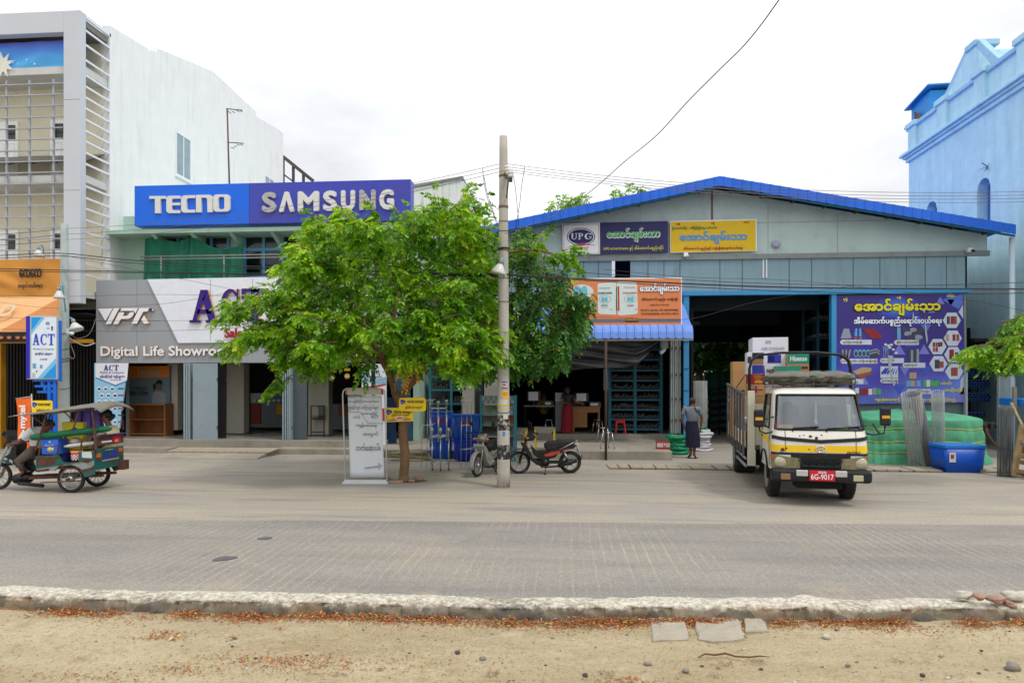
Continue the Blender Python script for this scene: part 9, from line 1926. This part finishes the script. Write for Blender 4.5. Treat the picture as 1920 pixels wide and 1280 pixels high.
def person(lab,loc,rz,J,skin,shirt,sleeve=.55,lower=None,hair=None,bald=False,face=0.,group=None,knees=True):
 t=thing('person',lab,'person',loc,rz,group);V={k:V3(v)for k,v in J.items()}
 nd={'pel':(V['pel'],(.125,.10)),'bel':(V['pel'].lerp(V['chest'],.45),(.12,.095)),'chest':(V['chest'],(.135,.10)),'neck':(V['neck'],.052),'jaw':(V['head']+V3((0,0,-.06)),(.066,.07)),'head':(V['head']+V3((0,0,.02)),(.078,.09)),'top':(V['head']+V3((0,0,.085)),(.06,.07))}
 ed=[('pel','bel'),('bel','chest'),('chest','neck'),('neck','jaw'),('jaw','head'),('head','top')]
 for s in 'LR':
  nd['s'+s]=(V['s'+s],.055);nd['e'+s]=(V['e'+s],.040);nd['w'+s]=(V['w'+s],.027);ed+=[('chest','s'+s),('s'+s,'e'+s),('e'+s,'w'+s)]
  d=(V['w'+s]-V['e'+s]).normalized();sd=d.cross(V3((0,1,0)));sd=sd.normalized()if sd.length>.1 else V3((1,0,0));pc=V['w'+s]+d*.07;nd['p'+s]=(pc,(.03,.018));ed.append(('w'+s,'p'+s))
  for i in range(4):
   b=pc+sd*(.026-.017*i)+d*.02;L_=(.06,.07,.066,.05)[i];nd[f'f{s}{i}']=(b+d*.012,.0085);nd[f'g{s}{i}']=(b+d*L_+V3((0,-.02,0)),.007);ed+=[('p'+s,f'f{s}{i}'),(f'f{s}{i}',f'g{s}{i}')]
  tb=V['w'+s]+d*.03+sd*.03;nd['t'+s]=(tb,.01);nd['u'+s]=(tb+d*.04+sd*.02+V3((0,-.02,0)),.008);ed+=[('w'+s,'t'+s),('t'+s,'u'+s)]
  if 'k'+s in V:
   nd['h'+s]=(V['h'+s],.085);nd['k'+s]=(V['k'+s],.055);nd['a'+s]=(V['a'+s],.036);nd['o'+s]=(V['o'+s],(.036,.022));ed+=[('pel','h'+s),('h'+s,'k'+s),('k'+s,'a'+s),('a'+s,'o'+s)]
 F=Matrix.Rotation(face,3,'Z');H=V['head']
 def feat(g):
  P=lambda x,y,z:H+F@V3((x,y,z))
  for s in(-1,1):g.sph(P(s*.082,.005,-.005),(.014,.026,.036),8,0,F);g.sph(P(s*.032,-.088,.005),(.014,.008,.008),8,1,F);g.sph(P(s*.032,-.09,.03),(.022,.008,.006),6,2,F)
  g.sph(P(0,-.102,-.022),(.016,.022,.022),8,0,F);g.sph(P(0,-.084,-.064),(.026,.012,.008),8,3,F)
 ms=mat('skin_'+skin[0],skin[1],.5,var=.06,scale=20,k=.9)
 skin_obj(nd,ed,'body',ms,t,1,feat,[ms,flat('eye_dark',(30,24,22)),flat('brow_dark',(30,24,22)),flat('lip_tone',(120,70,60))])
 if not bald:
  g=MB();g.sph(H+F@V3((0,.018,.035)),(.096,.108,.098),16,0,F);
  if hair=='bun':g.sph(H+F@V3((0,.125,-.01)),(.05,.05,.055),12);g.sph(H+F@V3((0,.07,-.05)),(.07,.05,.06),10)
  build(g,'hair',flat('hair_black',(22,20,20),rough=.4),t)
 else:
  g=MB();g.sph(H+F@V3((0,.028,.015)),(.089,.094,.085),16,0,F);build(g,'hair',mat('stubble',(58,42,36),.7),t)
 nd2={'pel':(V['pel']+V3((0,0,.0)),(.15,.118)),'bel':(V['pel'].lerp(V['chest'],.5),(.15,.118)),'chest':(V['chest'],(.16,.118)),'yoke':(V['chest'].lerp(V['neck'],.55),(.13,.09)),'col':(V['neck']+V3((0,0,-.02)),.066)};e2=[('pel','bel'),('bel','chest'),('chest','yoke'),('yoke','col')]
 for s in 'LR':nd2['s'+s]=(V['s'+s],.075);nd2['m'+s]=(V['s'+s].lerp(V['e'+s],sleeve),.068);nd2['n'+s]=(V['s'+s].lerp(V['e'+s],sleeve+.28),.064);e2+=[('chest','s'+s),('s'+s,'m'+s),('m'+s,'n'+s)]
 skin_obj(nd2,e2,'shirt',shirt,t,2)
 if lower:
  g=MB();k=len(lower['s']);ss_=lower['s']
  def f(u,v):
   q=v*(k-1);i=min(int(q),k-2);w_=q-i;a,b=ss_[i],ss_[i+1];c=[a[j]*(1-w_)+b[j]*w_ for j in range(5)];an=2*math.pi*u;fo=1+lower.get('fold',.04)*math.sin(an*9+c[2]*5)*(1-v*.8)
   return(c[0]+c[3]*math.cos(an)*fo,c[1]+c[4]*math.sin(an)*fo,c[2])
  g.grid(f,40,14);build(g,'longyi',lower['m'],t)
 return t
def checked(name,a,b,sc):
 m=mat(name,a,.8,var=0,bump=.1);N=m.node_tree.nodes;L=m.node_tree.links;tc=N.new("ShaderNodeTexCoord");ck=N.new("ShaderNodeTexChecker");ck.inputs['Scale'].default_value=sc;ck.inputs['Color1'].default_value=lin(a,.9);ck.inputs['Color2'].default_value=lin(b,.9);L.new(tc.outputs['Object'],ck.inputs['Vector']);L.new(ck.outputs[0],N['Principled BSDF'].inputs['Base Color']);return m
DK=('deep',(112,70,50));MD=('mid',(134,88,62))
p=PZ(1297,859,0)
person('man seen from behind in a grey checked shirt and dark navy longyi before the gate',p,TH,dict(pel=(0,0,.93),chest=(0,.0,1.27),neck=(.02,.02,1.42),head=(.045,.05,1.545),sL=(-.19,0,1.36),sR=(.20,-.02,1.35),eL=(-.27,-.01,1.08),eR=(.27,-.03,1.07),wL=(-.21,.0,.88),wR=(.23,-.04,.84),hL=(-.08,0,.86),kL=(-.05,.0,.48),aL=(-.02,.02,.09),oL=(-.06,.14,.035),hR=(.09,0,.86),kR=(.09,0,.48),aR=(.05,-.04,.09),oR=(.12,.06,.035)),DK,checked('grey_check',(84,92,104),(140,148,158),60),.45,dict(s=[(.03,.0,.30,.185,.15),(.03,0,.45,.195,.15),(.02,0,.7,.185,.15),(0,0,.9,.165,.135),(0,0,1.0,.155,.13)],m=mat('navy_cloth',(22,24,50),.8,var=.15),fold=.05),bald=True,face=math.pi-.9)
t=bpy.data.objects['person']
for s,(x,y,r)in enumerate(((-.05,.07,.15),(.10,.0,-.5))):g=MB();g.cbox((x,y,.011),(.085,.24,.02),0,Matrix.Rotation(r,3,'Z'));build(g,'sandal',mat('sandal_brown',(70,44,34),.7),t,bevel=.008)
p=V3((xY(1064,22.9),22.9,.36))
person('woman in a dark top and long red longyi standing beside the wooden desk',p,.2,dict(pel=(0,0,.88),chest=(.0,0,1.2),neck=(.01,-.01,1.34),head=(.0,-.02,1.46),sL=(-.15,0,1.28),sR=(.16,0,1.28),eL=(-.16,-.06,1.04),eR=(.26,-.05,1.04),wL=(-.05,-.16,1.0),wR=(.42,-.08,1.0)),MD,flat('top_black',(34,30,40)),.3,dict(s=[(-.02,0,.03,.19,.16),(-.01,0,.3,.19,.16),(0,0,.6,.18,.15),(0,0,.85,.165,.14),(0,0,.95,.13,.11)],m=mat('red_cloth',(150,16,38),.7,var=.15),fold=.05),hair='bun',face=.7)
p=V3((xY(1074,23.9),23.9,.36));person('seated clerk with bare forearms in the dark behind the computer screen',p,0,dict(pel=(0,0,.5),chest=(0,0,.86),neck=(0,0,1.0),head=(0,-.02,1.13),sL=(-.16,0,.94),sR=(.16,0,.94),eL=(-.22,-.1,.7),eR=(.22,-.1,.7),wL=(-.1,-.3,.76),wR=(.1,-.3,.76)),MD,flat('shirt_sage',(120,130,126)),.4)
p=V3((xY(1020,24.2),24.2,.36));person('clerk in an olive shirt in the dark behind the grey topped desk',p,0,dict(pel=(0,0,.55),chest=(0,0,.95),neck=(0,0,1.1),head=(0,-.02,1.23),sL=(-.18,0,1.04),sR=(.18,0,1.04),eL=(-.24,-.1,.8),eR=(.24,-.1,.8),wL=(-.1,-.3,.78),wR=(.1,-.3,.78)),MD,flat('shirt_olive',(150,130,40)),.4)
p=PZ(1858,858,0);p.y+=.4
person('bare armed worker bending down in the dark lean-to beside the tarpaulin',p,TH-.5,dict(pel=(-.3,0,.72),chest=(.02,0,.92),neck=(.14,-.02,.9),head=(.24,-.03,.84),sL=(.04,-.18,.88),sR=(.04,.18,.88),eL=(.12,-.2,.6),eR=(.12,.2,.6),wL=(.25,-.12,.4),wR=(.25,.12,.4),hL=(-.28,-.1,.68),kL=(-.02,-.12,.42),aL=(-.2,-.12,.08),oL=(-.06,-.13,.03),hR=(-.28,.1,.68),kR=(-.02,.12,.42),aR=(-.2,.12,.08),oR=(-.06,.13,.03)),DK,flat('vest_dark',(40,38,42)),.1,face=1.3)
p=TW@V3((-.34,0,0));person('driver in a dark red shirt behind the truck windscreen',p,RAD(-6.2),dict(pel=(0,.08,.98),chest=(0,.10,1.30),neck=(0,.07,1.44),head=(0,.03,1.565),sL=(-.18,.1,1.37),sR=(.18,.1,1.37),eL=(-.24,-.06,1.15),eR=(.24,-.06,1.15),wL=(-.14,-.28,1.24),wR=(.14,-.28,1.24)),DK,flat('shirt_maroon',(140,36,50)),.45)
h=tp3(545,440,0);n_=tp3(500,500,0);sz_=T(350,770,0)[1];sx_=T(380,770,0)[0]
person('trike driver in a white shirt and brown trousers looking back over his shoulder',mid_,TH-.02,dict(pel=(sx_+.03,0,sz_+.09),chest=(sx_+.09,0,sz_+.42),neck=(n_.x,0,n_.z+.02),head=(h.x,0,h.z),sL=(sx_+.06,-.19,sz_+.47),sR=(sx_+.06,.19,sz_+.47),eL=(sx_-.10,-.26,sz_+.26),eR=(sx_-.10,.26,sz_+.26),wL=(hx+.12,-.28,hz+.02),wR=(hx+.12,.28,hz+.02),hL=(sx_,-.1,sz_+.06),kL=(sx_-.22,-.13,sz_-.12),aL=(sx_-.12,-.13,.34),oL=(sx_-.22,-.13,.29),hR=(sx_,.1,sz_+.06),kR=(sx_-.22,.13,sz_-.12),aR=(sx_-.12,.13,.34),oR=(sx_-.22,.13,.29)),DK,flat('shirt_white',(222,222,222),k=.95),.5,face=RAD(60),bald=True)
t=[o for o in bpy.data.objects if o.get('label','').startswith('trike driver')][0]
g=MB()
for s in(-1,1):g.tube([(sx_+.06,s*.06,sz_+.06),(sx_,s*.11,sz_+.06),(sx_-.21,s*.13,sz_-.11),(sx_-.13,s*.13,.38)],[.12,.10,.08,.055],12)
build(g,'trousers',flat('trouser_brown',(96,82,72)),t)
h=tp3(1150,345,.2);person('trike passenger with a black hair bun and cream blouse looking down',mid_,TH-.02,dict(pel=(h.x+.08,.22,zhi-.12),chest=(h.x+.09,.22,h.z-.36),neck=(h.x+.05,.21,h.z-.15),head=(h.x,.2,h.z),sL=(h.x+.06,.05,h.z-.25),sR=(h.x+.08,.39,h.z-.25),eL=(h.x-.06,.02,h.z-.48),eR=(h.x-.04,.42,h.z-.48),wL=(h.x-.26,.1,h.z-.52),wR=(h.x-.26,.34,h.z-.52),hL=(h.x+.05,.14,zhi-.14),kL=(h.x-.32,.12,zhi-.1),aL=(h.x-.36,.12,zlo+.14),oL=(h.x-.44,.12,zlo+.08),hR=(h.x+.05,.3,zhi-.14),kR=(h.x-.32,.32,zhi-.1),aR=(h.x-.36,.32,zlo+.14),oR=(h.x-.44,.32,zlo+.08)),MD,flat('blouse_cream',(222,204,164),k=.95),.55,hair='bun',face=RAD(-75))
